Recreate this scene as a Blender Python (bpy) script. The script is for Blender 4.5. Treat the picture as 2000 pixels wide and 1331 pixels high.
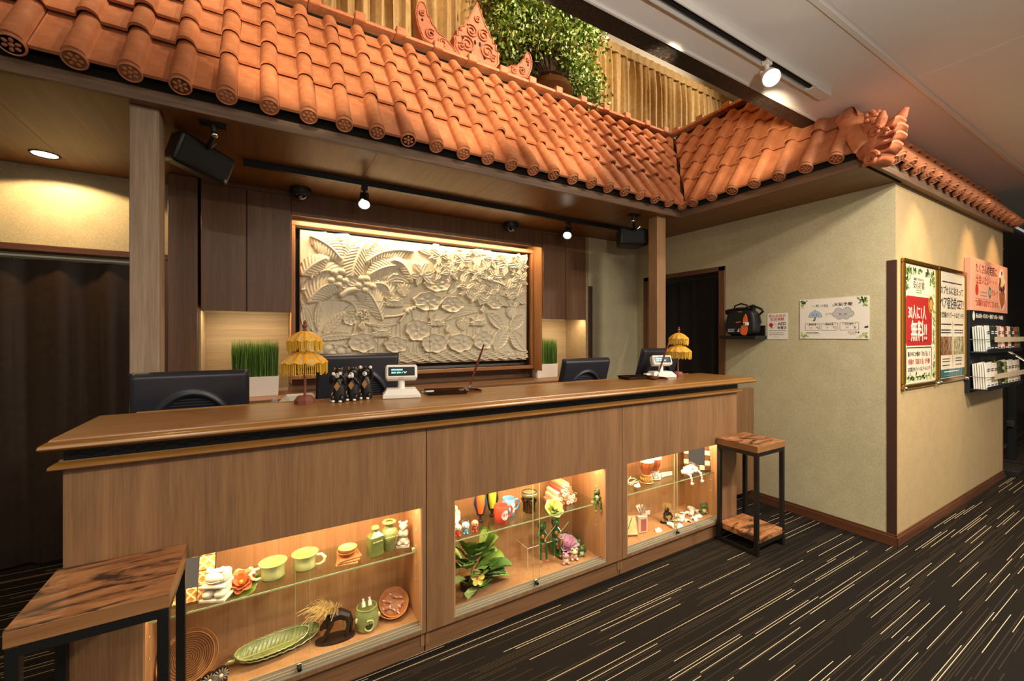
import bpy, bmesh, math, random
import numpy as np
from mathutils import Matrix, Vector, Euler
for _o in list(bpy.data.objects):
    bpy.data.objects.remove(_o, do_unlink=True)
SC = bpy.context.scene
COL = SC.collection
PI = math.pi
R = math.radians
# ------------------------------------------------------------------ camera
cam_d = bpy.data.cameras.new('camera')
cam = bpy.data.objects.new('camera', cam_d)
COL.objects.link(cam)
cam.location = (0, 0, 1.4)
cam.rotation_euler = (R(90), 0, R(59.38 - 90))
cam_d.sensor_width = 36
cam_d.lens = 821.5 / 2000 * 36
cam_d.shift_y = -9.1 / 2000
cam_d.clip_start = 0.05
SC.camera = cam
# ------------------------------------------------------------------ world, exposure
SC.view_settings.view_transform = 'Standard'
SC.view_settings.look = 'None'
SC.view_settings.gamma = 1
SC.view_settings.exposure = 0.45
SC.view_settings.use_curve_mapping = False
SC.cycles.use_denoising = True
SC.cycles.max_bounces = 8
SC.cycles.transparent_max_bounces = 12
SC.cycles.caustics_reflective = False
SC.cycles.caustics_refractive = False
SC.cycles.sample_clamp_indirect = 4
world = bpy.data.worlds.new('lobby')
SC.world = world
world.use_nodes = True
world.node_tree.nodes['Background'].inputs[0].default_value = (1.0, 0.92, 0.82, 1)
world.node_tree.nodes['Background'].inputs[1].default_value = 0.28
# ------------------------------------------------------------------ lamps (fittings of the place, and unseen lamps added for light)
WARM = (1.0, 0.74, 0.44)
WARM2 = (1.0, 0.66, 0.34)
NEUT = (1.0, 0.91, 0.77)
def lamp_spot(name, loc, aim, power, angle, blend=0.6, col=WARM, rad=0.04):
    d = bpy.data.lights.new(name, 'SPOT')
    d.energy = power; d.spot_size = R(angle); d.spot_blend = blend; d.color = col; d.shadow_soft_size = rad
    o = bpy.data.objects.new(name, d); COL.objects.link(o)
    o.location = loc
    v = Vector(aim) - Vector(loc)
    o.rotation_euler = v.to_track_quat('-Z', 'Y').to_euler()
    return o
def lamp_area(name, loc, aim, power, sx, sy, col=WARM, xdir=None, spread=180):
    d = bpy.data.lights.new(name, 'AREA')
    d.shape = 'RECTANGLE'; d.size = sx; d.size_y = sy; d.energy = power; d.color = col; d.spread = R(spread)
    o = bpy.data.objects.new(name, d); COL.objects.link(o)
    o.location = loc
    z = -(Vector(aim) - Vector(loc)).normalized()
    x = Vector(xdir or (1, 0, 0)); x = (x - z * x.dot(z)).normalized(); y = z.cross(x)
    o.rotation_euler = Matrix((x, y, z)).transposed().to_euler()
    return o
CASE_W, NICHE_W, RELIEF_W = 4.6, 2.6, 12.0
# roof spots along the track, and unseen ceiling lamps added for light
for x in (0.1, 0.95, 1.75):
    lamp_spot('roof_wash_lamp', (x, 1.2, 2.70), (x + 0.1, 2.6, 2.98), 95, 50, 0.8, (1.0, 0.80, 0.54), 0.03)
lamp_spot('roof_wash_lamp', (2.45, 1.25, 2.70), (3.35, 2.0, 2.9), 30, 60, 0.8, (1.0, 0.80, 0.54), 0.03)  # added spot without a fitting, brightens the return roof
lamp_spot('track_lamp_forward', (2.2, 1.16, 2.68), (1.5, 0.5, 1.7), 25, 90, 0.8, WARM, 0.03)
for x, y, p in ((-0.6, -0.5, 20), (0.9, -0.5, 20), (2.8, 0.25, 28), (2.65, -0.6, 64), (4.2, -0.6, 60), (1.5, -1.8, 16), (-1.5, -1.6, 16)):
    lamp_area('unseen_ceiling_lamp', (x, y, 2.83), (x, y, 0), p, 0.25, 0.25, NEUT)  # unseen, placed to light the lower right wall, counter and floor
# the photographer's lamp bounced off the ceiling
lamp_spot('bounce_lamp', (0.5, -0.25, 1.75), (1.0, 0.2, 2.85), 75, 140, 1.0, (1.0, 0.93, 0.86), 0.06)
for x in (3.95, 5.15, 5.9):
    lamp_spot('wall_washer', (x, 0.75, 2.82), (x + 0.05, 1.1, 1.3), 48, 50, 0.7, WARM2, 0.03)
# eave track spots and the downlight by the curtain
lamp_spot('eave_lamp', (0.53, 2.80, 2.30), (0.35, 1.9, 1.0), 10, 60, 0.7, WARM, 0.03)
lamp_spot('eave_lamp', (2.20, 2.80, 2.30), (1.35, 2.0, 0.9), 10, 60, 0.7, WARM, 0.03)
lamp_spot('downlight_lamp', (-1.055, 3.37, 2.41), (-1.055, 3.40, 0), 22, 150, 0.12, WARM2, 0.03)
# unseen spots added in the well, raking the drape folds and lighting the shrub
for x in (-0.2, 1.6, 3.2, 4.8):
    lamp_spot('added_well_spot', (x, 1.75, 4.6), (x - 0.9, 3.2, 3.7), 120, 95, 0.8, (1.0, 0.82, 0.56), 0.04)
lamp_spot('added_well_spot', (2.95, 1.70, 4.75), (2.2, 3.0, 4.0), 140, 60, 0.7, (1.0, 0.85, 0.62), 0.05)
lamp_spot('stair_lamp', (7.4, 0.6, 2.8), (7.6, 1.2, 0.2), 60, 80, 0.6, WARM, 0.04)

# ------------------------------------------------------------------ materials
def s2l(c):
    if isinstance(c, str):
        c = [int(c[i:i + 2], 16) / 255 for i in (0, 2, 4)]
    return tuple((x / 12.92 if x <= 0.04045 else ((x + 0.055) / 1.055) ** 2.4) for x in c[:3]) + (1.0,)
class NT:
    def __init__(self, name):
        self.m = bpy.data.materials.new(name); self.m.use_nodes = True
        self.t = self.m.node_tree; self.n = self.t.nodes
        self.b = self.n['Principled BSDF']; self.out = self.n['Material Output']
    def node(self, typ, **kw):
        n = self.n.new(typ)
        for k, v in kw.items():
            if k.startswith('i_'):
                key = k[2:]
                n.inputs[int(key) if key.isdigit() else key].default_value = v
            else:
                setattr(n, k, v)
        return n
    def link(self, a, b): self.t.links.new(a, b)
    def coord(self, scale=(1, 1, 1), kind='Object', rot=(0, 0, 0)):
        tc = self.node('ShaderNodeTexCoord'); mp = self.node('ShaderNodeMapping')
        mp.inputs['Scale'].default_value = scale; mp.inputs['Rotation'].default_value = rot
        self.link(tc.outputs[kind], mp.inputs[0]); return mp.outputs[0]
    def noise(self, vec, scale, detail=4, rough=0.6, dist=0.0, dim='3D'):
        n = self.node('ShaderNodeTexNoise'); n.inputs['Scale'].default_value = scale
        n.inputs['Detail'].default_value = detail; n.inputs['Roughness'].default_value = rough
        n.inputs['Distortion'].default_value = dist
        self.link(vec, n.inputs['Vector']); return n.outputs[0]
    def ramp(self, fac, stops):
        r = self.node('ShaderNodeValToRGB'); e = r.color_ramp.elements
        while len(e) < len(stops): e.new(0.5)
        for k, (p, c) in enumerate(stops):
            e[k].position = p; e[k].color = s2l(c)
        self.link(fac, r.inputs[0]); return r.outputs[0]
    def bump(self, h, strength=0.3, dist=0.01):
        b = self.node('ShaderNodeBump'); b.inputs['Strength'].default_value = strength; b.inputs['Distance'].default_value = dist
        self.link(h, b.inputs['Height']); self.link(b.outputs[0], self.b.inputs['Normal'])
    def math(self, op, a, b=None, c=None):
        n = self.node('ShaderNodeMath', operation=op)
        for k, v in enumerate((a, b, c)):
            if v is None: continue
            if isinstance(v, (int, float)): n.inputs[k].default_value = v
            else: self.link(v, n.inputs[k])
        return n.outputs[0]
    def mix(self, fac, a, b, blend='MIX'):
        n = self.node('ShaderNodeMix', data_type='RGBA', blend_type=blend)
        for k, v in ((0, fac), (6, a), (7, b)):
            if isinstance(v, (int, float)): n.inputs[k].default_value = v
            elif isinstance(v, (tuple, str)): n.inputs[k].default_value = s2l(v)
            else: self.link(v, n.inputs[k])
        return n.outputs[2]
    def base(self, c): self.link(c, self.b.inputs['Base Color'])
def flat(name, c, rough=0.5, metal=0.0, spec=0.5, coat=0.0, emit=None, es=1.0, sheen=0):
    t = NT(name); t.b.inputs['Base Color'].default_value = s2l(c)
    t.b.inputs['Roughness'].default_value = rough; t.b.inputs['Metallic'].default_value = metal
    t.b.inputs['Specular IOR Level'].default_value = spec; t.b.inputs['Coat Weight'].default_value = coat
    if emit:
        t.b.inputs['Emission Color'].default_value = s2l(emit); t.b.inputs['Emission Strength'].default_value = es
    if sheen: t.b.inputs['Sheen Weight'].default_value = sheen
    return t.m
def mottled(name, c1, c2, scale=40, rough=0.6, bump=0.15, metal=0.0, detail=4, rnd=0.0, coat=0.0):
    t = NT(name); v = t.coord(); n = t.noise(v, scale, detail)
    c = t.ramp(n, [(0.3, c1), (0.7, c2)])
    if rnd:
        oi = t.node('ShaderNodeObjectInfo')
        hsv = t.node('ShaderNodeHueSaturation')
        t.link(t.math('MULTIPLY_ADD', oi.outputs['Random'], rnd, 1 - rnd / 2), hsv.inputs['Value'])
        t.link(c, hsv.inputs['Color']); c = hsv.outputs[0]
    t.base(c); t.b.inputs['Roughness'].default_value = rough; t.b.inputs['Metallic'].default_value = metal
    t.b.inputs['Coat Weight'].default_value = coat
    if bump: t.bump(n, bump, 0.004)
    return t.m
def wood(name, c1, c2, axis='z', fine=160, rough=0.45, coat=0.0, bump=0.06, rnd=0.0, mid=None):
    st = {'x': (0.035, 1, 1), 'y': (1, 0.035, 1), 'z': (1, 1, 0.035)}[axis]
    t = NT(name)
    v = t.coord(st)
    n1 = t.noise(v, fine, 3, 0.65)
    n2 = t.noise(v, fine / 9, 4, 0.6, 1.2)
    f = t.math('MULTIPLY_ADD', n2, 0.55, t.math('MULTIPLY', n1, 0.45))
    c = t.ramp(f, [(0.36, c1), (0.5, mid or tuple((a + b) / 2 for a, b in zip([int(c1[i:i + 2], 16) / 255 for i in (0, 2, 4)], [int(c2[i:i + 2], 16) / 255 for i in (0, 2, 4)]))), (0.64, c2)])
    if rnd:
        oi = t.node('ShaderNodeObjectInfo'); hsv = t.node('ShaderNodeHueSaturation')
        t.link(t.math('MULTIPLY_ADD', oi.outputs['Random'], rnd, 1 - rnd / 2), hsv.inputs['Value'])
        t.link(c, hsv.inputs['Color']); c = hsv.outputs[0]
    t.base(c)
    t.b.inputs['Roughness'].default_value = rough; t.b.inputs['Coat Weight'].default_value = coat
    t.b.inputs['Coat Roughness'].default_value = 0.25
    if bump: t.bump(f, bump, 0.003)
    return t.m
def thin_glass(name, tint=(0.97, 0.98, 0.95), refl=1.0):
    t = NT(name); t.n.remove(t.b)
    tr = t.node('ShaderNodeBsdfTransparent'); tr.inputs[0].default_value = (*tint, 1)
    gl = t.node('ShaderNodeBsdfGlossy'); gl.inputs['Roughness'].default_value = 0.02; gl.inputs[0].default_value = (1, 1, 1, 1)
    fr = t.node('ShaderNodeFresnel'); fr.inputs[0].default_value = 1.45
    mx = t.node('ShaderNodeMixShader')
    ge = t.node('ShaderNodeNewGeometry')
    t.link(t.math('MULTIPLY', t.math('MULTIPLY', fr.outputs[0], refl), t.math('SUBTRACT', 1.0, ge.outputs['Backfacing'])), mx.inputs[0])
    t.link(tr.outputs[0], mx.inputs[1]); t.link(gl.outputs[0], mx.inputs[2])
    t.link(mx.outputs[0], t.out.inputs[0]); return t.m
M = {}
M['counter'] = wood('walnut_laminate', '765438', '98704b', 'z', 150, 0.42, 0.0)
M['counter_x'] = wood('walnut_laminate_lengthwise', '6c4b32', '906744', 'x', 150, 0.45)
M['case_in'] = wood('oak_lining', 'a8784e', 'c39468', 'z', 120, 0.5)
M['top'] = wood('countertop_wood', '85592c', 'a87840', 'x', 130, 0.32, 0.15)
M['moulding'] = wood('gilded_brown_moulding', '7a4f22', 'a5712f', 'x', 120, 0.3, 0.3)
M['post'] = wood('pale_post_wood', '8d735c', 'b29a80', 'z', 170, 0.55)
M['post2'] = wood('tan_post_wood', '8a6544', 'aa825a', 'z', 170, 0.5)
M['fascia'] = wood('fascia_wood', '6b503c', '97775b', 'x', 150, 0.5)
M['fascia_y'] = wood('fascia_wood_crosswise', '6b503c', '97775b', 'y', 150, 0.5)
M['soffit'] = wood('soffit_veneer', '6b4418', '8c5c26', 'y', 90, 0.4, 0.0)
M['cab'] = wood('dark_walnut_cabinet', '66462f', '825b3d', 'z', 150, 0.4)
M['cab_x'] = wood('dark_walnut_rail', '66462f', '825b3d', 'x', 150, 0.4)
M['frame_wood'] = wood('reveal_wood', '8d5f38', 'b07c4c', 'x', 130, 0.4)
M['frame_wood_z'] = wood('reveal_wood_upright', '8d5f38', 'b07c4c', 'z', 130, 0.4)
M['trimred'] = wood('reddish_brown_trim', '4f2e1d', '6d432b', 'y', 120, 0.4)
M['trimred_x'] = wood('reddish_brown_trim_lengthwise', '4f2e1d', '6d432b', 'x', 120, 0.4)
M['trimred_z'] = wood('reddish_brown_trim_upright', '5c3724', '7a4d33', 'z', 120, 0.4)
M['guard'] = flat('dark_corner_guard', '43291d', 0.5)
def _wall(name, c1, c2):
    t = NT(name); v = t.coord()
    n1 = t.noise(v, 9, 5, 0.65); n2 = t.noise(v, 130, 3, 0.7, 0.8)
    f = t.math('MULTIPLY_ADD', n1, 0.3, t.math('MULTIPLY', n2, 0.7))
    t.base(t.ramp(f, [(0.36, c1), (0.64, c2)])); t.b.inputs['Roughness'].default_value = 0.65
    t.bump(n2, 0.25, 0.003); return t.m
M['wall'] = _wall('beige_fibre_wallpaper', 'b0a47f', 'cdc29d')
M['wall2'] = _wall('tan_woven_wallpaper', 'ae9367', 'c4a87a')
M['terra'] = None
def _terra():
    t = NT('terracotta'); v = t.coord(); oi = t.node('ShaderNodeObjectInfo')
    n = t.noise(v, 22, 5, 0.6); n2 = t.noise(v, 160, 3, 0.6)
    c = t.ramp(n, [(0.25, 'ab6a42'), (0.55, 'c47d53'), (0.8, 'cf8c62')])
    sp = t.math('GREATER_THAN', n2, 0.72)
    c = t.mix(t.math('MULTIPLY', sp, 0.35), c, 'd8b090')
    hsv = t.node('ShaderNodeHueSaturation')
    t.link(t.math('MULTIPLY_ADD', oi.outputs['Random'], 0.22, 0.88), hsv.inputs['Value'])
    t.link(c, hsv.inputs['Color']); t.base(hsv.outputs[0])
    t.b.inputs['Roughness'].default_value = 0.62; t.bump(n2, 0.12, 0.003); return t.m
M['terra'] = _terra()
M['terra2'] = mottled('ornament_terracotta', 'a85a34', 'bd6e46', 30, 0.65, 0.1)
M['mortar'] = mottled('grey_mortar', '4f473e', '6b6258', 60, 0.9)
M['void'] = flat('dark_roof_deck', '120d09', 0.9)
def _carpet():
    t = NT('striped_carpet'); tc = t.node('ShaderNodeTexCoord'); sx = t.node('ShaderNodeSeparateXYZ')
    t.link(tc.outputs['Object'], sx.inputs[0])
    def layer(pitch, seg, width, thr, seed):
        row = t.math('FLOOR', t.math('DIVIDE', sx.outputs[1], pitch))
        fy = t.math('FRACT', t.math('DIVIDE', sx.outputs[1], pitch))
        wn = t.node('ShaderNodeTexWhiteNoise', noise_dimensions='2D'); cb = t.node('ShaderNodeCombineXYZ', i_1=seed)
        t.link(row, cb.inputs[0]); t.link(cb.outputs[0], wn.inputs['Vector'])
        xx = t.math('ADD', t.math('DIVIDE', sx.outputs[0], seg), t.math('MULTIPLY', wn.outputs[0], 7.0))
        blk = t.math('FLOOR', xx)
        wn2 = t.node('ShaderNodeTexWhiteNoise', noise_dimensions='3D'); cb2 = t.node('ShaderNodeCombineXYZ', i_2=seed + 3.3)
        t.link(row, cb2.inputs[0]); t.link(blk, cb2.inputs[1]); t.link(cb2.outputs[0], wn2.inputs['Vector'])
        on = t.math('GREATER_THAN', wn2.outputs[0], thr)
        ln = t.math('LESS_THAN', fy, width)
        return t.math('MULTIPLY', on, ln)
    a = layer(0.0120, 0.50, 0.21, 0.845, 1.7)
    b = layer(0.0090, 0.62, 0.40, 0.66, 9.1)
    v = t.coord(); n = t.noise(v, 420, 2, 0.7)
    c = t.ramp(n, [(0.3, '13100c'), (0.7, '241e18')])
    c = t.mix(t.math('MULTIPLY', b, 0.45), c, '4a3d2e')
    c = t.mix(t.math('MULTIPLY', a, t.math('MULTIPLY_ADD', n, 0.5, 0.6)), c, 'd2c09c')
    t.base(c); t.b.inputs['Roughness'].default_value = 0.95; t.b.inputs['Specular IOR Level'].default_value = 0.1
    t.bump(n, 0.4, 0.004); return t.m
M['carpet'] = _carpet()
M['ceiling'] = flat('painted_ceiling', 'ece6de', 0.7, spec=0.2)
M['white_trim'] = flat('white_metal_trim', 'e6e0d6', 0.4)
M['black_gap'] = flat('black_gap', '0b0a09', 0.8)
def _granite():
    t = NT('dark_granite'); v = t.coord(); n = t.noise(v, 70, 5, 0.7, 0.5); n2 = t.noise(v, 220, 2)
    t.base(t.ramp(t.math('MULTIPLY_ADD', n2, 0.3, t.math('MULTIPLY', n, 0.7)), [(0.40, '070606'), (0.52, '17120f'), (0.64, '43362b')]))
    t.b.inputs['Roughness'].default_value = 0.5; return t.m
M['granite'] = _granite()
def _relief():
    t = NT('carved_limestone'); v = t.coord(); n = t.noise(v, 55, 4)
    t.base(t.ramp(n, [(0.3, 'ddd0b2'), (0.7, 'ebdfc4')])); t.b.inputs['Roughness'].default_value = 0.75
    t.bump(t.noise(v, 260, 3), 0.1, 0.002); return t.m
M['relief'] = _relief()
def _cloth(name, c1, c2, rib=0.0, rough=0.7, sheen=0.3, spec=0.3):
    t = NT(name); v = t.coord(); n = t.noise(v, 25, 4); w = t.noise(t.coord((260, 260, 900)), 1.0, 2)
    f = t.math('MULTIPLY_ADD', n, 0.5, t.math('MULTIPLY', w, 0.5))
    c = t.ramp(f, [(0.3, c1), (0.7, c2)])
    h = w
    if rib:
        sx = t.node('ShaderNodeSeparateXYZ'); tc = t.node('ShaderNodeTexCoord'); t.link(tc.outputs['Object'], sx.inputs[0])
        fz = t.math('FRACT', t.math('DIVIDE', sx.outputs[2], rib))
        ln = t.math('LESS_THAN', fz, 0.45)
        c = t.mix(t.math('MULTIPLY', ln, 0.5), c, c2); h = ln
    t.base(c); t.b.inputs['Roughness'].default_value = rough; t.b.inputs['Sheen Weight'].default_value = sheen
    t.b.inputs['Specular IOR Level'].default_value = spec
    t.bump(h, 0.2, 0.003); return t.m
M['gold_cloth'] = _cloth('gold_drape_cloth', '94733f', 'c8a262', rough=0.5, sheen=0.4, spec=0.5)
M['dark_cloth'] = _cloth('dark_brown_ribbed_cloth', '1a1008', '3a2612', rib=0.013, rough=0.55, sheen=0.1)
M['black_cloth'] = _cloth('black_ribbed_cloth', '0c0a08', '18130e', rough=0.7, sheen=0.1)
M['black'] = flat('black_plastic', '0d0d0e', 0.45)
M['black_metal'] = flat('black_powder_metal', '12110f', 0.5, 0.2)
M['grille'] = mottled('black_speaker_mesh', '060606', '111111', 900, 0.7, 0.5)
M['monitor'] = flat('charcoal_plastic', '2c2c34', 0.38)
M['chrome'] = flat('chrome', 'd8d8d8', 0.12, 1.0)
M['steel'] = flat('brushed_steel', '9a9488', 0.3, 1.0)
M['alu'] = flat('anodised_aluminium', 'b5a990', 0.4, 0.3)
M['white'] = flat('white_plastic', 'e9e4d8', 0.4)
M['white_gloss'] = flat('white_planter', 'efe8dc', 0.25)
M['led'] = flat('warm_lamp_glow', 'fff0d0', 0.5, emit='fff2d8', es=14)
M['led2'] = flat('warm_lamp_lens', 'fff0d0', 0.5, emit='ffe9c4', es=5)
M['pane'] = thin_glass('clear_pane', (0.99, 0.992, 0.985), 0.5)
M['shelf_glass'] = thin_glass('shelf_glass', (0.90, 0.94, 0.88), 1.0)
M['acrylic'] = thin_glass('clear_acrylic', (0.97, 0.97, 0.96), 0.9)
M['glass_edge'] = flat('green_glass_edge', 'b7c58f', 0.2)
M['acr_edge'] = flat('bright_acrylic_edge', 'f0e6d0', 0.2)
def _rustic():
    t = NT('rustic_burnt_wood'); v = t.coord((0.22, 1, 1)); n = t.noise(v, 26, 5, 0.65, 0.6); n2 = t.noise(t.coord((0.05, 1, 1)), 120, 3)
    n3 = t.noise(t.coord((0.30, 1, 1)), 11, 4, 0.7, 1.0)
    c = t.ramp(t.math('MULTIPLY_ADD', n, 0.6, t.math('MULTIPLY', n2, 0.4)), [(0.35, '75472a'), (0.5, 'a0683e'), (0.66, 'bb8250')])
    d = t.math('SMOOTHSTEP', 0, 1) if False else t.ramp(n3, [(0.40, '000000'), (0.50, 'ffffff')])
    c = t.mix(d, '3a2416', c)
    t.base(c); t.b.inputs['Roughness'].default_value = 0.45; return t.m
M['rustic'] = _rustic()
M['rustic_edge'] = wood('rustic_edge_wood', '80552f', '9d6f42', 'x', 130, 0.5)
# ------------------------------------------------------------------ geometry helpers
class MB:
    """collects simple shapes; build() links them as ONE mesh object"""
    def __init__(self): self.v = []; self.f = []; self.mi = []; self.cur = 0
    def add(self, vs, fs, mat=None):
        b = len(self.v)
        if mat is not None: vs = [tuple(mat @ Vector(p)) for p in vs]
        self.v += [tuple(p) for p in vs]
        self.f += [tuple(i + b for i in f) for f in fs]; self.mi += [self.cur] * len(fs)
        return self
    def slot(self, k): self.cur = k; return self
    def box(self, c, s, rot=None, b=0.0):
        cx, cy, cz = c; x, y, z = s[0] / 2, s[1] / 2, s[2] / 2
        mt = Matrix.Translation(c)
        if rot: mt = mt @ Euler(rot).to_matrix().to_4x4()
        if b <= 0 or b >= min(x, y, z):
            vs = [(i * x, j * y, k * z) for i in (-1, 1) for j in (-1, 1) for k in (-1, 1)]
            fs = [(0, 1, 3, 2), (4, 6, 7, 5), (0, 4, 5, 1), (2, 3, 7, 6), (0, 2, 6, 4), (1, 5, 7, 3)]
            return self.add(vs, fs, mt)
        vs = []; ix = {}
        for i in (-1, 1):
            for j in (-1, 1):
                for k in (-1, 1):
                    for a in range(3):
                        p = [i * (x - b), j * (y - b), k * (z - b)]
                        p[a] = (i * x, j * y, k * z)[a]
                        ix[(i, j, k, a)] = len(vs); vs.append(tuple(p))
        fs = []
        for s_ in (-1, 1):
            q = [(s_, -1, -1), (s_, 1, -1), (s_, 1, 1), (s_, -1, 1)]
            fs.append([ix[(*p, 0)] for p in q])
            q = [(-1, s_, -1), (-1, s_, 1), (1, s_, 1), (1, s_, -1)]
            fs.append([ix[(*p, 1)] for p in q])
            q = [(-1, -1, s_), (1, -1, s_), (1, 1, s_), (-1, 1, s_)]
            fs.append([ix[(*p, 2)] for p in q])
        for p in (-1, 1):
            for q in (-1, 1):
                fs.append([ix[(-1, p, q, 1)], ix[(1, p, q, 1)], ix[(1, p, q, 2)], ix[(-1, p, q, 2)]])
                fs.append([ix[(p, -1, q, 0)], ix[(p, 1, q, 0)], ix[(p, 1, q, 2)], ix[(p, -1, q, 2)]])
                fs.append([ix[(p, q, -1, 0)], ix[(p, q, 1, 0)], ix[(p, q, 1, 1)], ix[(p, q, -1, 1)]])
                for r_ in (-1, 1):
                    fs.append([ix[(p, q, r_, a)] for a in range(3)])
        ff = []
        for f in fs:
            a, b_, c_ = (Vector(vs[f[i]]) for i in range(3))
            n = (b_ - a).cross(c_ - a); m = sum((Vector(vs[i]) for i in f), Vector()) / len(f)
            ff.append(tuple(f) if n.dot(m) > 0 else tuple(reversed(f)))
        return self.add(vs, ff, mt)
    def bb(self, x0, x1, y0, y1, z0, z1, b=0.0):
        return self.box(((x0 + x1) / 2, (y0 + y1) / 2, (z0 + z1) / 2), (abs(x1 - x0), abs(y1 - y0), abs(z1 - z0)), b=b)
    def tube(self, pts, r, n=8, cap=True, flat=None):
        pts = [Vector(p) for p in pts]; rs = r if isinstance(r, (list, tuple)) else [r] * len(pts)
        vs = []; fs = []; up = None
        for i, p in enumerate(pts):
            t = (pts[min(i + 1, len(pts) - 1)] - pts[max(i - 1, 0)]).normalized()
            if up is None:
                up = Vector((0, 0, 1)) if abs(t.z) < 0.9 else Vector((1, 0, 0))
            a = (up - t * up.dot(t)).normalized(); up = a; b_ = t.cross(a)
            for k in range(n):
                th = 2 * PI * k / n
                vs.append(p + a * math.cos(th) * rs[i] * (flat or 1) + b_ * math.sin(th) * rs[i])
        for i in range(len(pts) - 1):
            for k in range(n):
                k2 = (k + 1) % n
                fs.append((i * n + k, (i + 1) * n + k, (i + 1) * n + k2, i * n + k2)[::-1])
        if cap:
            fs.append(tuple(range(n))[::-1][::-1]); fs[-1] = tuple(reversed(range(n))) if False else tuple(range(n))
            fs.append(tuple(reversed([(len(pts) - 1) * n + k for k in range(n)])))
        return self.add(vs, fs)
    def lathe(self, prof, c=(0, 0, 0), n=24, mat=None, sx=1, sy=1):
        """prof: (radius, z) from bottom to top"""
        vs = []; fs = []
        for r_, z in prof:
            for k in range(n):
                th = 2 * PI * k / n
                vs.append((c[0] + r_ * math.cos(th) * sx, c[1] + r_ * math.sin(th) * sy, c[2] + z))
        for i in range(len(prof) - 1):
            for k in range(n):
                k2 = (k + 1) % n
                fs.append((i * n + k, i * n + k2, (i + 1) * n + k2, (i + 1) * n + k))
        if prof[0][0] > 1e-5: fs.append(tuple(reversed(range(n))))
        if prof[-1][0] > 1e-5: fs.append(tuple((len(prof) - 1) * n + k for k in range(n)))
        return self.add(vs, fs, mat)
    def ball(self, c, r, n=12, m=8, rot=None):
        rx, ry, rz = r if isinstance(r, (tuple, list)) else (r, r, r)
        prof = [(math.sin(PI * i / m), -math.cos(PI * i / m)) for i in range(m + 1)]
        mt = Matrix.Translation(c)
        if rot: mt = mt @ Euler(rot).to_matrix().to_4x4()
        mt = mt @ Matrix.Diagonal((rx, ry, rz, 1))
        return self.lathe([(max(a, 1e-6), b) for a, b in prof], n=n, mat=mt)
    def prism(self, poly, d0, d1, mat=None):
        """polygon in local xy, from z=d0 to d1"""
        n = len(poly)
        ar = sum(poly[i][0] * poly[(i + 1) % n][1] - poly[(i + 1) % n][0] * poly[i][1] for i in range(n))
        if ar < 0: poly = poly[::-1]
        vs = [(x, y, d0) for x, y in poly] + [(x, y, d1) for x, y in poly]
        fs = [tuple(reversed(range(n))), tuple(range(n, 2 * n))]
        fs += [(i, (i + 1) % n, n + (i + 1) % n, n + i) for i in range(n)]
        return self.add(vs, fs, mat)
    def grid(self, P, nu, nv, flip=False, closed=False):
        vs = [P(i / (nu - 1), j / (nv - 1)) for j in range(nv) for i in range(nu)]
        fs = []
        for j in range(nv - 1):
            for i in range(nu - 1):
                q = (j * nu + i, j * nu + i + 1, (j + 1) * nu + i + 1, (j + 1) * nu + i)
                fs.append(q[::-1] if flip else q)
        return self.add(vs, fs)
    def mesh(self, name, mats, smooth=35):
        me = bpy.data.meshes.new(name)
        me.from_pydata(self.v, [], self.f)
        for m in (mats if isinstance(mats, (list, tuple)) else [mats]): me.materials.append(m)
        if any(self.mi): me.polygons.foreach_set('material_index', self.mi)
        if smooth:
            me.polygons.foreach_set('use_smooth', [True] * len(me.polygons))
            me.set_sharp_from_angle(angle=R(smooth))
        me.update(); return me
    def build(self, name, mats, parent=None, smooth=35, loc=None):
        o = bpy.data.objects.new(name, self.mesh(name, mats, smooth)); COL.objects.link(o)
        if parent is not None: o.parent = parent
        if loc: o.location = loc
        return o
def tag(o, label=None, cat=None, group=None, kind=None):
    if label: o['label'] = label
    if cat: o['category'] = cat
    if group: o['group'] = group
    if kind: o['kind'] = kind
    return o
def thing(name, label, cat, loc=(0, 0, 0), rot=(0, 0, 0), group=None):
    o = bpy.data.objects.new(name, None); COL.objects.link(o); o.empty_display_size = 0.05
    o.location = loc; o.rotation_euler = rot
    return tag(o, label, cat, group)
def struct(name, mb, m, parent=None, smooth=35):
    o = mb.build(name, m, parent, smooth)
    if parent is None: o['kind'] = 'structure'
    return o
def sgroup(name):
    o = bpy.data.objects.new(name, None); COL.objects.link(o); o['kind'] = 'structure'; return o
def dup(root, loc=None, rot=None, label=None, group=None):
    def cp(o, par):
        c = o.copy(); COL.objects.link(c); c.parent = par
        for ch in list(o.children): cp(ch, c)
        return c
    r = cp(root, None)
    if loc is not None: r.location = loc
    if rot is not None: r.rotation_euler = rot
    if label: r['label'] = label
    if group: r['group'] = group
    return r
BX = lambda x0, x1, y0, y1, z0, z1, b=0.0: MB().bb(x0, x1, y0, y1, z0, z1, b)
def rrect(w, h, r, n=5, cx=0, cy=0):
    p = []
    for sx, sy, a0 in ((1, 1, 0), (-1, 1, 90), (-1, -1, 180), (1, -1, 270)):
        for k in range(n + 1):
            a = R(a0 + 90 * k / n)
            p.append((cx + sx * (w / 2 - r) + r * math.cos(a), cy + sy * (h / 2 - r) + r * math.sin(a)))
    return p
def circ(r, n=24, cx=0, cy=0, ry=None):
    return [(cx + r * math.cos(2 * PI * k / n), cy + (ry or r) * math.sin(2 * PI * k / n)) for k in range(n)]
_txt = {}
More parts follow.
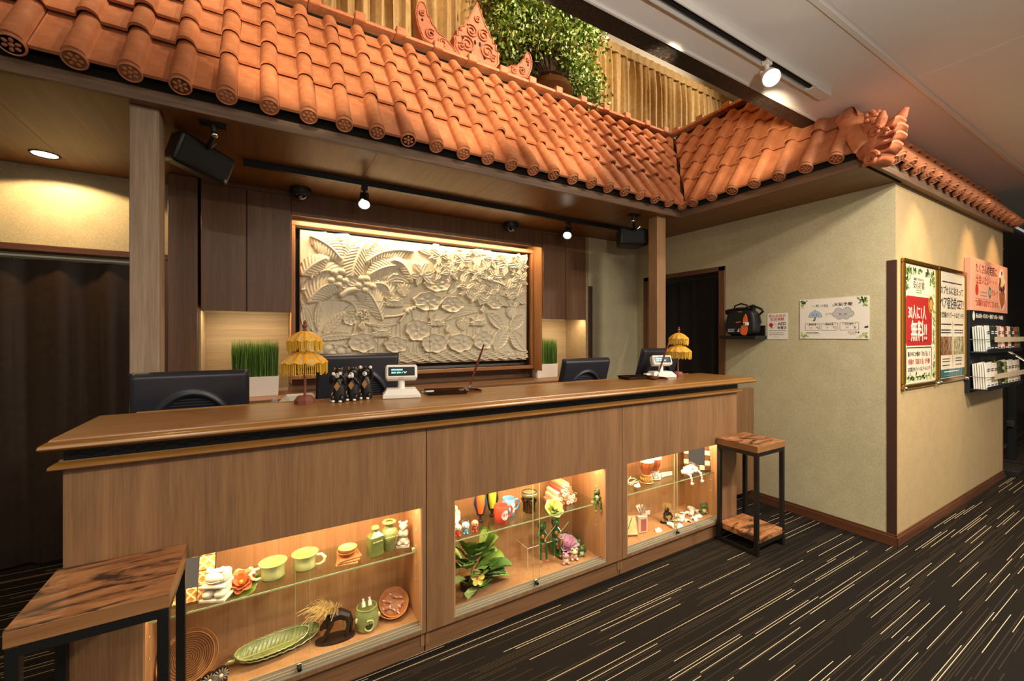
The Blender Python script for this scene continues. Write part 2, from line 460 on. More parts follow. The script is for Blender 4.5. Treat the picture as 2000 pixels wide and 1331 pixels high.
def text(s, h, mat, parent, u, v, w=0.001, align='CENTER', bold=0.0, sx=1.0, name='lettering', ext=0.0004):
    """flat print on a sign: local plane x right, y up, z out; h is the letter height"""
    cu = bpy.data.curves.new(name, 'FONT'); cu.body = s; cu.size = h * 1.25
    cu.align_x = align; cu.align_y = 'CENTER'; cu.extrude = ext; cu.offset = bold * h * 0.45; cu.resolution_u = 2
    o = bpy.data.objects.new(name, cu); COL.objects.link(o)
    dg = bpy.context.evaluated_depsgraph_get()
    me = bpy.data.meshes.new_from_object(o.evaluated_get(dg))
    bpy.data.objects.remove(o, do_unlink=True); bpy.data.curves.remove(cu)
    me.name = name; me.materials.clear(); me.materials.append(mat)
    ob = bpy.data.objects.new(name, me); COL.objects.link(ob)
    ob.parent = parent; ob.location = (u, v, w); ob.scale = (sx, 1, 1)
    return ob
ROT_XNEG = Matrix(((0, 0, -1), (-1, 0, 0), (0, 1, 0))).to_euler()   # plate on a wall that faces -X
ROT_YNEG = (R(90), 0, 0)                                            # plate on a wall that faces -Y
# ================================================================== THE ROOM
SOF = 2.42          # underside of the eave
WX = 3.612          # right wall plane (faces -X)
WY = 1.105          # lobby wall plane (faces -Y)
BY = 3.365          # front of the back cabinets
CZ = 2.85           # lobby ceiling
struct('floor', MB().bb(-4.5, 12, -4, 4.2, -0.05, 0), M['carpet'])
ceil = struct('ceiling', MB().bb(-4.5, 12, 0.905, 1.385, CZ, CZ + 0.06), M['ceiling'])
# panels of the near part of the ceiling, with open joints, beyond a white edge strip
struct('ceiling_well', BX(-4.5, 7, 1.5, 4.2, 5.0, 5.05).bb(-4.5, 7, 3.42, 3.46, 2.46, 5.0).bb(-4.5, 7, 1.50, 1.55, CZ + 0.15, 5.0).bb(6.95, 7, 1.55, 3.35, 2.9, 5.0).bb(-4.5, -4.45, 1.55, 3.35, 2.9, 5.0), M['ceiling'])
xs = [-4.5, -2.85, -1.35, 0.15, 1.65, 3.15, 4.655, 6.16, 7.66, 9.16, 12]
for i in range(len(xs) - 1):
    for y0, y1 in ((-2.65, -0.895), (-0.889, 0.868)):
        BX(xs[i] + 0.004, xs[i + 1] - 0.004, y0, y1, CZ - 0.004, CZ + 0.05).build('ceiling_panel', M['ceiling'], ceil)
BX(-4.5, 12, -2.65, 0.88, CZ - 0.002, CZ + 0.02).build('joint_backing', M['white_trim'], ceil)
BX(-4.5, 12, 0.868, 0.880, CZ + 0.02, CZ + 0.05).build('shadow_gap', M['black_gap'], ceil)
BX(-4.5, 12, 0.880, 0.905, CZ - 0.012, CZ + 0.05, 0.002).build('edge_strip', M['white_trim'], ceil)
struct('trim_1', BX(-4.5, 3.4, 1.383, 1.396, CZ - 0.012, CZ + 0.05, 0.002), M['white_trim'])
lin = sgroup('trim_6')
x = -4.5
for k in range(9):
    x2 = x + 0.905
    BX(x + 0.001, min(x2, 3.42) - 0.001, 1.397, 1.50, CZ + 0.001, CZ + 0.14).build('granite_slab', M['granite'], lin); x = x2
    if x > 3.4: break
# walls ------------------------------------------------------------
def wall_with_door(u0, u1, d0, d1, zt, h, f):
    """boxes round an opening; f(u0,u1,z0,z1,mb) adds one"""
    m = MB()
    f(u0, d0, 0, h, m); f(d1, u1, 0, h, m); f(d0, d1, zt, h, m)
    return m
struct('wall_left', wall_with_door(-3.2, -0.51, -2.6, -0.565, 1.93, SOF, lambda a, b, c, d, m: m.bb(a, b, 3.62, 3.70, c, d)), M['wall'])
struct('wall_back', BX(-0.52, 3.70, 3.685, 3.76, 0, SOF), M['wall'])
struct('wall_far_left', BX(-3.3, -3.2, 1.2, 3.7, 0, SOF), M['wall'])
struct('wall_behind_curtain', BX(-3.2, -0.5, 4.15, 4.2, 0, SOF), M['wall'])
struct('wall_right', wall_with_door(1.106, 3.685, 2.358, 3.18, 1.995, SOF + 0.02, lambda a, b, c, d, m: m.bb(WX, WX + 0.10, a, b, c, d)), M['wall'])
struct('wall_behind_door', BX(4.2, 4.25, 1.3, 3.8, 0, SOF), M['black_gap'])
struct('wall_lobby', BX(WX + 0.002, 6.275, WY, WY + 0.10, 0, SOF + 0.02), M['wall2'])
struct('wall_niche', BX(2.90, WX, 3.345, 3.40, 0, SOF), M['wall'])
struct('wall_stone', BX(6.29, 12, 1.42, 1.5, 0, 2.85), M['granite'])
struct('wall_end', BX(11.9, 12, -4, 1.4, 0, 2.85), M['granite'])
# skirting ----------------------------------------------------------
struct('baseboard_right', BX(WX - 0.012, WX, 1.093, 2.30, 0, 0.062, 0.002).bb(WX - 0.008, WX, 1.097, 2.30, 0.058, 0.078, 0.002), M['trimred'])
struct('baseboard_lobby', BX(WX - 0.012, 6.285, WY - 0.012, WY, 0, 0.062, 0.002).bb(WX - 0.008, 6.283, WY - 0.008, WY, 0.058, 0.078, 0.002), M['trimred_x'])
struct('trim_2', MB().prism([(WX - 0.004, WY - 0.004), (WX + 0.012, WY - 0.004), (WX + 0.012, WY), (WX, WY), (WX, WY + 0.045), (WX - 0.004, WY + 0.045)], 0.079, 1.905), M['guard'])
struct('trim_3', BX(2.895, 2.95, 3.337, 3.345, 0.05, 1.915, 0.002), M['guard'])
struct('trim_4', BX(6.275, 6.283, WY - 0.003, WY + 0.1, 0.0, SOF, 0.001), M['trimred_z'])
# door frames ---------------------------------------------------------
d2 = sgroup('door_2')
for n, b in (('jamb', BX(WX - 0.012, WX + 0.10, 2.298, 2.36, 0, 2.035, 0.003)), ('jamb', BX(WX - 0.012, WX + 0.10, 3.18, 3.245, 0, 2.035, 0.003))):
    b.build(n, M['trimred_z'], d2)
BX(WX - 0.012, WX + 0.10, 2.298, 3.245, 1.994, 2.036, 0.003).build('head_rail', M['trimred'], d2)
BX(WX + 0.03, WX + 0.06, 2.36, 2.385, 0.0, 1.25, 0.002).build('door_stop', M['trimred_z'], d2)
d1 = sgroup('door_1')
BX(-2.65, -0.515, 3.60, 3.705, 1.905, 1.945, 0.003).build('head_rail', M['trimred_x'], d1)
BX(-0.566, -0.515, 3.60, 3.705, 0, 1.905, 0.003).build('jamb', M['trimred_z'], d1)
BX(-2.65, -2.6, 3.60, 3.705, 0, 1.905, 0.003).build('jamb', M['trimred_z'], d1)
# curtains -------------------------------------------------------------
def drape(name, x0, x1, y, z0, z1, period, amp, mat, seed, parent=None, nz=24, gather=0.0, axis='x', pinch=None):
    rnd = random.Random(seed); n = int((x1 - x0) / period * 10)
    ph = [0.0]
    for i in range(n): ph.append(ph[-1] + 2 * PI / 10 * rnd.uniform(0.5, 1.6))
    am = [rnd.uniform(0.55, 1.2) for _ in range(n + 2)]
    def P(u, v):
        i = int(round(u * n)); a = amp * (am[i] * 0.5 + am[min(i + 1, n)] * 0.5)
        z = z0 + (z1 - z0) * v
        k = 1.0
        if gather: k = 0.45 + 0.55 * min(1, (1 - v) / gather)
        w = math.sin(ph[i] + 0.35 * math.sin(3.1 * v + i * 0.05)) + 0.35 * math.sin(ph[i] * 2.3 + 1.1 * v)
        X = x0 + (x1 - x0) * u + 0.006 * math.sin(5 * v + i * 0.4)
        Y = y + a * k * w
        return (X, Y, z) if axis == 'x' else (y + a * k * w, x0 + (x1 - x0) * u, z)
    return MB().grid(P, n + 1, nz, flip=(axis != 'x')).build(name, mat, parent, smooth=180)
cl = thing('doorway_curtain', 'dark brown ribbed curtain closing the doorway under the warm downlight, left edge', 'curtain')
drape('curtain_cloth', -2.55, -0.572, 3.668, 0.02, 1.865, 0.26, 0.034, M['dark_cloth'], 4, cl, gather=0.22)
MB().tube([(-2.6, 3.66, 1.882), (-0.57, 3.66, 1.882)], 0.007).build('curtain_rail', M['white'], cl)
for k in range(9): MB().tube([(-2.4 + k * 0.225, 3.66, 1.875), (-2.4 + k * 0.225, 3.668, 1.845)], 0.004, 6).build('hook', M['steel'], cl)
cr = thing('doorway_curtain', 'black curtain filling the doorway to the right of the tan wooden post', 'curtain')
drape('curtain_cloth', 2.365, 3.175, WX + 0.125, 0.02, 1.95, 0.16, 0.014, M['black_cloth'], 8, cr, axis='y')
MB().tube([(WX + 0.125, 2.36, 1.965), (WX + 0.125, 3.18, 1.965)], 0.009).build('curtain_rail', M['black'], cr)
gc = thing('gold_drapes', 'long pleated golden drapes hanging high behind the tiled roof', 'curtain')
drape('drape_cloth', -1.3, 5.75, 3.29, 2.5, 4.42, 0.115, 0.040, M['gold_cloth'], 21, gc, nz=30, gather=0.12)
def hdr(u, v):
    i = u * 900
    return (-1.3 + 7.05 * u, 3.265 + 0.010 * abs(math.sin(i * 0.223)), 4.41 + 0.09 * v)
MB().grid(hdr, 901, 3).build('pleat_heading', M['gold_cloth'], gc, smooth=180)
MB().bb(-1.3, 5.75, 3.345, 3.36, 4.46, 4.50).build('curtain_track', M['white'], gc)
# lobby edge beyond the far wall ---------------------------------------
struct('trim_5', BX(6.40, 8.2, 1.02, 1.26, 0, 0.058, 0.004), M['granite'])
gl = thing('stair_rail', 'steel stair handrail on a dark post with a glass panel, beyond the brochure rack', 'railing')
MB().tube([(7.02, 1.27, 1.285), (7.02, 0.70, 0.80)], 0.021, 12).build('handrail', M['steel'], gl)
BX(6.985, 7.055, 1.14, 1.20, 0.058, 1.20, 0.004).build('post', M['black_metal'], gl)
BX(7.10, 8.1, 1.165, 1.175, 0.10, 1.05).build('glass_panel', M['pane'], gl)
BX(6.93, 6.99, 1.145, 1.195, 0.42, 0.48, 0.003).build('clamp', M['steel'], gl)
el = thing('exit_lamp', 'small white emergency lamp high on the dark stone wall at the far right', 'lamp')
BX(7.52, 7.74, 1.36, 1.42, 2.42, 2.52, 0.008).build('housing', M['white'], el)
MB().ball((7.63, 1.35, 2.44), (0.035, 0.02, 0.02)).build('lens', M['chrome'], el)
# ================================================================== EAVES AND TILED ROOF
EY, EX, EZ = 2.32, 3.04, 2.478      # lower tile edges of the two slopes that meet in the valley
SL = math.atan2(3.40 - 2.478, 0.56)
HY = 1.035                          # eave of the lobby side
soff = sgroup('ceiling_eave')
for i in range(9):
    x0 = -3.3 + i * 0.77
    BX(x0, min(x0 + 0.768, WX), 2.40, 3.69, SOF, SOF + 0.02).build('veneer_panel', M['soffit'], soff)
for i in range(2):
    BX(3.105, 3.66, 1.10 + i * 0.65, 1.748 + i * 0.65, SOF, SOF + 0.02).build('veneer_panel', M['soffit'], soff)
BX(3.66, 6.4, 1.06, 1.3, SOF + 0.004, SOF + 0.02).build('veneer_panel', M['soffit'], soff)
roof = thing('tiled_roof', 'terracotta tiled pent roof over the reception counter', 'roof')
BX(-3.3, 3.125, 2.376, 2.40, SOF - 0.002, EZ + 0.04, 0.002).build('fascia_board', M['fascia'], roof)
BX(3.101, 3.125, 1.055, 2.376, SOF - 0.002, EZ + 0.04, 0.002).build('fascia_board', M['fascia_y'], roof)
BX(3.125, 6.40, 1.055, 1.079, SOF - 0.002, EZ + 0.04, 0.002).build('fascia_board', M['fascia'], roof)
TW, TE = 0.166, 0.20
def tile_profile(n=9):
    """x across, h up; flat pan, then a roll on the right"""
    p = [(-0.083, 0.004), (-0.079, 0.0), (0.002, 0.0), (0.006, 0.004)]
    for k in range(n):
        a = PI * (1 - k / (n - 1)); p.append((0.0435 + 0.0375 * math.cos(a), 0.006 + 0.034 * math.sin(a)))
    p.append((0.083, 0.004)); return p
TP = tile_profile()
def tile_mb(length, lift=0.030, thick=0.014):
    """lies in local xy plane: y up the slope from 0 (lower edge), z out"""
    m = MB(); n = len(TP); vs = []
    for y, z in ((0, lift), (length, 0.0)):
        for x, h in TP: vs.append((x, y, h + z))
    for x, h in TP: vs.append((x, 0.0, h + lift - thick))
    for x, h in TP: vs.append((x, length, h - thick))
    fs = []
    for i in range(n - 1):
        fs.append((i, i + 1, n + i + 1, n + i))
        fs.append((2 * n + i, 2 * n + i + 1, i + 1, i))
        fs.append((3 * n + i, 3 * n + i + 1, 2 * n + i + 1, 2 * n + i))
    fs.append((0, n, 3 * n, 2 * n)); fs.append((2 * n - 1, n - 1, 3 * n - 1, 4 * n - 1))
    return m.add(vs, fs)
tile_me = tile_mb(TE + 0.035).mesh('roof_tile', M['terra'])
top_me = tile_mb(0.150).mesh('roof_tile', M['terra'])
eave_me = tile_mb(0.295 + 0.035).mesh('eave_tile', M['terra'])
# round end cap with a six-petal flower in relief
capm = MB().lathe([(0.030, 0.0), (0.040, 0.003), (0.0415, 0.010), (0.0415, 0.022)], n=22)
capm.lathe([(0.0415, 0.022), (0.001, 0.022)], n=22)
capm.lathe([(0.034, 0.0215), (0.0375, 0.026), (0.0415, 0.022)], n=22)
for k in range(6):
    a = 2 * PI * k / 6; capm.ball((0.0195 * math.cos(a), 0.0195 * math.sin(a), 0.022), (0.0095, 0.0075, 0.005), 8, 4, rot=(0, 0, a))
capm.ball((0, 0, 0.022), (0.009, 0.009, 0.006), 8, 4)
cap_me = capm.mesh('flower_cap', M['terra'])
# local frames: x along the eave, y up the slope, z out of the slope
def frame(kind):
    c, s = math.cos(SL), math.sin(SL)
    if kind == 'main': x, y, o = Vector((1, 0, 0)), Vector((0, c, s)), Vector((0, EY, EZ))
    elif kind == 'return': x, y, o = Vector((0, -1, 0)), Vector((c, 0, s)), Vector((EX, EY, EZ))
    else: x, y, o = Vector((1, 0, 0)), Vector((0, c, s)), Vector((EX, HY, EZ))
    z = x.cross(y); m = Matrix((x, y, z)).transposed().to_4x4(); m.translation = o; return m
def clip_mesh(me, mw, planes):
    bm = bmesh.new(); bm.from_mesh(me)
    bm.transform(mw)
    for co, no in planes:
        bmesh.ops.bisect_plane(bm, geom=bm.verts[:] + bm.edges[:] + bm.faces[:], plane_co=co, plane_no=no, clear_outer=True)
        ed = [e for e in bm.edges if e.is_boundary]
    if not bm.faces: bm.free(); return None
    bm.transform(mw.inverted())
    m2 = bpy.data.meshes.new(me.name); bm.to_mesh(m2); bm.free(); m2.materials.append(M['terra'])
    m2.polygons.foreach_set('use_smooth', [True] * len(m2.polygons)); m2.set_sharp_from_angle(angle=R(35)); return m2
rt = random.Random(5)
VAL = ((EX + 0.004, EY, 0), (1, -1, 0))           # main keeps X-Y < const
VAL2 = ((EX + 0.030, EY, 0), (-1, 1, 0))
HIP1 = ((EX, HY, 0), (-1, 1, 0))
HIP2 = ((EX, HY, 0), (1, -1, 0))
CEIL = ((0, 0, CZ - 0.004), (0, 0, 1))
def lay(kind, xs, rows, planes, tests):
    fr = frame(kind); s = 0.0
    for r in range(rows):
        me = eave_me if r == 0 else (top_me if r == 4 else tile_me)
        for i, xx in enumerate(xs):
            mw = fr @ Matrix.Translation((xx + rt.uniform(-0.0015, 0.0015), s + rt.uniform(-0.003, 0.003), 0.004 + rt.uniform(0, 0.002))) @ Matrix.Rotation(rt.uniform(-0.008, 0.008), 4, 'Z')
            cs = [mw @ Vector((a, b, 0)) for a in (-0.083, 0.083) for b in (0, 0.3 if r == 0 else 0.235)]
            if any(all((c - Vector(co)).dot(Vector(no)) > -0.001 for c in cs) for co, no in planes): continue
            if tests and not tests(cs): continue
            cut = [p for p in planes if any((c - Vector(p[0])).dot(Vector(p[1])) > 0.0 for c in cs)]
            m2 = clip_mesh(me, mw, cut) if cut else me
            if m2 is None: continue
            o = bpy.data.objects.new('roof_tile', m2); COL.objects.link(o); o.parent = roof; o.matrix_local = mw
            if r == 0:
                capc = fr @ Vector((xx + 0.0435, 0, 0.02))
                if all((capc - Vector(co)).dot(Vector(no)) < 0.02 for co, no in planes):
                    c = bpy.data.objects.new('flower_cap', cap_me); COL.objects.link(c); c.parent = o
                    c.matrix_local = Matrix.Translation((0.0435, 0.012, 0.020)) @ Matrix.Rotation(R(90), 4, 'X') @ Matrix.Rotation(rt.uniform(0, 1), 4, 'Z')
        s += 0.295 if r == 0 else TE
def ceiling_clear(cs):      # leave out tiles that lie wholly above the lobby ceiling
    return not (min(c.z for c in cs) > CZ - 0.02 and max(c.y for c in cs) < 1.50)
lay('main', [-0.804 - 0.0435 + TW * k for k in range(-6, 28)], 5, [VAL], lambda cs: max(c.x for c in cs) > -1.45)
lay('return', [0.075 + TW * k for k in range(-5, 9)], 5, [VAL2, HIP2], ceiling_clear)
lay('lobby', [0.10 + TW * k for k in range(0, 20)], 2, [HIP1, CEIL], lambda cs: cs[0].x < 6.35)
# dark deck under the tiles, mortar in the valley, ridge caps
fm = frame('main'); fr_ = frame('return'); fl = frame('lobby')
def deck(fr, poly, nm, mt, d0, d1):
    MB().prism(poly, d0, d1, fr).build(nm, mt, roof)
deck(fm, [(-1.5, 0.02), (EX - 0.03, 0.02), (EX + 0.53, 1.12), (-1.5, 1.12)], 'roof_deck', M['void'], -0.045, -0.012)
deck(fr_, [(0.02, 0.02), (1.27, 0.02), (0.80, 0.85), (0.80, 1.12), (-0.53, 1.12)], 'roof_deck', M['void'], -0.045, -0.012)
deck(fl, [(0.05, 0.02), (3.3, 0.02), (3.3, 0.42), (0.25, 0.42)], 'roof_deck', M['void'], -0.045, -0.012)
d = Vector((0.56, 0.56, 0.922)); p0 = Vector((EX + 0.018, EY - 0.006, EZ - 0.0))
MB().tube([p0 + d * (k / 12) + Vector((rt.uniform(-.004, .004), rt.uniform(-.004, .004), 0)) for k in range(1, 13)], 0.026, 7).build('valley_mortar', M['mortar'], roof)
rz = 3.440
def ridge_piece(p, q, big):
    p, q = Vector(p), Vector(q); m = MB(); x = (q - p).normalized(); L = (q - p).length
    y = Vector((0, 0, 1)).cross(x); mt = Matrix((x, y, Vector((0, 0, 1)))).transposed().to_4x4(); mt.translation = p
    m.add(*prof_sweep(L, 0.0)); m2 = MB()
    m2.add(m.v, m.f, mt)
    m3 = MB().bb(0.0, 0.07, -0.083, 0.083, -0.013, 0.044, 0.006); m2.add(m3.v, m3.f, mt)
    return m2
def prof_sweep(L, g):
    pr = [(-0.075 - g, -0.012), (-0.075 - g, 0.006 + g), (-0.05, 0.026 + g), (0, 0.036 + g), (0.05, 0.026 + g), (0.075 + g, 0.006 + g), (0.075 + g, -0.012)]
    vs = [(0, a, b) for a, b in pr] + [(L, a, b) for a, b in pr]; n = len(pr)
    fs = [(i, i + 1, n + i + 1, n + i)[::-1] for i in range(n - 1)] + [(n - 1, 0, n, 2 * n - 1)[::-1], tuple(range(n)), tuple(range(2 * n - 1, n - 1, -1))]
    return vs, fs
for k in range(20):
    x0 = -1.355 + 0.2655 * k
    if x0 > 3.55: break
    ridge_piece((x0, 2.90, rz), (min(x0 + 0.262, 3.62), 2.90, rz), k).build('ridge_cap', M['terra'], roof)
for k in range(6):
    y0 = 2.82 - 0.2655 * k
    if y0 - 0.26 < 1.5: break
    ridge_piece((3.62, y0, rz), (3.62, y0 - 0.262, rz), k).build('ridge_cap', M['terra'], roof)
BX(-1.45, 3.60, 2.915, 3.15, 3.30, 3.36).build('ridge_shelf', M['void'], roof)
# hip caps and the corner ornament
hd = Vector((0.56, 0.56, 0.922)).normalized(); h0 = Vector((EX, HY, EZ - 0.01))
def hip_cap(a, b, r0, r1):
    m = MB(); p = h0 + hd * a; q = h0 + hd * b
    side = Vector((1, -1, 0)).normalized(); up = side.cross(hd); vs = []; n = 11
    for c, r_ in ((p, r0), (q, r1)):
        for t_ in (1.0, 0.86):
            for k in range(n):
                th = PI * (k / (n - 1)) * 1.0
                vs.append(c + side * r_ * t_ * math.cos(th) + up * r_ * t_ * (math.sin(th) * 0.9))
    fs = []
    for k in range(n - 1):
        fs += [(k, k + 1, 2 * n + k + 1, 2 * n + k), (n + k + 1, n + k, 3 * n + k, 3 * n + k + 1), (k + 1, k, n + k, n + k + 1), (2 * n + k, 2 * n + k + 1, 3 * n + k + 1, 3 * n + k)]
    return m.add(vs, fs)
hip_cap(0.10, 0.42, 0.080, 0.072).build('hip_cap', M['terra'], roof)
hip_cap(0.0, 0.17, 0.092, 0.084).build('hip_cap', M['terra'], roof)
orn = thing('corner_ornament', 'terracotta scrolled beast ornament on the outer corner of the tiled roof', 'roof ornament', tuple(h0 + Vector((0.0, -0.01, -0.02))))
ou = Vector((-0.34, -0.94, 0)); sd = Vector((0.94, -0.34, 0)); uz = Vector((0, 0, 1))
def op(a, b, c): return tuple((sd * a + ou * b + uz * c))
def strap(pts, w0, w1, th, wav=0.0, nu_=9):
    """wide curved band with thickness; pts in (outward, up)"""
    m = MB(); n = len(pts)
    def Q(u, v, o):
        f = v * (n - 1); i = min(int(f), n - 2); t_ = f - i
        b_ = pts[i][0] * (1 - t_) + pts[i + 1][0] * t_; c_ = pts[i][1] * (1 - t_) + pts[i + 1][1] * t_
        w = w0 + (w1 - w0) * v; s_ = 2 * u - 1
        return op(s_ * w, b_, c_ - 0.25 * w * s_ * s_ + wav * math.sin(9 * v + 2 * s_) - o)
    m.grid(lambda u, v: Q(u, v, 0), nu_, 14); m.grid(lambda u, v: Q(u, v, th), nu_, 14, flip=True)
    k = nu_ * 14
    for j in range(13):
        for i in (0, nu_ - 1):
            q = (j * nu_ + i, (j + 1) * nu_ + i, k + (j + 1) * nu_ + i, k + j * nu_ + i); m.f.append(q if i else q[::-1]); m.mi.append(0)
    for i in range(nu_ - 1):
        q = (13 * nu_ + i, 13 * nu_ + i + 1, k + 13 * nu_ + i + 1, k + 13 * nu_ + i); m.f.append(q[::-1]); m.mi.append(0)
    return m
MB().tube([op(0, -0.06, 0.05), op(0, -0.01, 0.045), op(0, 0.03, 0.075), op(0, 0.05, 0.13)], [0.062, 0.068, 0.062, 0.045], 14).build('neck', M['terra2'], orn)
strap([(-0.02, -0.035), (0.03, -0.05), (0.06, -0.035), (0.075, -0.01)], 0.058, 0.045, 0.016).build('chin', M['terra2'], orn)
for k, (c, ln) in enumerate(((0.140, 0.090), (0.100, 0.100), (0.058, 0.095), (0.015, 0.075))):
    strap([(0.02, c - 0.03), (0.05, c - 0.012), (0.05 + ln * .5, c - 0.022), (0.05 + ln * .85, c - 0.008), (0.05 + ln, c + 0.012)], 0.058, 0.038, 0.013, 0.004).build('jaw_leaf', M['terra2'], orn)
for s_ in (-1, 1):
    for (b_, c, r_, th) in ((0.030, -0.040, 0.040, 0.012), (0.052, 0.105, 0.030, 0.010), (0.10, 0.075, 0.022, 0.008)):
        pts = [op(s_ * 0.060, b_ + (r_ * (1 - t_ / 26)) * math.cos(t_ * 0.5), c + (r_ * (1 - t_ / 26)) * math.sin(t_ * 0.5)) for t_ in range(22)]
        MB().tube(pts, th, 7).build('side_scroll', M['terra2'], orn)
    MB().ball(op(s_ * 0.045, 0.075, 0.125), 0.018, 10, 8).build('eye', M['terra2'], orn)
    MB().tube([op(s_ * 0.038, 0.06, 0.14), op(s_ * 0.042, 0.095 + 0.02 * s_, 0.17), op(s_ * 0.042, 0.11 + 0.03 * s_, 0.205)], [0.028, 0.027, 0.012], 10).build('horn', M['terra2'], orn)
m = MB(); ro = random.Random(3)
for k in range(40):
    a = ro.uniform(0, 2 * PI); b = ro.uniform(-1, 1); q = math.sqrt(1 - b * b)
    m.ball(op(0.045 * q * math.cos(a), -0.005 + 0.045 * q * math.sin(a), 0.205 + 0.045 * b), 0.013, 7, 5)
m.ball(op(0, -0.005, 0.205), 0.045, 12, 8); m.tube([op(0, -0.03, 0.10), op(0, -0.01, 0.18)], 0.04, 10); m.build('topknot', M['terra2'], orn)
# carved ridge ornaments ------------------------------------------------------
def smooth_closed(pts, it=2):
    for _ in range(it):
        q = []
        for i in range(len(pts)):
            a, b = pts[i], pts[(i + 1) % len(pts)]
            q += [(a[0] * .75 + b[0] * .25, a[1] * .75 + b[1] * .25), (a[0] * .25 + b[0] * .75, a[1] * .25 + b[1] * .75)]
        pts = q
    return pts
def plate_thing(name, label, x, poly, scrolls, holes, w=0.07):
    t = thing(name, label, 'roof ornament', (x, 2.905, rz + 0.032))
    mt = Matrix.Rotation(R(90), 4, 'X')
    MB().prism(poly, -w / 2, w / 2, mt).build('plaque', M['terra2'], t)
    for (cx, cz, r_, dr, turns) in scrolls:
        n = int(18 * turns)
        for yy in (-w / 2 - 0.003,):
            pts = [(cx + dr * r_ * (1 - 0.8 * k / n) * math.cos(2 * PI * turns * k / n + 0.8), yy, cz + r_ * (1 - 0.8 * k / n) * math.sin(2 * PI * turns * k / n + 0.8)) for k in range(n + 1)]
            MB().tube(pts, 0.0065, 6).build('scroll', M['terra2'], t)
    for (cx, cz, rx, rz_) in holes:
        MB().prism(circ(rx, 10, cx, cz, rz_), w / 2 - 0.004, w / 2 + 0.0015, mt).build('pierced_hole', M['void'], t)
    MB().tube([(p[0] * 0.93, -w / 2 - 0.001, p[1] * 0.95 + 0.008) for p in poly], 0.004, 5).build('rim_bead', M['terra2'], t)
    return t
half = [(0.0, 0.0), (0.155, 0.0), (0.19, 0.05), (0.185, 0.10), (0.195, 0.13), (0.165, 0.145), (0.17, 0.185), (0.14, 0.19), (0.14, 0.225), (0.115, 0.235), (0.10, 0.275), (0.075, 0.30), (0.06, 0.335), (0.03, 0.40), (0.0, 0.455)]
polyc = half + [(-a, b) for a, b in half[::-1][1:-1]]
plate_thing('ridge_crest', 'tall flame-shaped terracotta crest with scrolls in the middle of the ridge', 1.395, polyc,
            [(0.085, 0.105, 0.062, 1, 1.9), (-0.085, 0.105, 0.062, -1, 1.9), (0.05, 0.215, 0.05, 1, 1.8), (-0.05, 0.215, 0.05, -1, 1.8), (0.0, 0.32, 0.026, 1, 1.6), (0.135, 0.07, 0.03, 1, 1.4), (-0.135, 0.07, 0.03, -1, 1.4)],
            [(0.06, 0.055, 0.012, 0.02), (-0.06, 0.055, 0.012, 0.02), (0.02, 0.14, 0.010, 0.018), (-0.02, 0.14, 0.010, 0.018), (0.12, 0.14, 0.010, 0.016), (-0.12, 0.14, 0.010, 0.016)])
wing = [(0.16, 0.0), (-0.10, 0.0), (-0.145, 0.09), (-0.165, 0.17), (-0.16, 0.24), (-0.14, 0.285), (-0.11, 0.285), (-0.09, 0.245), (-0.085, 0.20), (-0.06, 0.19), (-0.05, 0.15), (-0.02, 0.135), (0.0, 0.10), (0.05, 0.09), (0.09, 0.06), (0.13, 0.03)]
wing = smooth_closed(wing, 1)
plate_thing('ridge_wing', 'terracotta wing-shaped ridge ornament to the left of the tall crest', 1.08, wing,
            [(0.035, 0.045, 0.034, 1, 1.8), (-0.055, 0.075, 0.04, 1, 1.7), (-0.115, 0.20, 0.022, 1, 1.4)], [(-0.05, 0.085, 0.012, 0.014), (-0.115, 0.155, 0.008, 0.010)])
plate_thing('ridge_wing', 'terracotta wing-shaped ridge ornament beside the potted shrub, right of the crest', 1.745, [(-a * 0.9, b * 0.8) for a, b in wing],
            [(-0.03, 0.036, 0.028, -1, 1.8), (0.05, 0.06, 0.032, -1, 1.7), (0.105, 0.16, 0.018, -1, 1.4)], [(0.045, 0.07, 0.012, 0.014), (0.105, 0.125, 0.008, 0.010)])
# shrub in a glazed pot behind the ridge -------------------------------------------
pot = thing('potted_shrub', 'bushy green shrub in a glazed brown pot behind the roof ridge', 'plant', (2.19, 3.05, 3.36))
M['glaze'] = flat('brown_pot_glaze', '3f210e', 0.15, coat=0.6)
M['leaf'] = None
def _leaf(name, cs):
    t = NT(name); g = t.node('ShaderNodeNewGeometry'); t.base(t.ramp(g.outputs['Random Per Island'], cs))
    t.b.inputs['Roughness'].default_value = 0.45; return t.m
M['leaf'] = _leaf('shrub_leaf', [(0.1, '45631f'), (0.5, '7f9f40'), (0.9, 'bccb80')])
MB().lathe([(0.09, 0), (0.15, 0.05), (0.20, 0.13), (0.215, 0.19), (0.19, 0.25), (0.13, 0.285), (0.12, 0.30), (0.135, 0.315), (0.115, 0.315), (0.10, 0.29)], n=28).build('pot', M['glaze'], pot)
rl = random.Random(12); m = MB(); br = MB()
clumps = []
for k in range(135):
    a = rl.uniform(0, 2 * PI); b = rl.uniform(-0.7, 1); q = math.sqrt(max(0, 1 - b * b)); rr = rl.uniform(0.55, 1.0)
    clumps.append((0.60 * rr * q * math.cos(a) - 0.06, max(-0.10, min(0.11, 0.30 * rr * q * math.sin(a))), 0.74 + 0.56 * rr * b))
for k in range(26):     # the spray that trails down at the right
    clumps.append((0.36 + rl.uniform(-.13, .13), rl.uniform(-.14, .09), 0.40 - 0.022 * k * rl.uniform(.5, 1)))
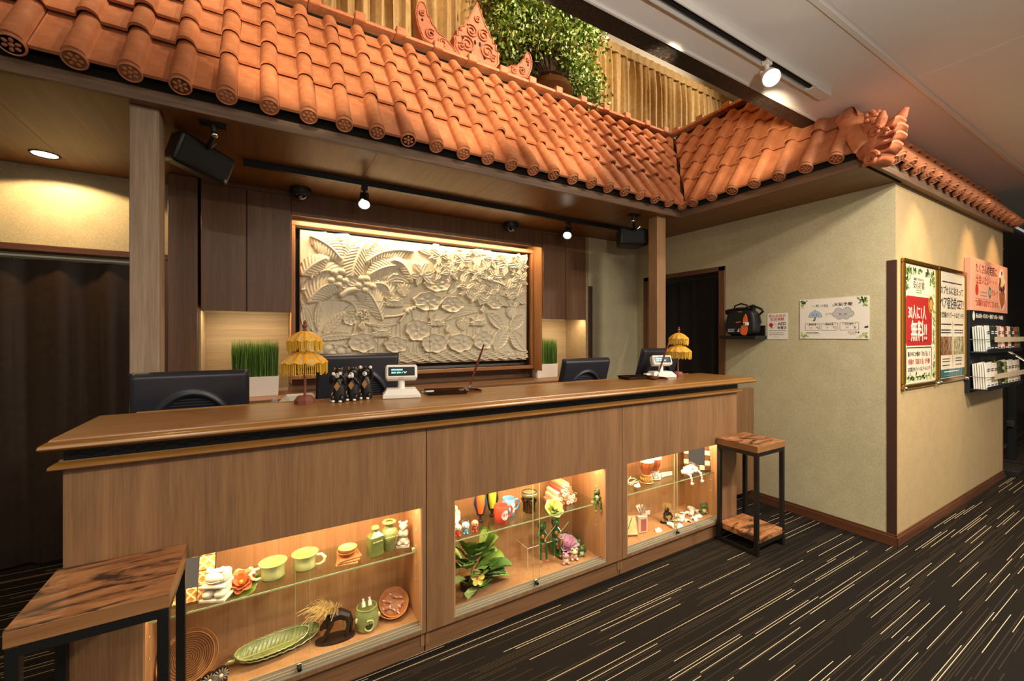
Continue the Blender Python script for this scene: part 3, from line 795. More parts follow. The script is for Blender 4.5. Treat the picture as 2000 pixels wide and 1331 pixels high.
for (cx, cy, cz) in clumps:
    br.tube([(0.02 * rl.uniform(-1, 1), 0.02 * rl.uniform(-1, 1), 0.30), (cx * 0.5, cy * 0.5, 0.30 + (cz - 0.30) * 0.5 + 0.1), (cx, cy, cz)], [0.006, 0.004, 0.002], 4, cap=False)
    for j in range(105):
        g = [rl.gauss(0, 0.062) for _ in range(3)]
        c = Vector((cx + g[0], min(0.145, cy + g[1]), cz + g[2])); s = rl.uniform(0.014, 0.026)
        d1 = Vector((rl.gauss(0, 1), rl.gauss(0, 1), rl.gauss(0, 1))).normalized(); d2 = d1.orthogonal().normalized()
        d2 = (Matrix.Rotation(rl.uniform(0, 6.28), 3, d1) @ d2)
        m.add([c, c + d1 * s + d2 * s * .55, c + d1 * 2 * s, c + d1 * s - d2 * s * .55], [(0, 1, 2, 3)])
tag(m.build('foliage', M['leaf'], pot, smooth=0), kind='stuff')
M['bark'] = flat('twig_bark', '4a3620', 0.8)
br.build('twigs', M['bark'], pot)
# ================================================================== POSTS, COUNTER, BACK CABINETS
p1 = BX(-0.505, -0.403, 2.44, 2.57, 0, SOF, 0.003).build('wooden_post', M['post']); tag(p1, 'pale grain wooden post rising behind the left end of the counter', 'post')
p2 = BX(2.875, 2.982, 2.44, 2.535, 0, SOF, 0.003).build('wooden_post', M['post2']); tag(p2, 'tan wooden post behind the right end of the counter', 'post')
CX0, CX1, CY = -0.52, 2.93, 1.78
# worktop with its mouldings ------------------------------------------------
ct = thing('counter_top', 'long brown wooden reception counter top with moulded edge and black carved frieze', 'counter top', (0, 0, 0))
def ring(prof, x0, x1, y0, y1, name, mat, rear=False):
    """moulding profile (outward offset, z) swept round front and both ends of a rectangle"""
    m = MB(); n = len(prof)
    cs = [((x0, y1), (-1, 0)), ((x0, y0), (-1, -1)), ((x1, y0), (1, -1)), ((x1, y1), (1, 0))]
    vs = [(c[0] + d[0] * o, c[1] + d[1] * o, z) for c, d in cs for o, z in prof]
    fs = [(a * n + k, a * n + (k + 1) % n, (a + 1) * n + (k + 1) % n, (a + 1) * n + k) for a in range(3) for k in range(n)]
    fs += [tuple(range(n))[::-1], tuple(range(3 * n, 4 * n))]
    m.add(vs, fs); return m.build(name, mat, ct, smooth=40)
BX(CX0 - 0.005, 3.035, 1.73, 2.15, 1.068, 1.10).build('worktop', M['top'], ct)
BX(-0.425, 2.90, 2.15, 2.165, 1.06, 1.103, 0.002).build('rear_edging', M['top'], ct)
nose = [(0, 1.1), (0.006, 1.099), (0.010, 1.094), (0.010, 1.091), (0.018, 1.089), (0.026, 1.083), (0.028, 1.075), (0.024, 1.068), (0.014, 1.064), (0, 1.063)]
ring(nose, CX0 - 0.004, 3.034, 1.735, 2.15, 'nosing', M['moulding'])
BX(CX0 + 0.005, CX1 - 0.005, 1.770, 2.10, 1.025, 1.066).build('frieze', M['black_metal'], ct)
rf = random.Random(2); m = MB()
for k in range(220):
    x = CX0 + 0.02 + (CX1 - CX0 - 0.04) * k / 220
    m.ball((x, 1.7695, 1.046 + 0.006 * math.sin(k * 1.7)), (0.010, 0.0013, 0.009), 6, 4, rot=(0, rf.uniform(0, 3), 0))
m.build('carved_relief', M['black_metal'], ct)
cor = [(0, 1.03), (0.008, 1.029), (0.010, 1.022), (0.018, 1.019), (0.028, 1.012), (0.029, 1.004), (0.022, 0.998), (0, 0.996)]
ring(cor, CX0 + 0.004, CX1 - 0.008, 1.780, 2.10, 'cornice', M['moulding'])
sdk = thing('staff_desk', 'low wooden staff desk behind the counter carrying the monitors', 'desk')
BX(CX0 + 0.02, 2.86, 2.22, 2.43, 0.735, 0.765).build('desk_top', M['counter_x'], sdk)
BX(CX0 + 0.13, 2.86, 2.43, 2.62, 0.735, 0.765).build('desk_top', M['counter_x'], sdk)
BX(-0.35, -0.32, 2.23, 2.60, 0.0, 0.735).build('desk_support', M['counter_x'], sdk)
BX(2.80, 2.83, 2.23, 2.60, 0.0, 0.735).build('desk_support', M['counter_x'], sdk)
# three display cabinets ----------------------------------------------------
CASES = [(-0.52, 0.616, -0.335, 0.598), (0.618, 1.797, 0.748, 1.672), (1.799, 2.93, 1.838, 2.752)]
CB, CT_, SH = 0.128, 0.648, 0.437      # opening bottom, top; glass shelf
desc = ['left display cabinet of the counter, showing green ceramic cups and leaf trays', 'middle display cabinet of the counter, showing two mugs and a leafy plant', 'right display cabinet of the counter, showing two small drums and sea shells']
cabs = []
for i, (x0, x1, a, b) in enumerate(CASES):
    t = thing('display_cabinet', desc[i], 'cabinet', (x0, CY, 0), group='display cabinets under the counter')
    m = MB()
    g = 0.001
    m.bb(g, a - x0, 0, 0.018, 0.098, 0.996).bb(b - x0, x1 - x0 - g, 0, 0.018, 0.098, 0.996)
    m.bb(a - x0, b - x0, 0, 0.018, CT_, 0.996).bb(a - x0, b - x0, 0, 0.018, 0.098, CB - 0.012)
    m.build('front_panel', M['counter'], t)
    w = x1 - x0
    BX(g, 0.018, 0.018, 0.42, 0.03, 0.996).build('side_panel', M['counter'], t)
    BX(w - 0.018, w - g, 0.018, 0.42, 0.03, 0.996).build('side_panel', M['counter'], t)
    # lined showcase
    c0, c1 = a - x0, b - x0
    c = BX(c0 - 0.02, c1 + 0.02, 0.30, 0.312, CB - 0.03, CT_ + 0.05).build('back_panel', M['case_in'], t)
    BX(c0 - 0.02, c0 + 0.002, 0.018, 0.30, CB - 0.03, CT_ + 0.05).build('showcase_side', M['case_in'], t)
    BX(c1 - 0.002, c1 + 0.02, 0.018, 0.30, CB - 0.03, CT_ + 0.05).build('showcase_side', M['case_in'], t)
    BX(c0, c1, 0.018, 0.30, CB - 0.03, CB - 0.008).build('showcase_floor', M['case_in'], t)
    BX(c0 - 0.02, c1 + 0.02, 0.018, 0.30, CT_ + 0.05, CT_ + 0.062).build('showcase_top', M['case_in'], t)
    tr = BX(c0, c1, 0.0, 0.040, CB - 0.012, CB - 0.006).build('door_track', M['alu'], t)
    for yy in (0.002, 0.018, 0.036):
        BX(c0, c1, yy, yy + 0.003, CB - 0.006, CB + 0.006 + 0.004 * (yy > 0.03)).build('track_rib', M['alu'], tr)
    BX(c0, c0 + 0.006, 0.0, 0.018, CB, CT_).build('edge_bead', M['case_in'], t)
    BX(c1 - 0.006, c1, 0.0, 0.018, CB, CT_).build('edge_bead', M['case_in'], t)
    mid = (c0 + c1) / 2
    BX(c0 + 0.004, mid + 0.025, 0.027, 0.031, CB - 0.004, CT_ + 0.012).build('sliding_pane', M['pane'], t)
    BX(mid + 0.0252, mid + 0.0262, 0.0268, 0.0312, CB - 0.004, CT_ + 0.012).build('pane_edge', M['glass_edge'], t)
    BX(mid - 0.025, c1 - 0.004, 0.009, 0.013, CB - 0.004, CT_ + 0.012).build('sliding_pane', M['pane'], t)
    BX(mid - 0.0262, mid - 0.0252, 0.0088, 0.0132, CB - 0.004, CT_ + 0.012).build('pane_edge', M['glass_edge'], t)
    lk = MB().bb(mid - 0.022, mid - 0.004, 0.0, 0.009, CB + 0.004, CB + 0.030, 0.002).build('lock', M['chrome'], t)
    MB().tube([(mid - 0.013, 0.002, CB + 0.016), (mid - 0.013, -0.014, CB + 0.014)], 0.0075, 10).build('lock_barrel', M['black_metal'], lk)
    s = BX(c0 + 0.003, c1 - 0.003, 0.056, 0.285, SH - 0.006, SH).build('glass_shelf', M['shelf_glass'], t)
    BX(c0 + 0.003, c1 - 0.003, 0.0550, 0.0562, SH - 0.006, SH).build('shelf_edge', M['glass_edge'], s)
    for xx in (c0 + 0.002, c1 - 0.014):
        for yy in (0.09, 0.25):
            BX(xx, xx + 0.012, yy, yy + 0.02, SH - 0.016, SH - 0.0065).build('shelf_clip', M['white'], t)
    for sx in (c0 + 0.0025, c1 - 0.0025):
        mm = MB()
        for k in range(5):
            mm.ball((sx, 0.08, 0.30 + 0.075 * k), (0.0012, 0.004, 0.004), 6, 4)
        mm.build('shelf_pin_hole', M['white_trim'], t)
    BX(c0 + 0.01, c1 - 0.01, 0.024, 0.042, CT_ + 0.020, CT_ + 0.030).build('lamp_strip', M['led2'], t)
    pm = BX(0.002, w - 0.002, 0.022, 0.04, 0.0, 0.098).build('plinth', M['counter_x'], t)
    lamp_area('showcase_lamp', ((a + b) / 2, CY + 0.060, CT_ + 0.030), ((a + b) / 2, CY + 0.16, 0.1), CASE_W, (b - a) * 0.96, 0.016, WARM)
    cabs.append(t)
# swing gate between counter and wall -----------------------------------------
gt = thing('swing_gate', 'brown wooden gate panel between the counter end and the right wall', 'gate')
BX(2.94, WX - 0.004, 2.04, 2.065, 0.085, 0.955, 0.002).build('panel', M['counter'], gt)
BX(2.94, 2.952, 2.03, 2.04, 0.4, 0.46).build('hinge', M['steel'], gt)
BX(2.94, 2.952, 2.03, 2.04, 0.75, 0.81).build('hinge', M['steel'], gt)
# back wall units -------------------------------------------------------------------
tp = BX(-0.512, -0.362, BY - 0.01, 3.68, 0, SOF - 0.002, 0.002).build('tall_panel', M['cab']); tag(tp, 'narrow dark wooden tall panel beside the pale post', 'panel')
bs = thing('back_counter', 'low wooden back counter under the carved panel', 'counter', (0, 0, 0))
BX(-0.355, 2.855, 3.20, 3.68, 0.955, 0.98, 0.003).build('worktop', M['counter_x'], bs)
BX(-0.355, 2.855, 3.225, 3.68, 0.0, 0.955).build('base_front', M['cab'], bs)
def upper(name, x0, x1, split, label, ydoor):
    t = thing(name, label, 'cabinet')
    BX(x0, x1, BY + 0.002, 3.67, 1.588, SOF - 0.03).build('body', M['cab'], t)
    for a, b in ((x0, split - 0.002), (split + 0.002, x1)):
        BX(a + 0.001, b - 0.001, BY - 0.018, BY, 1.565, 2.386, 0.0015).build('door', M['cab'], t)
    BX(split - 0.02, split + 0.02, BY + 0.0005, BY + 0.012, 1.566, 1.60).build('stile', M['cab'], t)
    BX(x0, x1, BY - 0.006, BY, 2.390, SOF - 0.001).build('top_rail', M['cab_x'], t)
    BX(x0 + 0.03, x1 - 0.03, BY + 0.015, BY + 0.04, 1.578, 1.588).build('lamp_strip', M['led2'], t)
    return t
upper('wall_cabinet', -0.345, 0.170, -0.095, 'dark wooden wall cabinet with two doors, left of the carved panel', BY)
upper('wall_cabinet', 2.333, 2.862, 2.606, 'dark wooden wall cabinet with two doors, right of the carved panel', BY)
M['niche_board'] = wood('niche_back_board', '8f7b5c', 'a8926f', 'x', 160, 0.5)
nb = thing('niche_lining', 'tan boards lining the lit niche to the left of the carved panel', 'panel')
BX(-0.355, 0.170, 3.672, 3.684, 0.981, 1.565).build('back_board', M['niche_board'], nb)
BX(-0.360, -0.346, BY, 3.684, 0.981, 1.565).build('side_board', M['niche_board'], nb)
nb = thing('niche_lining', 'tan boards lining the lit niche to the right of the carved panel', 'panel')
BX(2.333, 2.862, 3.672, 3.684, 0.981, 1.565).build('back_board', M['niche_board'], nb)
BX(2.862, 2.898, 3.345, 3.684, 0.981, SOF - 0.001).build('side_board', M['niche_board'], nb)
for xa, xb in ((-0.30, 0.15), (2.36, 2.83)):
    lamp_area('niche_lamp', ((xa + xb) / 2, 3.395, 1.574), ((xa + xb) / 2, 3.47, 1.0), NICHE_W, xb - xa, 0.02, WARM)
# panelled surround of the relief
sr = thing('relief_surround', 'dark wooden surround with lit reveal around the carved stone panel', 'frame')
BX(0.172, 2.331, BY - 0.006, BY + 0.012, 2.258, SOF - 0.001).build('top_panel', M['cab'], sr)
BX(0.172, 2.331, BY + 0.012, 3.66, 2.300, 2.304).build('top_reveal', M['frame_wood'], sr)
BX(2.327, 2.331, BY, 3.66, 1.06, 2.300).build('side_reveal', M['frame_wood_z'], sr)
BX(0.172, 0.176, BY, 3.66, 1.06, 2.300).build('side_reveal', M['frame_wood_z'], sr)
fy0, fy1 = 3.50, 3.54
BX(0.176, 2.327, fy0, fy1, 2.222, 2.258, 0.004).build('frame_bar', M['frame_wood'], sr)
BX(0.176, 2.327, fy0, fy1, 1.075, 1.108, 0.004).build('frame_bar', M['frame_wood'], sr)
BX(0.176, 0.206, fy0, fy1, 1.108, 2.222, 0.004).build('frame_bar', M['frame_wood_z'], sr)
BX(2.297, 2.327, fy0, fy1, 1.108, 2.222, 0.004).build('frame_bar', M['frame_wood_z'], sr)
BX(0.172, 2.331, 3.64, 3.66, 1.06, 2.300).build('back_board', M['black'], sr)
BX(0.172, 2.331, 3.60, 3.64, 1.108, 1.13).build('mirror_strip', M['steel'], sr)
BX(0.176, 2.327, 3.655, 3.672, 0.98, 1.075).build('lower_panel', M['cab_x'], sr)
BX(0.22, 2.30, BY + 0.016, BY + 0.036, 2.288, 2.299).build('lamp_strip', M['led2'], sr)
lamp_area('relief_lamp', (1.25, BY + 0.026, 2.284), (1.25, 3.60, 1.85), RELIEF_W, 2.05, 0.02, WARM)
# ================================================================== CARVED RELIEF (a height field cut into four slabs)
RW, RH, RS = 2.032, 1.046, 0.0036
nu, nv = int(RW / RS) + 1, int(RH / RS) + 1
gu, gv = np.meshgrid(np.linspace(0, RW, nu), np.linspace(0, RH, nv))
H = np.zeros_like(gu)
def over(mask, h):
    H[mask] = np.maximum(h, H * 0.35 + 0.001)[mask] if np.ndim(h) else h
def bez(p, n=30):
    a, b, c = (np.array(q) for q in p); t = np.linspace(0, 1, n)[:, None]
    b = 2 * b - 0.5 * (a + c)
    return (1 - t) ** 2 * a + 2 * t * (1 - t) * b + t * t * c
def along(path):
    """distance to a polyline, side sign, arc parameter 0..1"""
    d = np.full(gu.shape, 9.0); s = np.zeros_like(gu); sg = np.zeros_like(gu)
    L = np.concatenate([[0], np.cumsum(np.hypot(*np.diff(path, axis=0).T))])
    for i in range(len(path) - 1):
        a, b = path[i], path[i + 1]; ab = b - a; l2 = max(ab @ ab, 1e-12)
        t = ((gu - a[0]) * ab[0] + (gv - a[1]) * ab[1]) / l2; tc = np.clip(t, 0, 1)
        dx, dy = gu - a[0] - tc * ab[0], gv - a[1] - tc * ab[1]; dd = np.hypot(dx, dy)
        k = dd < d
        d[k] = dd[k]; s[k] = (L[i] + (tc * math.sqrt(l2)))[k]; sg[k] = np.sign(ab[0] * dy - ab[1] * dx)[k]
    return d, s, sg, L[-1]
def frond(p, w, base, teeth=0.026, rib=0.003, droop=0):
    d, s, sg, L = along(bez(p))
    t = s / L
    wt = w * np.clip(np.sin(PI * np.clip(t * 0.92 + 0.08, 0, 1)) ** 0.55, 0, 1)
    phase = ((s + d * 0.75) / teeth) % 1.0
    wt = wt * (0.80 + 0.20 * (1 - np.abs(2 * phase - 1)))
    m = d < wt
    h = base + 0.013 * (1 - (d / np.maximum(wt, 1e-4)) ** 2) + rib * np.sin(2 * PI * (s + d * 0.75) / teeth) * np.clip(d / 0.02, 0, 1)
    h = np.where(d < 0.006, base + 0.021, h)
    over(m, h)
def disc(c, rx, ry, base, seed, k=8):
    x, y = (gu - c[0]) / rx, (gv - c[1]) / ry; r = np.hypot(x, y); th = np.arctan2(y, x)
    rim = 1 + 0.05 * np.sin(k * th + seed) + 0.04 * np.sin((k - 3) * th + 2 * seed)
    q = r / rim; m = q < 1
    h = base + 0.012 * q ** 2 + 0.009 * np.exp(-((q - 0.42) / 0.2) ** 2) * (0.5 + 0.5 * np.cos(5 * th + seed * 1.7)) + 0.006 * np.exp(-((q - 0.96) / 0.04) ** 2)
    h = h + 0.004 * np.sin(k * th + seed) * q ** 3
    h = np.where(q < 0.09, base + 0.012, h)
    over(m, h)
def leaf(a, b, w, base, vein=0.02, curl=0.0, edge=0.004):
    a, b = np.array(a), np.array(b)
    mid = (a + b) / 2 + curl * np.array([-(b - a)[1], (b - a)[0]])
    d, s, sg, L = along(bez((a, mid, b), 16)); t = s / L
    wt = w * np.clip(np.sin(PI * np.clip(0.04 + 0.93 * t, 0, 1)), 0, 1) ** 0.8
    q = d / np.maximum(wt, 1e-4); m = q < 1
    h = base + 0.008 * q ** 2 + edge * np.exp(-((q - 0.95) / 0.07) ** 2) + 0.0016 * np.sin(2 * PI * (s - d * 0.8) / vein)
    h = np.where(d < 0.0035, base + 0.009, h)
    over(m, h)
def dome(c, r, base, hgt):
    q = np.hypot(gu - c[0], gv - c[1]) / r; over(q < 1, base + hgt * np.sqrt(np.clip(1 - q * q, 0, 1)))
def stem(p, r, base):
    d, s, sg, L = along(bez(p) if len(p) == 3 else np.array(p)); over(d < r, base + r * 0.8 * np.sqrt(np.clip(1 - (d / r) ** 2, 0, 1)))
def lotus(c, r, base, n=5, full=1.0):
    for k in list(range(n)):
        a = PI * (0.5 + full * (k / (n - 1) - 0.5) * 1.25)
        leaf(c, (c[0] + r * math.cos(a), c[1] + r * 0.8 * math.sin(a)), r * 0.24, base + 0.006 + 0.002 * (k % 2), 0.5)
    for k in range(6):
        a = PI * (1.05 + 0.9 * k / 5)
        leaf(c, (c[0] + r * 0.95 * math.cos(a), c[1] + r * 0.45 * math.sin(a)), r * 0.17, base + 0.010, 0.5)
    for k in range(5): dome((c[0] + r * 0.12 * (k - 2), c[1] + r * (0.16 + 0.04 * (k % 2))), r * 0.07, base + 0.018, 0.006)
def tulip(c, r, base):
    for k in (-2, 2, -1, 1, 0):
        leaf((c[0] + r * 0.08 * k, c[1] - r * 0.75), (c[0] + r * 0.36 * k, c[1] + r * (0.75 - 0.07 * abs(k))), r * 0.34, base + 0.004 * (2 - abs(k)), 0.6)
rr = random.Random(7)
H += 0.0012 * np.sin(gu * 95 + 2 * np.sin(gv * 9))
# water, stems
for k in range(5):
    y0 = 0.022 + 0.016 * k
    wv = y0 + 0.006 * np.sin(gu * 60 + k * 1.7); H = np.where(np.abs(gv - wv) < 0.0055, 0.012 + 0.002 * (5 - k), H)
for x in list(np.arange(0.40, 1.72, 0.026)):
    x += rr.uniform(-.008, .008); top = 0.15 + 0.30 * rr.random()
    stem([(x, 0.09), (x + rr.uniform(-.012, .012), (top + .09) / 2), (x + rr.uniform(-.02, .02), top)], 0.0062, 0.004)
# palm fronds, back to front
FR = {'A': [(0.279, 0.852), (0.186, 0.942), (0.066, 0.994)], 'B': [(0.178, 0.834), (0.088, 0.777), (0.008, 0.689)], 'C': [(0.271, 0.709), (0.178, 0.743), (0.073, 0.67)], 'D': [(0.362, 0.673), (0.39, 0.82), (0.46, 0.985)], 'E': [(0.489, 0.846), (0.653, 0.941), (0.875, 0.959)], 'F': [(0.515, 0.744), (0.626, 0.805), (0.751, 0.829)], 'G': [(0.688, 0.864), (0.787, 0.828), (0.856, 0.690)], 'H': [(0.31, 0.61), (0.178, 0.627), (0.051, 0.486)], 'I': [(0.318, 0.602), (0.473, 0.611), (0.609, 0.363)], 'J': [(0.549, 0.668), (0.635, 0.655), (0.67, 0.577)], 'L': [(0.201, 0.629), (0.081, 0.600), (0.004, 0.585)], 'T': [(0.302, 0.846), (0.31, 0.956), (0.334, 1.06)], 'S': [(0.407, 0.838), (0.473, 0.92), (0.56, 1.03)], 'U': [(0.523, 0.736), (0.635, 0.753), (0.751, 0.735)]}
for k, w, b in (('T', .12, .004), ('S', .11, .004), ('L', .10, .004), ('J', .10, .004), ('E', .085, .008), ('A', .105, .010), ('U', .07, .007), ('F', .085, .010), ('C', .085, .010), ('G', .055, .014), ('B', .075, .014), ('D', .085, .016), ('I', .105, .010), ('H', .105, .012)):
    frond(FR[k], w, b)
stem([(0.294, 0.559), (0.34, 0.595), (0.41, 0.612)], 0.026, 0.014)
for c in [(0.236, 0.731), (0.29, 0.744), (0.44, 0.695), (0.481, 0.698), (0.216, 0.667), (0.275, 0.688), (0.318, 0.67), (0.271, 0.637), (0.419, 0.642), (0.477, 0.654), (0.527, 0.64), (0.469, 0.606)]:
    dome(c, 0.030, 0.014, 0.024)
# grassy blades, bushes and stones, lower left
for p in ([(0.0, 0.512), (0.058, 0.442), (0.085, 0.27)], [(0.0, 0.40), (0.044, 0.344), (0.062, 0.22)], [(0.125, 0.28), (0.112, 0.40), (0.144, 0.519)], [(0.07, 0.25), (0.06, 0.36), (0.02, 0.46)]):
    leaf(p[0], p[2], 0.022, 0.010, 0.5, 0.06)
leaf((0.163, 0.255), (0.314, 0.43), 0.036, 0.014, 0.03); leaf((0.11, 0.215), (0.40, 0.239), 0.034, 0.016, 0.03, 0.05)
leaf((0.13, 0.186), (0.36, 0.171), 0.022, 0.016, 0.5, -0.12); leaf((0.45, 0.347), (0.742, 0.342), 0.018, 0.016, 0.4, -0.05)
leaf((0.31, 0.43), (0.53, 0.45), 0.03, 0.008, 0.4, 0.15)
for c, r in (((0.136, 0.124), .035), ((0.193, 0.14), .045), ((0.286, 0.113), .045), ((0.224, 0.092), .04), ((0.05, 0.12), .05), ((0.10, 0.09), .03), ((0.345, 0.12), .03)): dome(c, r, 0.004, 0.022)
stem([(0.294, 0.525), (0.37, 0.50), (0.407, 0.436)], 0.009, 0.012); stem([(0.407, 0.436), (0.40, 0.34), (0.382, 0.255)], 0.009, 0.012)
for c in [(0.431, 0.415), (0.473, 0.429), (0.489, 0.395), (0.452, 0.386)]:
    for k in range(5): dome((c[0] + .013 * math.cos(k * 1.257), c[1] + .013 * math.sin(k * 1.257)), 0.009, 0.016, 0.008)
# lotus leaves, flowers, buds
disc((0.358, 0.375), 0.055, 0.05, 0.006, 1)
for c, rx, ry, b, sd in (((1.079, 0.692), .118, .062, .014, 2), ((0.992, 0.539), .125, .082, .014, 3), ((1.22, 0.522), .108, .072, .014, 4.2), ((1.656, 0.567), .10, .072, .014, 5), ((0.908, 0.288), .108, .092, .014, 6), ((0.448, 0.187), .108, .078, .014, 1.2), ((0.719, 0.167), .098, .068, .014, 2.5), ((1.056, 0.175), .122, .084, .014, 0.4), ((1.297, 0.177), .120, .084, .015, 1.9), ((1.529, 0.199), .105, .086, .014, 3.3)):
    disc(c, rx, ry, b, sd)
def cap_leaf(p, w, b): leaf(p[0], p[2], w, b, 0.5, (p[1][1] - (p[0][1] + p[2][1]) / 2) / max(1e-3, math.hypot(p[2][0] - p[0][0], p[2][1] - p[0][1])))
cap_leaf([(0.644, 0.683), (0.733, 0.724), (0.824, 0.685)], 0.03, 0.012); cap_leaf([(1.172, 0.378), (1.307, 0.45), (1.478, 0.458)], 0.026, 0.014)
tulip((0.787, 0.628), 0.072, 0.012); tulip((1.327, 0.345), 0.07, 0.012); tulip((1.855, 0.469), 0.085, 0.012)
for c, r in (((0.697, 0.516), .088), ((0.60, 0.265), .085), ((1.074, 0.359), .085), ((1.478, 0.365), .082)): lotus(c, r, 0.012)
for c in ((0.444, 0.312), (1.182, 0.289), (1.524, 0.482)):
    dome(c, 0.032, 0.012, 0.020); leaf((c[0], c[1] - .03), (c[0], c[1] + .045), 0.014, 0.026, 0.4)
for a, b, w in (((1.66, 0.10), (1.80, 0.32), .075), ((1.99, 0.10), (1.84, 0.30), .075), ((1.83, 0.30), (1.99, 0.44), .06), ((1.58, 0.45), (1.74, 0.30), .055)): leaf(a, b, w, 0.014, 0.035, 0.05, 0.006)
for c in ((1.81, 0.05), (1.855, 0.056), (1.91, 0.056), (1.965, 0.05)): dome(c, 0.028, 0.004, 0.018)
# thicket of lily leaves and blossoms, upper right
def lily(c, r, b):
    for k in range(6):
        a = k * PI / 3 + rr.uniform(-.2, .2) + c[0] * 9; leaf(c, (c[0] + r * math.cos(a), c[1] + r * math.sin(a)), r * 0.25, b + 0.004 * (k % 2), 0.5, rr.uniform(-.15, .15))
    for k in range(4): dome((c[0] + rr.uniform(-.018, .018), c[1] + rr.uniform(-.018, .018)), 0.006, b + 0.010, 0.006)
for k in range(52):
    u = 1.02 + 0.99 * rr.random(); lo = 0.86 - 0.30 * min(1, max(0, (u - 1.05) / 0.45)); v = lo + (1.03 - lo) * rr.random()
    a = rr.uniform(0, 2 * PI); L = rr.uniform(0.09, 0.17)
    leaf((u, v), (u + L * math.cos(a), v + L * 0.9 * math.sin(a)), rr.uniform(.022, .034), rr.uniform(.006, .022), 0.5, rr.uniform(-.35, .35))
for c in ((1.10, 0.95), (1.20, 0.80), (1.32, 0.93), (1.36, 0.66), (1.48, 0.82), (1.62, 0.95), (1.66, 0.80), (1.78, 0.92), (1.80, 0.70), (1.93, 0.80), (1.94, 0.96), (1.48, 0.625), (1.678, 0.663), (0.943, 0.769), (1.90, 0.63)):
    lily(c, rr.uniform(.085, .115), 0.022)
# birds
for p, r in (([(0.63, 0.398), (0.751, 0.413), (0.80, 0.44)], .010), ([(0.75, 0.36), (0.78, 0.40), (0.81, 0.445)], .010)): stem(p, r, 0.020)
for c, r in (((0.815, 0.447), .026), ((0.835, 0.462), .022), ((0.868, 0.48), .018)): dome(c, r, 0.018, 0.020)
stem([(0.875, 0.482), (0.91, 0.50), (0.95, 0.505)], 0.006, 0.022)
for c, r in (((1.585, 0.768), .024), ((1.61, 0.760), .022), ((1.555, 0.775), .015)): dome(c, r, 0.026, 0.018)
stem([(1.50, 0.779), (1.53, 0.776), (1.56, 0.775)], 0.005, 0.030); stem([(1.61, 0.757), (1.68, 0.745), (1.75, 0.72)], 0.011, 0.028)
H = np.clip(H * 1.6, 0, 0.075)
for _ in range(1):
    Hp = np.pad(H, 1, mode='edge'); H = 0.68 * H + 0.08 * (Hp[:-2, 1:-1] + Hp[2:, 1:-1] + Hp[1:-1, :-2] + Hp[1:-1, 2:])
rel = thing('carved_relief', 'large cream stone relief of palms, lotus leaves and lilies on the back wall', 'wall relief', (0.238, 3.545, 1.160))
def slab(u0, u1, v0, v1):
    i0, i1 = int(u0 / RS), min(nu - 1, int(u1 / RS)); j0, j1 = int(v0 / RS), min(nv - 1, int(v1 / RS))
    U = gu[j0:j1 + 1, i0:i1 + 1].copy(); V = gv[j0:j1 + 1, i0:i1 + 1].copy(); Z = H[j0:j1 + 1, i0:i1 + 1].copy()
    for sl in ((0, slice(None)), (-1, slice(None)), (slice(None), 0), (slice(None), -1)): Z[sl] -= 0.006
    n, m = U.shape[1], U.shape[0]
    idx = np.arange(n * m).reshape(m, n)
    f = np.stack([idx[:-1, :-1], idx[:-1, 1:], idx[1:, 1:], idx[1:, :-1]], -1).reshape(-1, 4)
    co = np.stack([U, -Z, V], -1).reshape(-1, 3)
    bd = np.concatenate([idx[0, :], idx[1:, -1], idx[-1, -2::-1], idx[-2:0:-1, 0]])
    back = co[bd].copy(); back[:, 1] = 0.05; nb_ = len(co); k = len(bd)
    rim = np.array([(bd[(q + 1) % k], bd[q], nb_ + q, nb_ + (q + 1) % k) for q in range(k)])
    me = bpy.data.meshes.new('carved_slab'); me.from_pydata(np.concatenate([co, back]).tolist(), [], f.tolist() + rim.tolist())
    me.materials.append(M['relief']); me.polygons.foreach_set('use_smooth', [True] * len(me.polygons)); me.update()
    o = bpy.data.objects.new('carved_slab', me); COL.objects.link(o); o.parent = rel
for a in ((0, 0.472, 0.518, RH), (0.4745, RW, 0.518, RH), (0, 1.01, 0, 0.5155), (1.0125, RW, 0, 0.5155)): slab(*a)
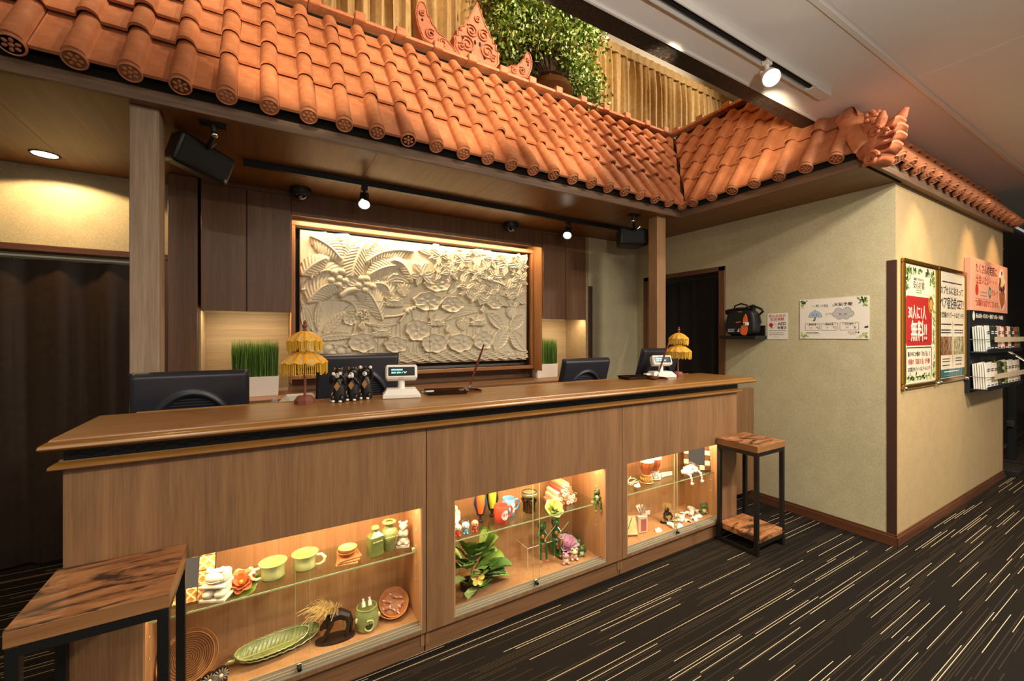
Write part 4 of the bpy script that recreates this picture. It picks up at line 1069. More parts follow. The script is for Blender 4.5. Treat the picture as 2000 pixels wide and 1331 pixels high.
# ================================================================== THINGS ON AND BEHIND THE COUNTER
TZ = 1.1005
M['yellow'] = mottled('orange_yellow_satin', 'e39a1f', 'f2b23c', 60, 0.5, 0.1)
M['goldprint'] = flat('gold_leaf_print', 'f3dc9a', 0.3, 0.5)
M['fringe'] = flat('yellow_fringe_thread', 'e6b732', 0.6)
M['umbwood'] = flat('reddish_painted_wood', '7d4433', 0.5)
def parasol(x, y, label, tilt=0.0):
    t = thing('table_parasol', label, 'ornament', (x, y, TZ), (0, tilt, 0), 'two-tier table parasols on the counter')
    MB().prism(circ(0.043, 8), 0, 0.016).lathe([(0.043, 0.016), (0.030, 0.034), (0.012, 0.036)], n=8).build('foot', M['umbwood'], t)
    MB().tube([(0, 0, 0.03), (0, 0, 0.33)], 0.006, 10).build('pole', M['umbwood'], t)
    MB().lathe([(0.006, 0.318), (0.010, 0.325), (0.005, 0.332), (0.011, 0.343), (0.006, 0.353), (0.008, 0.360), (0.001, 0.369)], n=14).build('finial', M['umbwood'], t)
    for nm, zr, r_, h_, fl in (('lower_canopy', 0.184, 0.093, 0.050, 0.050), ('upper_canopy', 0.280, 0.071, 0.042, 0.043)):
        def P(u, v):
            a = 2 * PI * u; seg = (u * 12) % 1
            rr_ = r_ * (1 - v) * (1 + 0.03 * math.cos(2 * PI * seg))
            z = zr + h_ * (1 - (1 - v) ** 2.1) - (0.004 * (1 - math.cos(2 * PI * seg)) * (1 - v))
            return (rr_ * math.cos(a), rr_ * math.sin(a), z)
        c = MB().grid(P, 49, 8).build(nm, M['yellow'], t, smooth=60)
        g = MB()
        for k in range(12):
            for v in (0.12, 0.32):
                u = (k + 0.5) / 12; p = Vector(P(u, v)); q = Vector(P(u + 0.018, v)); w = Vector(P(u, v + 0.16)); n = (q - p).cross(w - p).normalized() * 0.001
                q0 = Vector(P(u - 0.018, v)); s0 = Vector(P(u, v - 0.10))
                g.add([p + n + (q - p), w + n, q0 + n, s0 + n], [(0, 1, 2, 3)])
        g.build('gold_print', M['goldprint'], c)
        f = MB(); rf = random.Random(int(r_ * 1000)); nf = 74
        for k in range(nf):
            a = 2 * PI * k / nf; p = Vector(P(k / nf, 0.01)) * 0.97; p.z = P(k / nf, 0.01)[2]
            l = fl * rf.uniform(0.85, 1.12)
            f.tube([p, p + Vector((rf.uniform(-.002, .002), rf.uniform(-.002, .002), -l))], 0.0017, 4)
        f.build('fringe', M['fringe'], c)
    return t
parasol(0.160, 2.075, 'yellow two-tier fringed parasol on the counter beside the three black cats')
parasol(2.655, 2.065, 'yellow two-tier fringed parasol near the right end of the counter', R(2))
# three painted wooden cats
M['catblack'] = mottled('black_painted_wood', '0f0d0b', '1e1a16', 60, 0.35, 0.05)
M['cattan'] = flat('tan_painted_wood', 'b07c46', 0.5); M['catwhite'] = flat('white_paint', 'efe6d6', 0.5)
def cat(x, y, label, pose, rz):
    t = thing('wooden_cat', label, 'figurine', (x, y, TZ), (0, 0, rz), 'black wooden cats on the counter')
    b = MB().lathe([(0.026, 0), (0.030, 0.012), (0.029, 0.04), (0.024, 0.075), (0.019, 0.100), (0.012, 0.112)], n=16, sy=0.8)
    b.ball((0, -0.002, 0.128), (0.024, 0.020, 0.026), 14, 10)
    b.ball((-0.020, -0.016, 0.018), (0.010, 0.014, 0.018), 8, 6).ball((0.020, -0.016, 0.018), (0.010, 0.014, 0.018), 8, 6)
    for s in (-1, 1):
        if pose == 'eyes': pts = [(s * 0.024, -0.004, 0.095), (s * 0.033, -0.012, 0.085), (s * 0.030, -0.020, 0.112), (s * 0.016, -0.024, 0.126)]
        elif pose == 'mouth': pts = [(s * 0.024, -0.004, 0.095), (s * 0.028, -0.014, 0.080), (s * 0.018, -0.022, 0.100), (s * 0.006, -0.025, 0.113)]
        else: pts = [(s * 0.022, -0.002, 0.095), (s * 0.030, -0.006, 0.105), (s * 0.031, -0.008, 0.130), (s * 0.025, -0.008, 0.148)]
        b.tube(pts, [0.007, 0.007, 0.006, 0.006], 8)
    b.build('body', M['catblack'], t, smooth=60)
    for s in (-1, 1):
        e = MB().add([(s * 0.004, -0.004, 0.147), (s * 0.023, -0.004, 0.140), (s * 0.021, -0.004, 0.170), (s * 0.012, 0.006, 0.144)], [(0, 1, 2), (0, 3, 1), (0, 2, 3), (1, 3, 2)]).build('ear', M['catblack'], t, smooth=0)
        MB().add([(s * 0.008, -0.0055, 0.1475), (s * 0.020, -0.0055, 0.1435), (s * 0.0195, -0.0055, 0.161)], [(0, 1, 2)]).build('inner_ear', M['cattan'], e, smooth=0)
        MB().ball((s * 0.016, -0.026, 0.006), (0.008, 0.009, 0.006), 8, 6).build('paw', M['catwhite'], t)
        pw = {'eyes': (s * 0.015, -0.025, 0.129), 'mouth': (s * 0.006, -0.027, 0.114), 'ears': (s * 0.024, -0.010, 0.150)}[pose]
        MB().ball(pw, (0.0078, 0.006, 0.0085), 9, 7).build('raised_paw', M['catwhite'], t)
    mz = MB().ball((0, -0.021, 0.121), (0.0115, 0.006, 0.011), 12, 8).build('muzzle', M['catwhite'], t)
    MB().ball((0, -0.027, 0.127), (0.003, 0.002, 0.0025), 6, 4).tube([(0, -0.0275, 0.126), (0, -0.0275, 0.120), (-0.005, -0.0265, 0.116)], 0.0008, 4).tube([(0, -0.0275, 0.120), (0.005, -0.0265, 0.116)], 0.0008, 4).build('nose', M['catblack'], mz)
    MB().prism([(0, -0.020), (0.013, 0), (0, 0.020), (-0.013, 0)], -0.001, 0.0035, Matrix.Translation((0, -0.0215, 0.072)) @ Matrix.Rotation(R(84), 4, 'X')).build('belly_patch', M['cattan'], t)
    MB().ball((-0.0245, -0.014, 0.035), (0.004, 0.008, 0.013), 8, 6, rot=(0, 0.2, 0)).build('thigh_patch', M['cattan'], t)
    MB().tube([(-0.020, 0.014, 0.006), (-0.031, 0.0, 0.006), (-0.031, -0.020, 0.009)], [0.006, 0.006, 0.003], 8).build('tail', M['catwhite'], t)
cat(0.296, 2.040, 'black wooden cat with paws over its eyes, nearest the parasol', 'eyes', R(-30))
cat(0.359, 2.055, 'black wooden cat with paws over its mouth, middle of the three', 'mouth', R(-30))
cat(0.422, 2.075, 'black wooden cat with paws on its ears, beside the customer display', 'ears', R(-30))
# customer displays
M['cream'] = flat('cream_plastic', 'ece7da', 0.4); M['screen'] = flat('dark_display_glass', '0a0f0e', 0.15)
M['vfd'] = flat('cyan_display_glow', '9ff5e4', 0.5, emit='9ff5e4', es=2.0)
def display(x, y, rz, label, lines):
    t = thing('customer_display', label, 'display', (x, y, TZ), (0, 0, rz), 'small customer displays on the counter')
    m = MB().box((0, 0, 0.010), (0.176, 0.125, 0.020), b=0.003)
    lo = [(-0.083, -0.057), (0.083, -0.057), (0.083, 0.057), (-0.083, 0.057)]; hi = [(-0.068, -0.035), (0.068, -0.035), (0.068, 0.045), (-0.068, 0.045)]
    m.add([(a, b, 0.020) for a, b in lo] + [(a, b, 0.042) for a, b in hi], [(0, 1, 5, 4), (1, 2, 6, 5), (2, 3, 7, 6), (3, 0, 4, 7), (4, 5, 6, 7)])
    m.build('base', M['cream'], t)
    MB().lathe([(0.020, 0.038), (0.016, 0.048), (0.016, 0.078), (0.022, 0.086)], n=20).build('neck', M['cream'], t)
    hd = MB().box((0, 0, 0), (0.150, 0.052, 0.072), b=0.008).build('head', M['cream'], t); hd.location = (0, 0, 0.118); hd.rotation_euler = (R(-20), 0, 0)
    BX(-0.062, 0.062, -0.0275, -0.0255, -0.022, 0.022, 0.0008).build('screen', M['screen'], hd)
    pl = bpy.data.objects.new('readout', None); 
    for k, s in enumerate(lines):
        o = text(s, 0.0085, M['vfd'], hd, -0.045, 0, 0, 'LEFT', 0.02, name='readout')
        o.location = (-0.048, -0.0281, 0.007 - 0.014 * k); o.rotation_euler = (R(90), 0, 0)
    BX(-0.012, 0.012, -0.027, -0.0255, -0.032, -0.027).build('button', M['alu'], hd)
    return t
display(0.585, 2.055, R(-14), 'cream customer display beside the three black cats', ('ｵﾏﾁｼﾃｵﾘﾏｼﾀ', 'ﾖｳｺｿ ｺﾁﾗﾍ ﾄﾞｳｿﾞ'))
display(2.495, 2.085, R(-22), 'cream customer display in front of the rightmost monitor', ('ｵﾏﾁｼﾃｵﾘﾏｼﾀ', 'ﾖｳｺｿ ｺﾁﾗﾍ ﾄﾞｳｿﾞ'))
# cash trays, pens
M['trayplastic'] = flat('dark_brown_tray_plastic', '241310', 0.18, coat=0.4); M['redbrown'] = flat('reddish_brown_leather', '74331c', 0.4)
M['penwood'] = flat('reddish_brown_pen_lacquer', '63210f', 0.2, coat=0.4)
def tray(x, y, rz, label):
    t = thing('cash_tray', label, 'tray', (x, y, TZ), (0, 0, rz), 'dark cash trays on the counter')
    MB().prism(rrect(0.20, 0.125, 0.015), 0, 0.006).build('bottom', M['trayplastic'], t)
    o, i = rrect(0.222, 0.148, 0.02), rrect(0.196, 0.122, 0.014); n = len(o)
    vs = [(a, b, 0.019) for a, b in o] + [(a, b, 0.0065) for a, b in i] + [(a * 0.9, b * 0.88, 0.0) for a, b in o]
    fs = [(k, (k + 1) % n, n + (k + 1) % n, n + k) for k in range(n)] + [(2 * n + k, 2 * n + (k + 1) % n, (k + 1) % n, k) for k in range(n)]
    MB().add(vs, fs).build('rim', M['trayplastic'], t)
    MB().tube([(0.075, 0.0, 0.012), (0.075, 0.02, 0.014)], 0.003, 6).build('clip', M['chrome'], t)
tray(0.822, 2.065, R(-12), 'dark brown cash tray to the right of the cream display')
tray(2.245, 2.095, R(-12), 'dark brown cash tray in front of the far customer display')
def pen(x, y, rz, label):
    t = thing('desk_pen', label, 'pen', (x, y, TZ), (0, 0, rz), 'desk pens on leather rests')
    def P(u, v):
        a, b = (u - .5) * 0.125, (v - .5) * 0.085
        return (a, b, 0.004 + 0.016 * (1 - (2 * u - 1) ** 2) + 0.004 * (2 * u - 1) ** 6)
    m = MB().grid(P, 13, 5); m.grid(lambda u, v: (P(u, v)[0], P(u, v)[1], max(0, P(u, v)[2] - 0.004)), 13, 5, flip=True)
    m.bb(-0.055, 0.055, -0.038, 0.038, 0, 0.006, 0.002); m.build('rest', M['redbrown'], t)
    MB().lathe([(0.006, 0.018), (0.005, 0.03), (0.004, 0.034)], n=10).build('socket', M['chrome'], t)
    a = Vector((0, 0, 0.03)); d = Vector((0.075, -0.02, 0.225)).normalized()
    p = MB().tube([a, a + d * 0.06, a + d * 0.14, a + d * 0.235], [0.0035, 0.006, 0.0062, 0.0045], 10).build('pen_barrel', M['penwood'], t)
    for k in (0.075, 0.125): MB().tube([a + d * k, a + d * (k + 0.003)], 0.0069, 10).build('gold_band', M['chrome'], p)
pen(0.968, 2.085, R(-10), 'reddish brown pen standing in a leather rest, middle of the counter')
pen(2.345, 1.985, R(-10), 'reddish brown pen leaning before the far customer display')
pw = thing('cable_adapter', 'short white plug lying behind the cream display near the middle', 'adapter', (0.755, 2.135, TZ))
BX(-0.04, 0.025, -0.010, 0.010, 0, 0.010, 0.003).build('body', M['white'], pw)
cr_ = thing('card_reader', 'small white card reader box behind the far cash tray', 'card reader', (2.435, 2.125, TZ), (0, 0, R(-15)))
MB().bb(-0.05, 0.05, -0.022, 0.022, 0, 0.026, 0.004).build('body', M['white'], cr_); BX(-0.04, 0.04, -0.0225, -0.0215, 0.010, 0.014).build('card_slot', M['black'], cr_)
# monitors seen from behind ------------------------------------------------------
def monitor_shell():
    W, Hh, D = 0.42, 0.335, 0.05
    m = MB()
    def P(u, v):
        x, z = (u - .5) * W, (v - .5) * Hh
        ex = max(0, abs(x) - (W / 2 - 0.022)) / 0.022; ez = max(0, abs(z) - (Hh / 2 - 0.022)) / 0.022
        rnd = math.sqrt(max(0.0, 1 - min(1, ex * ex + ez * ez * (ex > 0 or 1))))
        y = -D * (0.45 + 0.55 * rnd) if (ex or ez) else -D
        q = math.hypot(x / 0.155, (z + 0.165) / 0.235)
        bump = 0.011 * math.exp(-((q - 1.03) / 0.05) ** 2)
        inn = 1 / (1 + math.exp((q - 0.97) * 90))
        y = y - bump + inn * 0.014
        return (x, y, z)
    m.grid(P, 71, 61)
    m.bb(-W / 2, W / 2, -0.024, 0.0, -Hh / 2, Hh / 2, 0.006)
    return m
shell_me = monitor_shell().mesh('rear_shell', M['monitor'], smooth=50)
ribm = MB()
for k in range(17):
    z = -0.155 + 0.0125 * k; q = 1 - ((z + 0.165) / 0.235) ** 2
    if q < 0.06: continue
    w = 0.150 * math.sqrt(q); ribm.bb(-w, w, -0.041, -0.036, z - 0.003, z + 0.003, 0.0015)
rib_me = ribm.mesh('vent_ribs', M['monitor'])
def monitor(x, y, z, tilt, rz, label):
    t = thing('monitor', label, 'monitor', (x, y, 0.766), (0, 0, rz), 'dark monitors on the staff desk')
    sh = bpy.data.objects.new('rear_shell', shell_me); COL.objects.link(sh); sh.parent = t
    zc = z - 0.766 - 0.155
    sh.location = (0, 0.0, zc); sh.rotation_euler = (tilt, 0, 0)
    rb = bpy.data.objects.new('vent_ribs', rib_me); COL.objects.link(rb); rb.parent = sh
    BX(-0.195, 0.195, 0.0, 0.003, -0.152, 0.152).build('screen', M['screen'], sh)
    MB().bb(-0.05, 0.05, -0.075, -0.050, 0.01, zc - 0.02, 0.006).build('stand_neck', M['monitor'], t)
    MB().prism(rrect(0.22, 0.18, 0.05, cy=0.0), 0, 0.014).build('stand_foot', M['monitor'], t)
monitor(-0.265, 2.33, 1.237, R(9), 0, 'dark monitor at the left end of the counter, seen from behind')
monitor(0.445, 2.40, 1.297, R(9), R(0), 'dark monitor behind the three black cats')
monitor(2.03, 2.42, 1.235, R(17), R(-2), 'dark tilted monitor behind the counter, third from the left')
monitor(2.775, 2.385, 1.297, R(17), R(0), 'dark tilted monitor behind the far customer display')
# grass planters -------------------------------------------------------------------
M['grass'] = _leaf('artificial_grass_blade', [(0.0, '2c4a14'), (0.5, '46691f'), (1.0, '6f9136')])
def planter(x, y, w, label, seed):
    t = thing('grass_planter', label, 'planter', (x, y, 0.981), (0, 0, 0), 'white planters of grass on the back counter')
    d = 0.095; h = 0.135
    m = MB(); o = [(-w / 2, -d / 2), (w / 2, -d / 2), (w / 2, d / 2), (-w / 2, d / 2)]
    vs = [(a * 0.96, b * 0.96, 0) for a, b in o] + [(a, b, h) for a, b in o] + [(a * 0.95, b * 0.9, h) for a, b in o] + [(a * 0.93, b * 0.88, h - 0.02) for a, b in o]
    fs = [(3, 2, 1, 0)] + [(k, (k + 1) % 4, 4 + (k + 1) % 4, 4 + k) for k in range(4)] + [(4 + k, 4 + (k + 1) % 4, 8 + (k + 1) % 4, 8 + k) for k in range(4)] + [(8 + k, 8 + (k + 1) % 4, 12 + (k + 1) % 4, 12 + k) for k in range(4)] + [(12, 13, 14, 15)]
    m.add(vs, fs).build('box', M['white_gloss'], t, smooth=20)
    g = MB(); rg = random.Random(seed)
    for k in range(1300):
        a, b = rg.uniform(-w / 2 + .006, w / 2 - .006), rg.uniform(-d / 2 + .006, d / 2 - .006); l = rg.uniform(0.21, 0.275) if rg.random() < .85 else rg.uniform(.12, .2)
        dx, dy = rg.gauss(0, .009), rg.gauss(0, .008); th = rg.uniform(0, PI); ww = 0.0019; cx, sx = math.cos(th) * ww, math.sin(th) * ww
        g.add([(a - cx, b - sx, h - .02), (a + cx, b + sx, h - .02), (a + cx * .8 + dx * .4, b + sx * .8 + dy * .4, h + l * .6), (a - cx * .8 + dx * .4, b - sx * .8 + dy * .4, h + l * .6), (a + dx, b + dy, h + l)], [(0, 1, 2, 3), (3, 2, 4)])
    tag(g.build('grass', M['grass'], t, smooth=0), kind='stuff')
planter(-0.045, 3.45, 0.285, 'white planter of tall green grass in the left lit niche', 31)
planter(2.475, 3.52, 0.255, 'white planter of tall green grass in the right lit niche', 32)
ph = thing('desk_telephone', 'pale grey telephone behind the foot of the left parasol', 'telephone', (0.155, 2.315, 0.766))
MB().prism([(-0.09, 0), (0.09, 0), (0.09, 0.22), (0.06, 0.345), (-0.055, 0.345), (-0.09, 0.31)], -0.04, 0.04, Matrix.Rotation(R(90), 4, 'X')).build('housing', M['white'], ph)
BX(-0.125, -0.095, -0.03, 0.03, 0.20, 0.335, 0.008).build('handset', flat('grey_plastic', '9a9a98', 0.4), ph)
BX(-0.128, -0.09, -0.03, 0.03, 0.0, 0.20, 0.006).build('cradle', M['white'], ph)
# ================================================================== LIGHT FITTINGS, SPEAKERS, CAMERAS
wt = thing('ceiling_track', 'white lighting track on the pale ceiling', 'light track', (0, 0, 0))
MB().bb(-1.5, 2.885, 1.175, 1.181, CZ - 0.032, CZ).bb(-1.5, 2.885, 1.229, 1.235, CZ - 0.032, CZ).bb(-1.5, 2.885, 1.18, 1.23, CZ - 0.012, CZ).bb(2.70, 2.885, 1.175, 1.235, CZ - 0.033, CZ, 0.002).build('rail', M['white_trim'], wt)
MB().bb(-1.5, 2.70, 1.197, 1.213, CZ - 0.026, CZ - 0.0119).build('conductor_slot', M['black_gap'], wt)
def spot(name, label, loc, aim, body, scale=1.0, drop=0.06, group=None, glow=None):
    t = thing(name, label, 'spotlight', loc, group=group)
    s = scale
    MB().bb(-0.02 * s, 0.02 * s, -0.016 * s, 0.016 * s, -0.03 * s, 0.0, 0.002).tube([(0, 0, -0.03 * s), (0, 0, -drop)], 0.010 * s, 12).build('adapter', body, t)
    d = (Vector(aim) - Vector(loc) - Vector((0, 0, -drop))).normalized(); q = d.to_track_quat('-Z', 'Y').to_euler()
    a = MB().tube([(0.024 * s, 0, 0.03 * s), (0.026 * s, 0, -0.01 * s)], 0.004 * s, 8).tube([(-0.024 * s, 0, 0.03 * s), (-0.026 * s, 0, -0.01 * s)], 0.004 * s, 8).bb(-0.026 * s, 0.026 * s, -0.008 * s, 0.008 * s, 0.026 * s, 0.034 * s, 0.002).build('bracket', body, t)
    a.location = (0, 0, -drop); a.rotation_euler = q
    h = MB().lathe([(0.0, 0.012 * s), (0.020 * s, 0.010 * s), (0.022 * s, -0.04 * s), (0.036 * s, -0.052 * s), (0.040 * s, -0.095 * s), (0.037 * s, -0.097 * s), (0.035 * s, -0.088 * s), (0.0, -0.086 * s)], n=24).build('lamp_head', body, t)
    h.location = (0, 0, -drop); h.rotation_euler = q
    MB().lathe([(0.0, -0.092 * s), (0.034 * s, -0.092 * s), (0.034 * s, -0.0885 * s)], n=24).build('lens', glow or M['led'], h)
    return t
spot('track_spotlight', 'white spotlight hanging from the white ceiling track', (2.252, 1.205, CZ - 0.012), (1.55, 0.55, 1.9), M['white'], 1.05, 0.075)
bt = thing('eave_track', 'long black lighting track under the eave', 'light track')
BX(-0.10, 2.98, 2.865, 2.895, SOF - 0.034, SOF, 0.002).build('rail', M['black'], bt)
spot('eave_spotlight', 'black spotlight on the eave track, above the carved panel', (0.575, 2.88, SOF - 0.034), (0.35, 1.9, 1.0), M['black_metal'], 0.95, 0.065)
spot('eave_spotlight', 'black spotlight on the eave track near the right wall cabinet', (2.27, 2.88, SOF - 0.034), (1.35, 2.0, 0.9), M['black_metal'], 0.95, 0.065)
dl = thing('downlight', 'round recessed downlight glowing above the doorway curtain', 'lamp', (-1.055, 3.37, SOF))
MB().lathe([(0.052, -0.001), (0.062, -0.005), (0.064, 0.0), (0.055, 0.0)], n=30).build('rim', M['black_metal'], dl)
MB().lathe([(0.0, -0.0015), (0.053, -0.0015), (0.053, 0.0)], n=30).build('lens', M['led2'], dl)
def dome_cam(x, y, label):
    t = thing('dome_camera', label, 'security camera', (x, y, SOF))
    MB().lathe([(0.060, -0.045), (0.066, -0.035), (0.066, 0.0)], n=28).build('base', M['black'], t)
    MB().lathe([(0.0, -0.078)] + [(0.046 * math.sin(a), -0.040 - 0.040 * math.cos(a)) for a in [0.25 * k for k in range(1, 7)]], n=24).build('dome', flat('smoked_dome', '0b0b0c', 0.06, coat=0.5), t)
    MB().tube([(0, -0.02, -0.06), (-0.004, -0.048, -0.074)], 0.012, 10).build('lens', M['chrome'], t)
dome_cam(0.225, 3.25, 'black dome camera on the eave above the left wall cabinet')
dome_cam(1.93, 3.28, 'black dome camera on the eave above the right part of the carved panel')
def speaker(base, loc, rot, label):
    t = thing('wall_speaker', label, 'speaker', base)
    o = Vector(base); c = Vector(loc) - o
    m = MB(); m.bb(-0.055, 0.055, -0.03, 0.03, -0.008, 0.0, 0.002).build('mount_plate', M['black_metal'], t)
    MB().tube([(0, 0, -0.005), (0.004, 0.01, -0.05), c * 0.75 + Vector((0, 0, .02)), c + Vector((0, 0, 0.05))], [0.010, 0.010, 0.012, 0.008], 10).build('arm', M['black_metal'], t)
    MB().ball((0.004, 0.01, -0.048), 0.016, 10, 8).build('joint', M['chrome'], t)
    MB().tube([c + Vector((0.02, -0.01, 0.06)), c + Vector((0.045, -0.02, 0.085)), c + Vector((0.05, -0.02, 0.07))], 0.004, 6).build('clamp_screw', M['chrome'], t)
    W, Hh, D = 0.275, 0.150, 0.16
    poly = [(-W / 2, 0.0), (W / 2, 0.0), (W / 2 - 0.035, D), (-W / 2 + 0.035, D)]
    b = MB().prism(poly, -Hh / 2, Hh / 2)
    bo = b.build('cabinet', M['black'], t); bo.location = c; bo.rotation_euler = rot
    bv = bo.modifiers.new('edge', 'BEVEL'); bv.width = 0.018; bv.segments = 3
    g = MB().grid(lambda u, v: ((u - .5) * (W - 0.04), -0.004 - 0.012 * (1 - (2 * u - 1) ** 2) * (1 - (2 * v - 1) ** 4), (v - .5) * (Hh - 0.03)), 17, 9)
    g.build('grille', M['grille'], bo)
    BX(W / 2 - 0.03, W / 2 - 0.018, -0.006, -0.002, -Hh / 2 + 0.012, -Hh / 2 + 0.03).build('badge', M['steel'], bo)
speaker((-0.205, 2.47, SOF), (-0.245, 2.60, 2.285), (R(16), R(10), R(38)), 'black loudspeaker hanging under the eave beside the pale post')
speaker((2.68, 2.52, SOF), (2.80, 2.62, 2.275), (R(-4), R(0), R(-18)), 'black loudspeaker hanging under the eave beside the tan post')
# ================================================================== THINGS ON THE RIGHT WALL
M['ink'] = flat('black_ink', '1c1a18', 0.6); M['red_ink'] = flat('red_ink', 'a8231f', 0.6); M['pencil'] = flat('grey_marker', '8d857c', 0.6)
M['paper'] = flat('off_white_card', 'e9dfcf', 0.55); M['heart'] = flat('red_heart_ink', 'b32025', 0.55); M['orange'] = flat('orange_fabric', 'd9642c', 0.6)
M['leafdk'] = flat('dark_green_print', '26351a', 0.6); M['leafmd'] = flat('mid_green_print', '6f8a3c', 0.6); M['leaflt'] = flat('pale_green_print', 'b9c983', 0.6)
M['umb_blue'] = flat('pale_blue_print', '9fb8c9', 0.6); M['cloud_grey'] = flat('pale_grey_print', 'b9b5b2', 0.6)
def frame_line(parent, w, h, r, cx, cy, t, mat, z0=0.0005, z1=0.0012, name='border_line'):
    o, i = rrect(w, h, r, 5, cx, cy), rrect(w - 2 * t, h - 2 * t, max(0.001, r - t), 5, cx, cy); n = len(o)
    vs = [(a, b, z1) for a, b in o] + [(a, b, z1) for a, b in i]
    return MB().add(vs, [(k, (k + 1) % n, n + (k + 1) % n, n + k) for k in range(n)]).build(name, mat, parent, smooth=0)
def plate(parent, poly, mat, z0, z1, name):
    return MB().prism(poly, z0, z1).build(name, mat, parent, smooth=0)
def rules(parent, x0, x1, ys, mat, h=0.003, seed=1, z=0.001, name='small_print'):
    """lines of print too small to read"""
    m = MB(); rn = random.Random(seed)
    for y in ys:
        x = x0
        while x < x1:
            w = rn.uniform(0.004, 0.008); m.bb(x, min(x + w, x1), y - h / 2, y + h / 2, z - 0.0004, z); x += w + rn.uniform(0.0012, 0.003)
    return tag(m.build(name, mat, parent, smooth=0), kind='stuff')
def leaf_print(parent, spots, seed, smin, smax, z=0.0008, name='leaf_print'):
    rn = random.Random(seed); ms = {0: MB(), 1: MB(), 2: MB()}
    for i, (x, y, bias) in enumerate(spots):
        k = rn.choice((0, 1, 2)) if bias is None else (bias if rn.random() < .65 else 1)
        s = rn.uniform(smin, smax); a = rn.uniform(0, 2 * PI)
        pts = [(x + math.cos(a) * q * s - math.sin(a) * w * s, y + math.sin(a) * q * s + math.cos(a) * w * s) for q, w in ((-1, 0), (-.4, .38), (.3, .34), (1, 0), (.3, -.34), (-.4, -.38))]
        ms[k].prism(pts, 0.0, z + 0.00003 * (i % 43))
    for k, nm in ((0, 'leafdk'), (1, 'leafmd'), (2, 'leaflt')):
        if ms[k].v: ms[k].build(name, M[nm], parent, smooth=0)
# AED bag on its shelf
bag = thing('defibrillator_bag', 'black and orange AED carrying bag standing on a black wall shelf', 'bag', (WX - 0.015, 2.085, 1.402), ROT_XNEG)
# local: x right (-Y), y up, z out of the wall
prof = smooth_closed([(-0.125, 0.0), (0.125, 0.0), (0.128, 0.10), (0.115, 0.19), (0.085, 0.215), (-0.085, 0.215), (-0.12, 0.18), (-0.132, 0.09)], 2)
o = MB().prism(prof, 0.02, 0.125).build('body', flat('black_nylon', '0c0d0e', 0.6), bag); bv = o.modifiers.new('edge', 'BEVEL'); bv.width = 0.02; bv.segments = 3; bv.limit_method = 'ANGLE'
MB().tube([(-0.145, 0.205, 0.07), (-0.05, 0.222, 0.08), (0.10, 0.215, 0.08)], [0.025, 0.02, 0.025], 8).build('top_flap', M['black'], bag)
MB().tube([(-0.07, 0.21, 0.09), (-0.055, 0.255, 0.10), (0.0, 0.272, 0.10), (0.05, 0.255, 0.10), (0.075, 0.205, 0.09)], 0.007, 8).build('carry_handle', M['black'], bag)
MB().tube([(0.03, 0.235, 0.08), (0.09, 0.25, 0.08), (0.145, 0.22, 0.06), (0.155, 0.20, 0.05), (0.12, 0.17, 0.05), (0.135, 0.11, 0.05), (0.12, 0.08, 0.06)], 0.010, 8, flat=0.5).build('shoulder_strap', M['black'], bag)
MB().tube([(0.08, 0.20, 0.10), (0.095, 0.14, 0.11), (0.12, 0.19, 0.09)], 0.003, 6).build('hook', M['steel'], bag)
MB().prism([(0.032, 0.108), (0.070, 0.108), (0.072, 0.13), (0.066, 0.16), (0.057, 0.182), (0.045, 0.165), (0.037, 0.14)], 0.120, 0.133).build('orange_panel', M['orange'], bag)
MB().prism([(0.024, 0.088), (0.068, 0.084), (0.071, 0.05), (0.062, 0.014), (0.05, 0.002), (0.018, 0.012), (0.011, 0.03), (0.014, 0.055)], 0.120, 0.133).build('orange_panel', M['orange'], bag)
bk = BX(0.042, 0.080, 0.084, 0.111, 0.124, 0.139, 0.002).build('buckle', flat('white_buckle', 'e8e0d4', 0.4), bag); BX(0.048, 0.056, 0.089, 0.106, 0.1385, 0.1398).build('buckle_slot', M['black'], bk)
MB().prism([(-0.012, 0.198), (0.02, 0.198), (0.02, 0.204), (-0.012, 0.204)], 0.10, 0.128).prism([(-0.03, 0.108), (0.012, 0.112), (0.012, 0.120), (-0.03, 0.116)], 0.12, 0.1275).build('orange_tag', M['orange'], bag)
nb_ = plate(bag, [(-0.105, 0.028), (-0.048, 0.030), (-0.032, 0.062), (-0.103, 0.060)], flat('navy_label', '39415e', 0.5), 0.12, 0.1262, 'name_label')
silver = flat('silver_print', 'cfd2da', 0.4)
text('SECOM', 0.013, silver, bag, -0.072, 0.052, 0.1264, 'CENTER', 0.03)
rules(bag, -0.101, -0.046, (0.040, 0.034), silver, 0.0035, 3, 0.1266)
plate(bag, [(-0.022, 0.034), (0.001, 0.030), (0.001, 0.062), (-0.006, 0.060), (-0.012, 0.045)], flat('silver_emblem', 'd8dadf', 0.3), 0.12, 0.1264, 'emblem')
ws = thing('bag_shelf', 'black wall shelf carrying the AED bag', 'shelf', (WX, 2.085, 1.372), ROT_XNEG)
BX(-0.168, 0.150, 0.0, 0.029, 0.0, 0.165, 0.003).build('shelf_board', M['black'], ws)
BX(-0.160, 0.142, 0.029, 0.115, 0.0, 0.012, 0.002).build('back_plate', M['black'], ws)
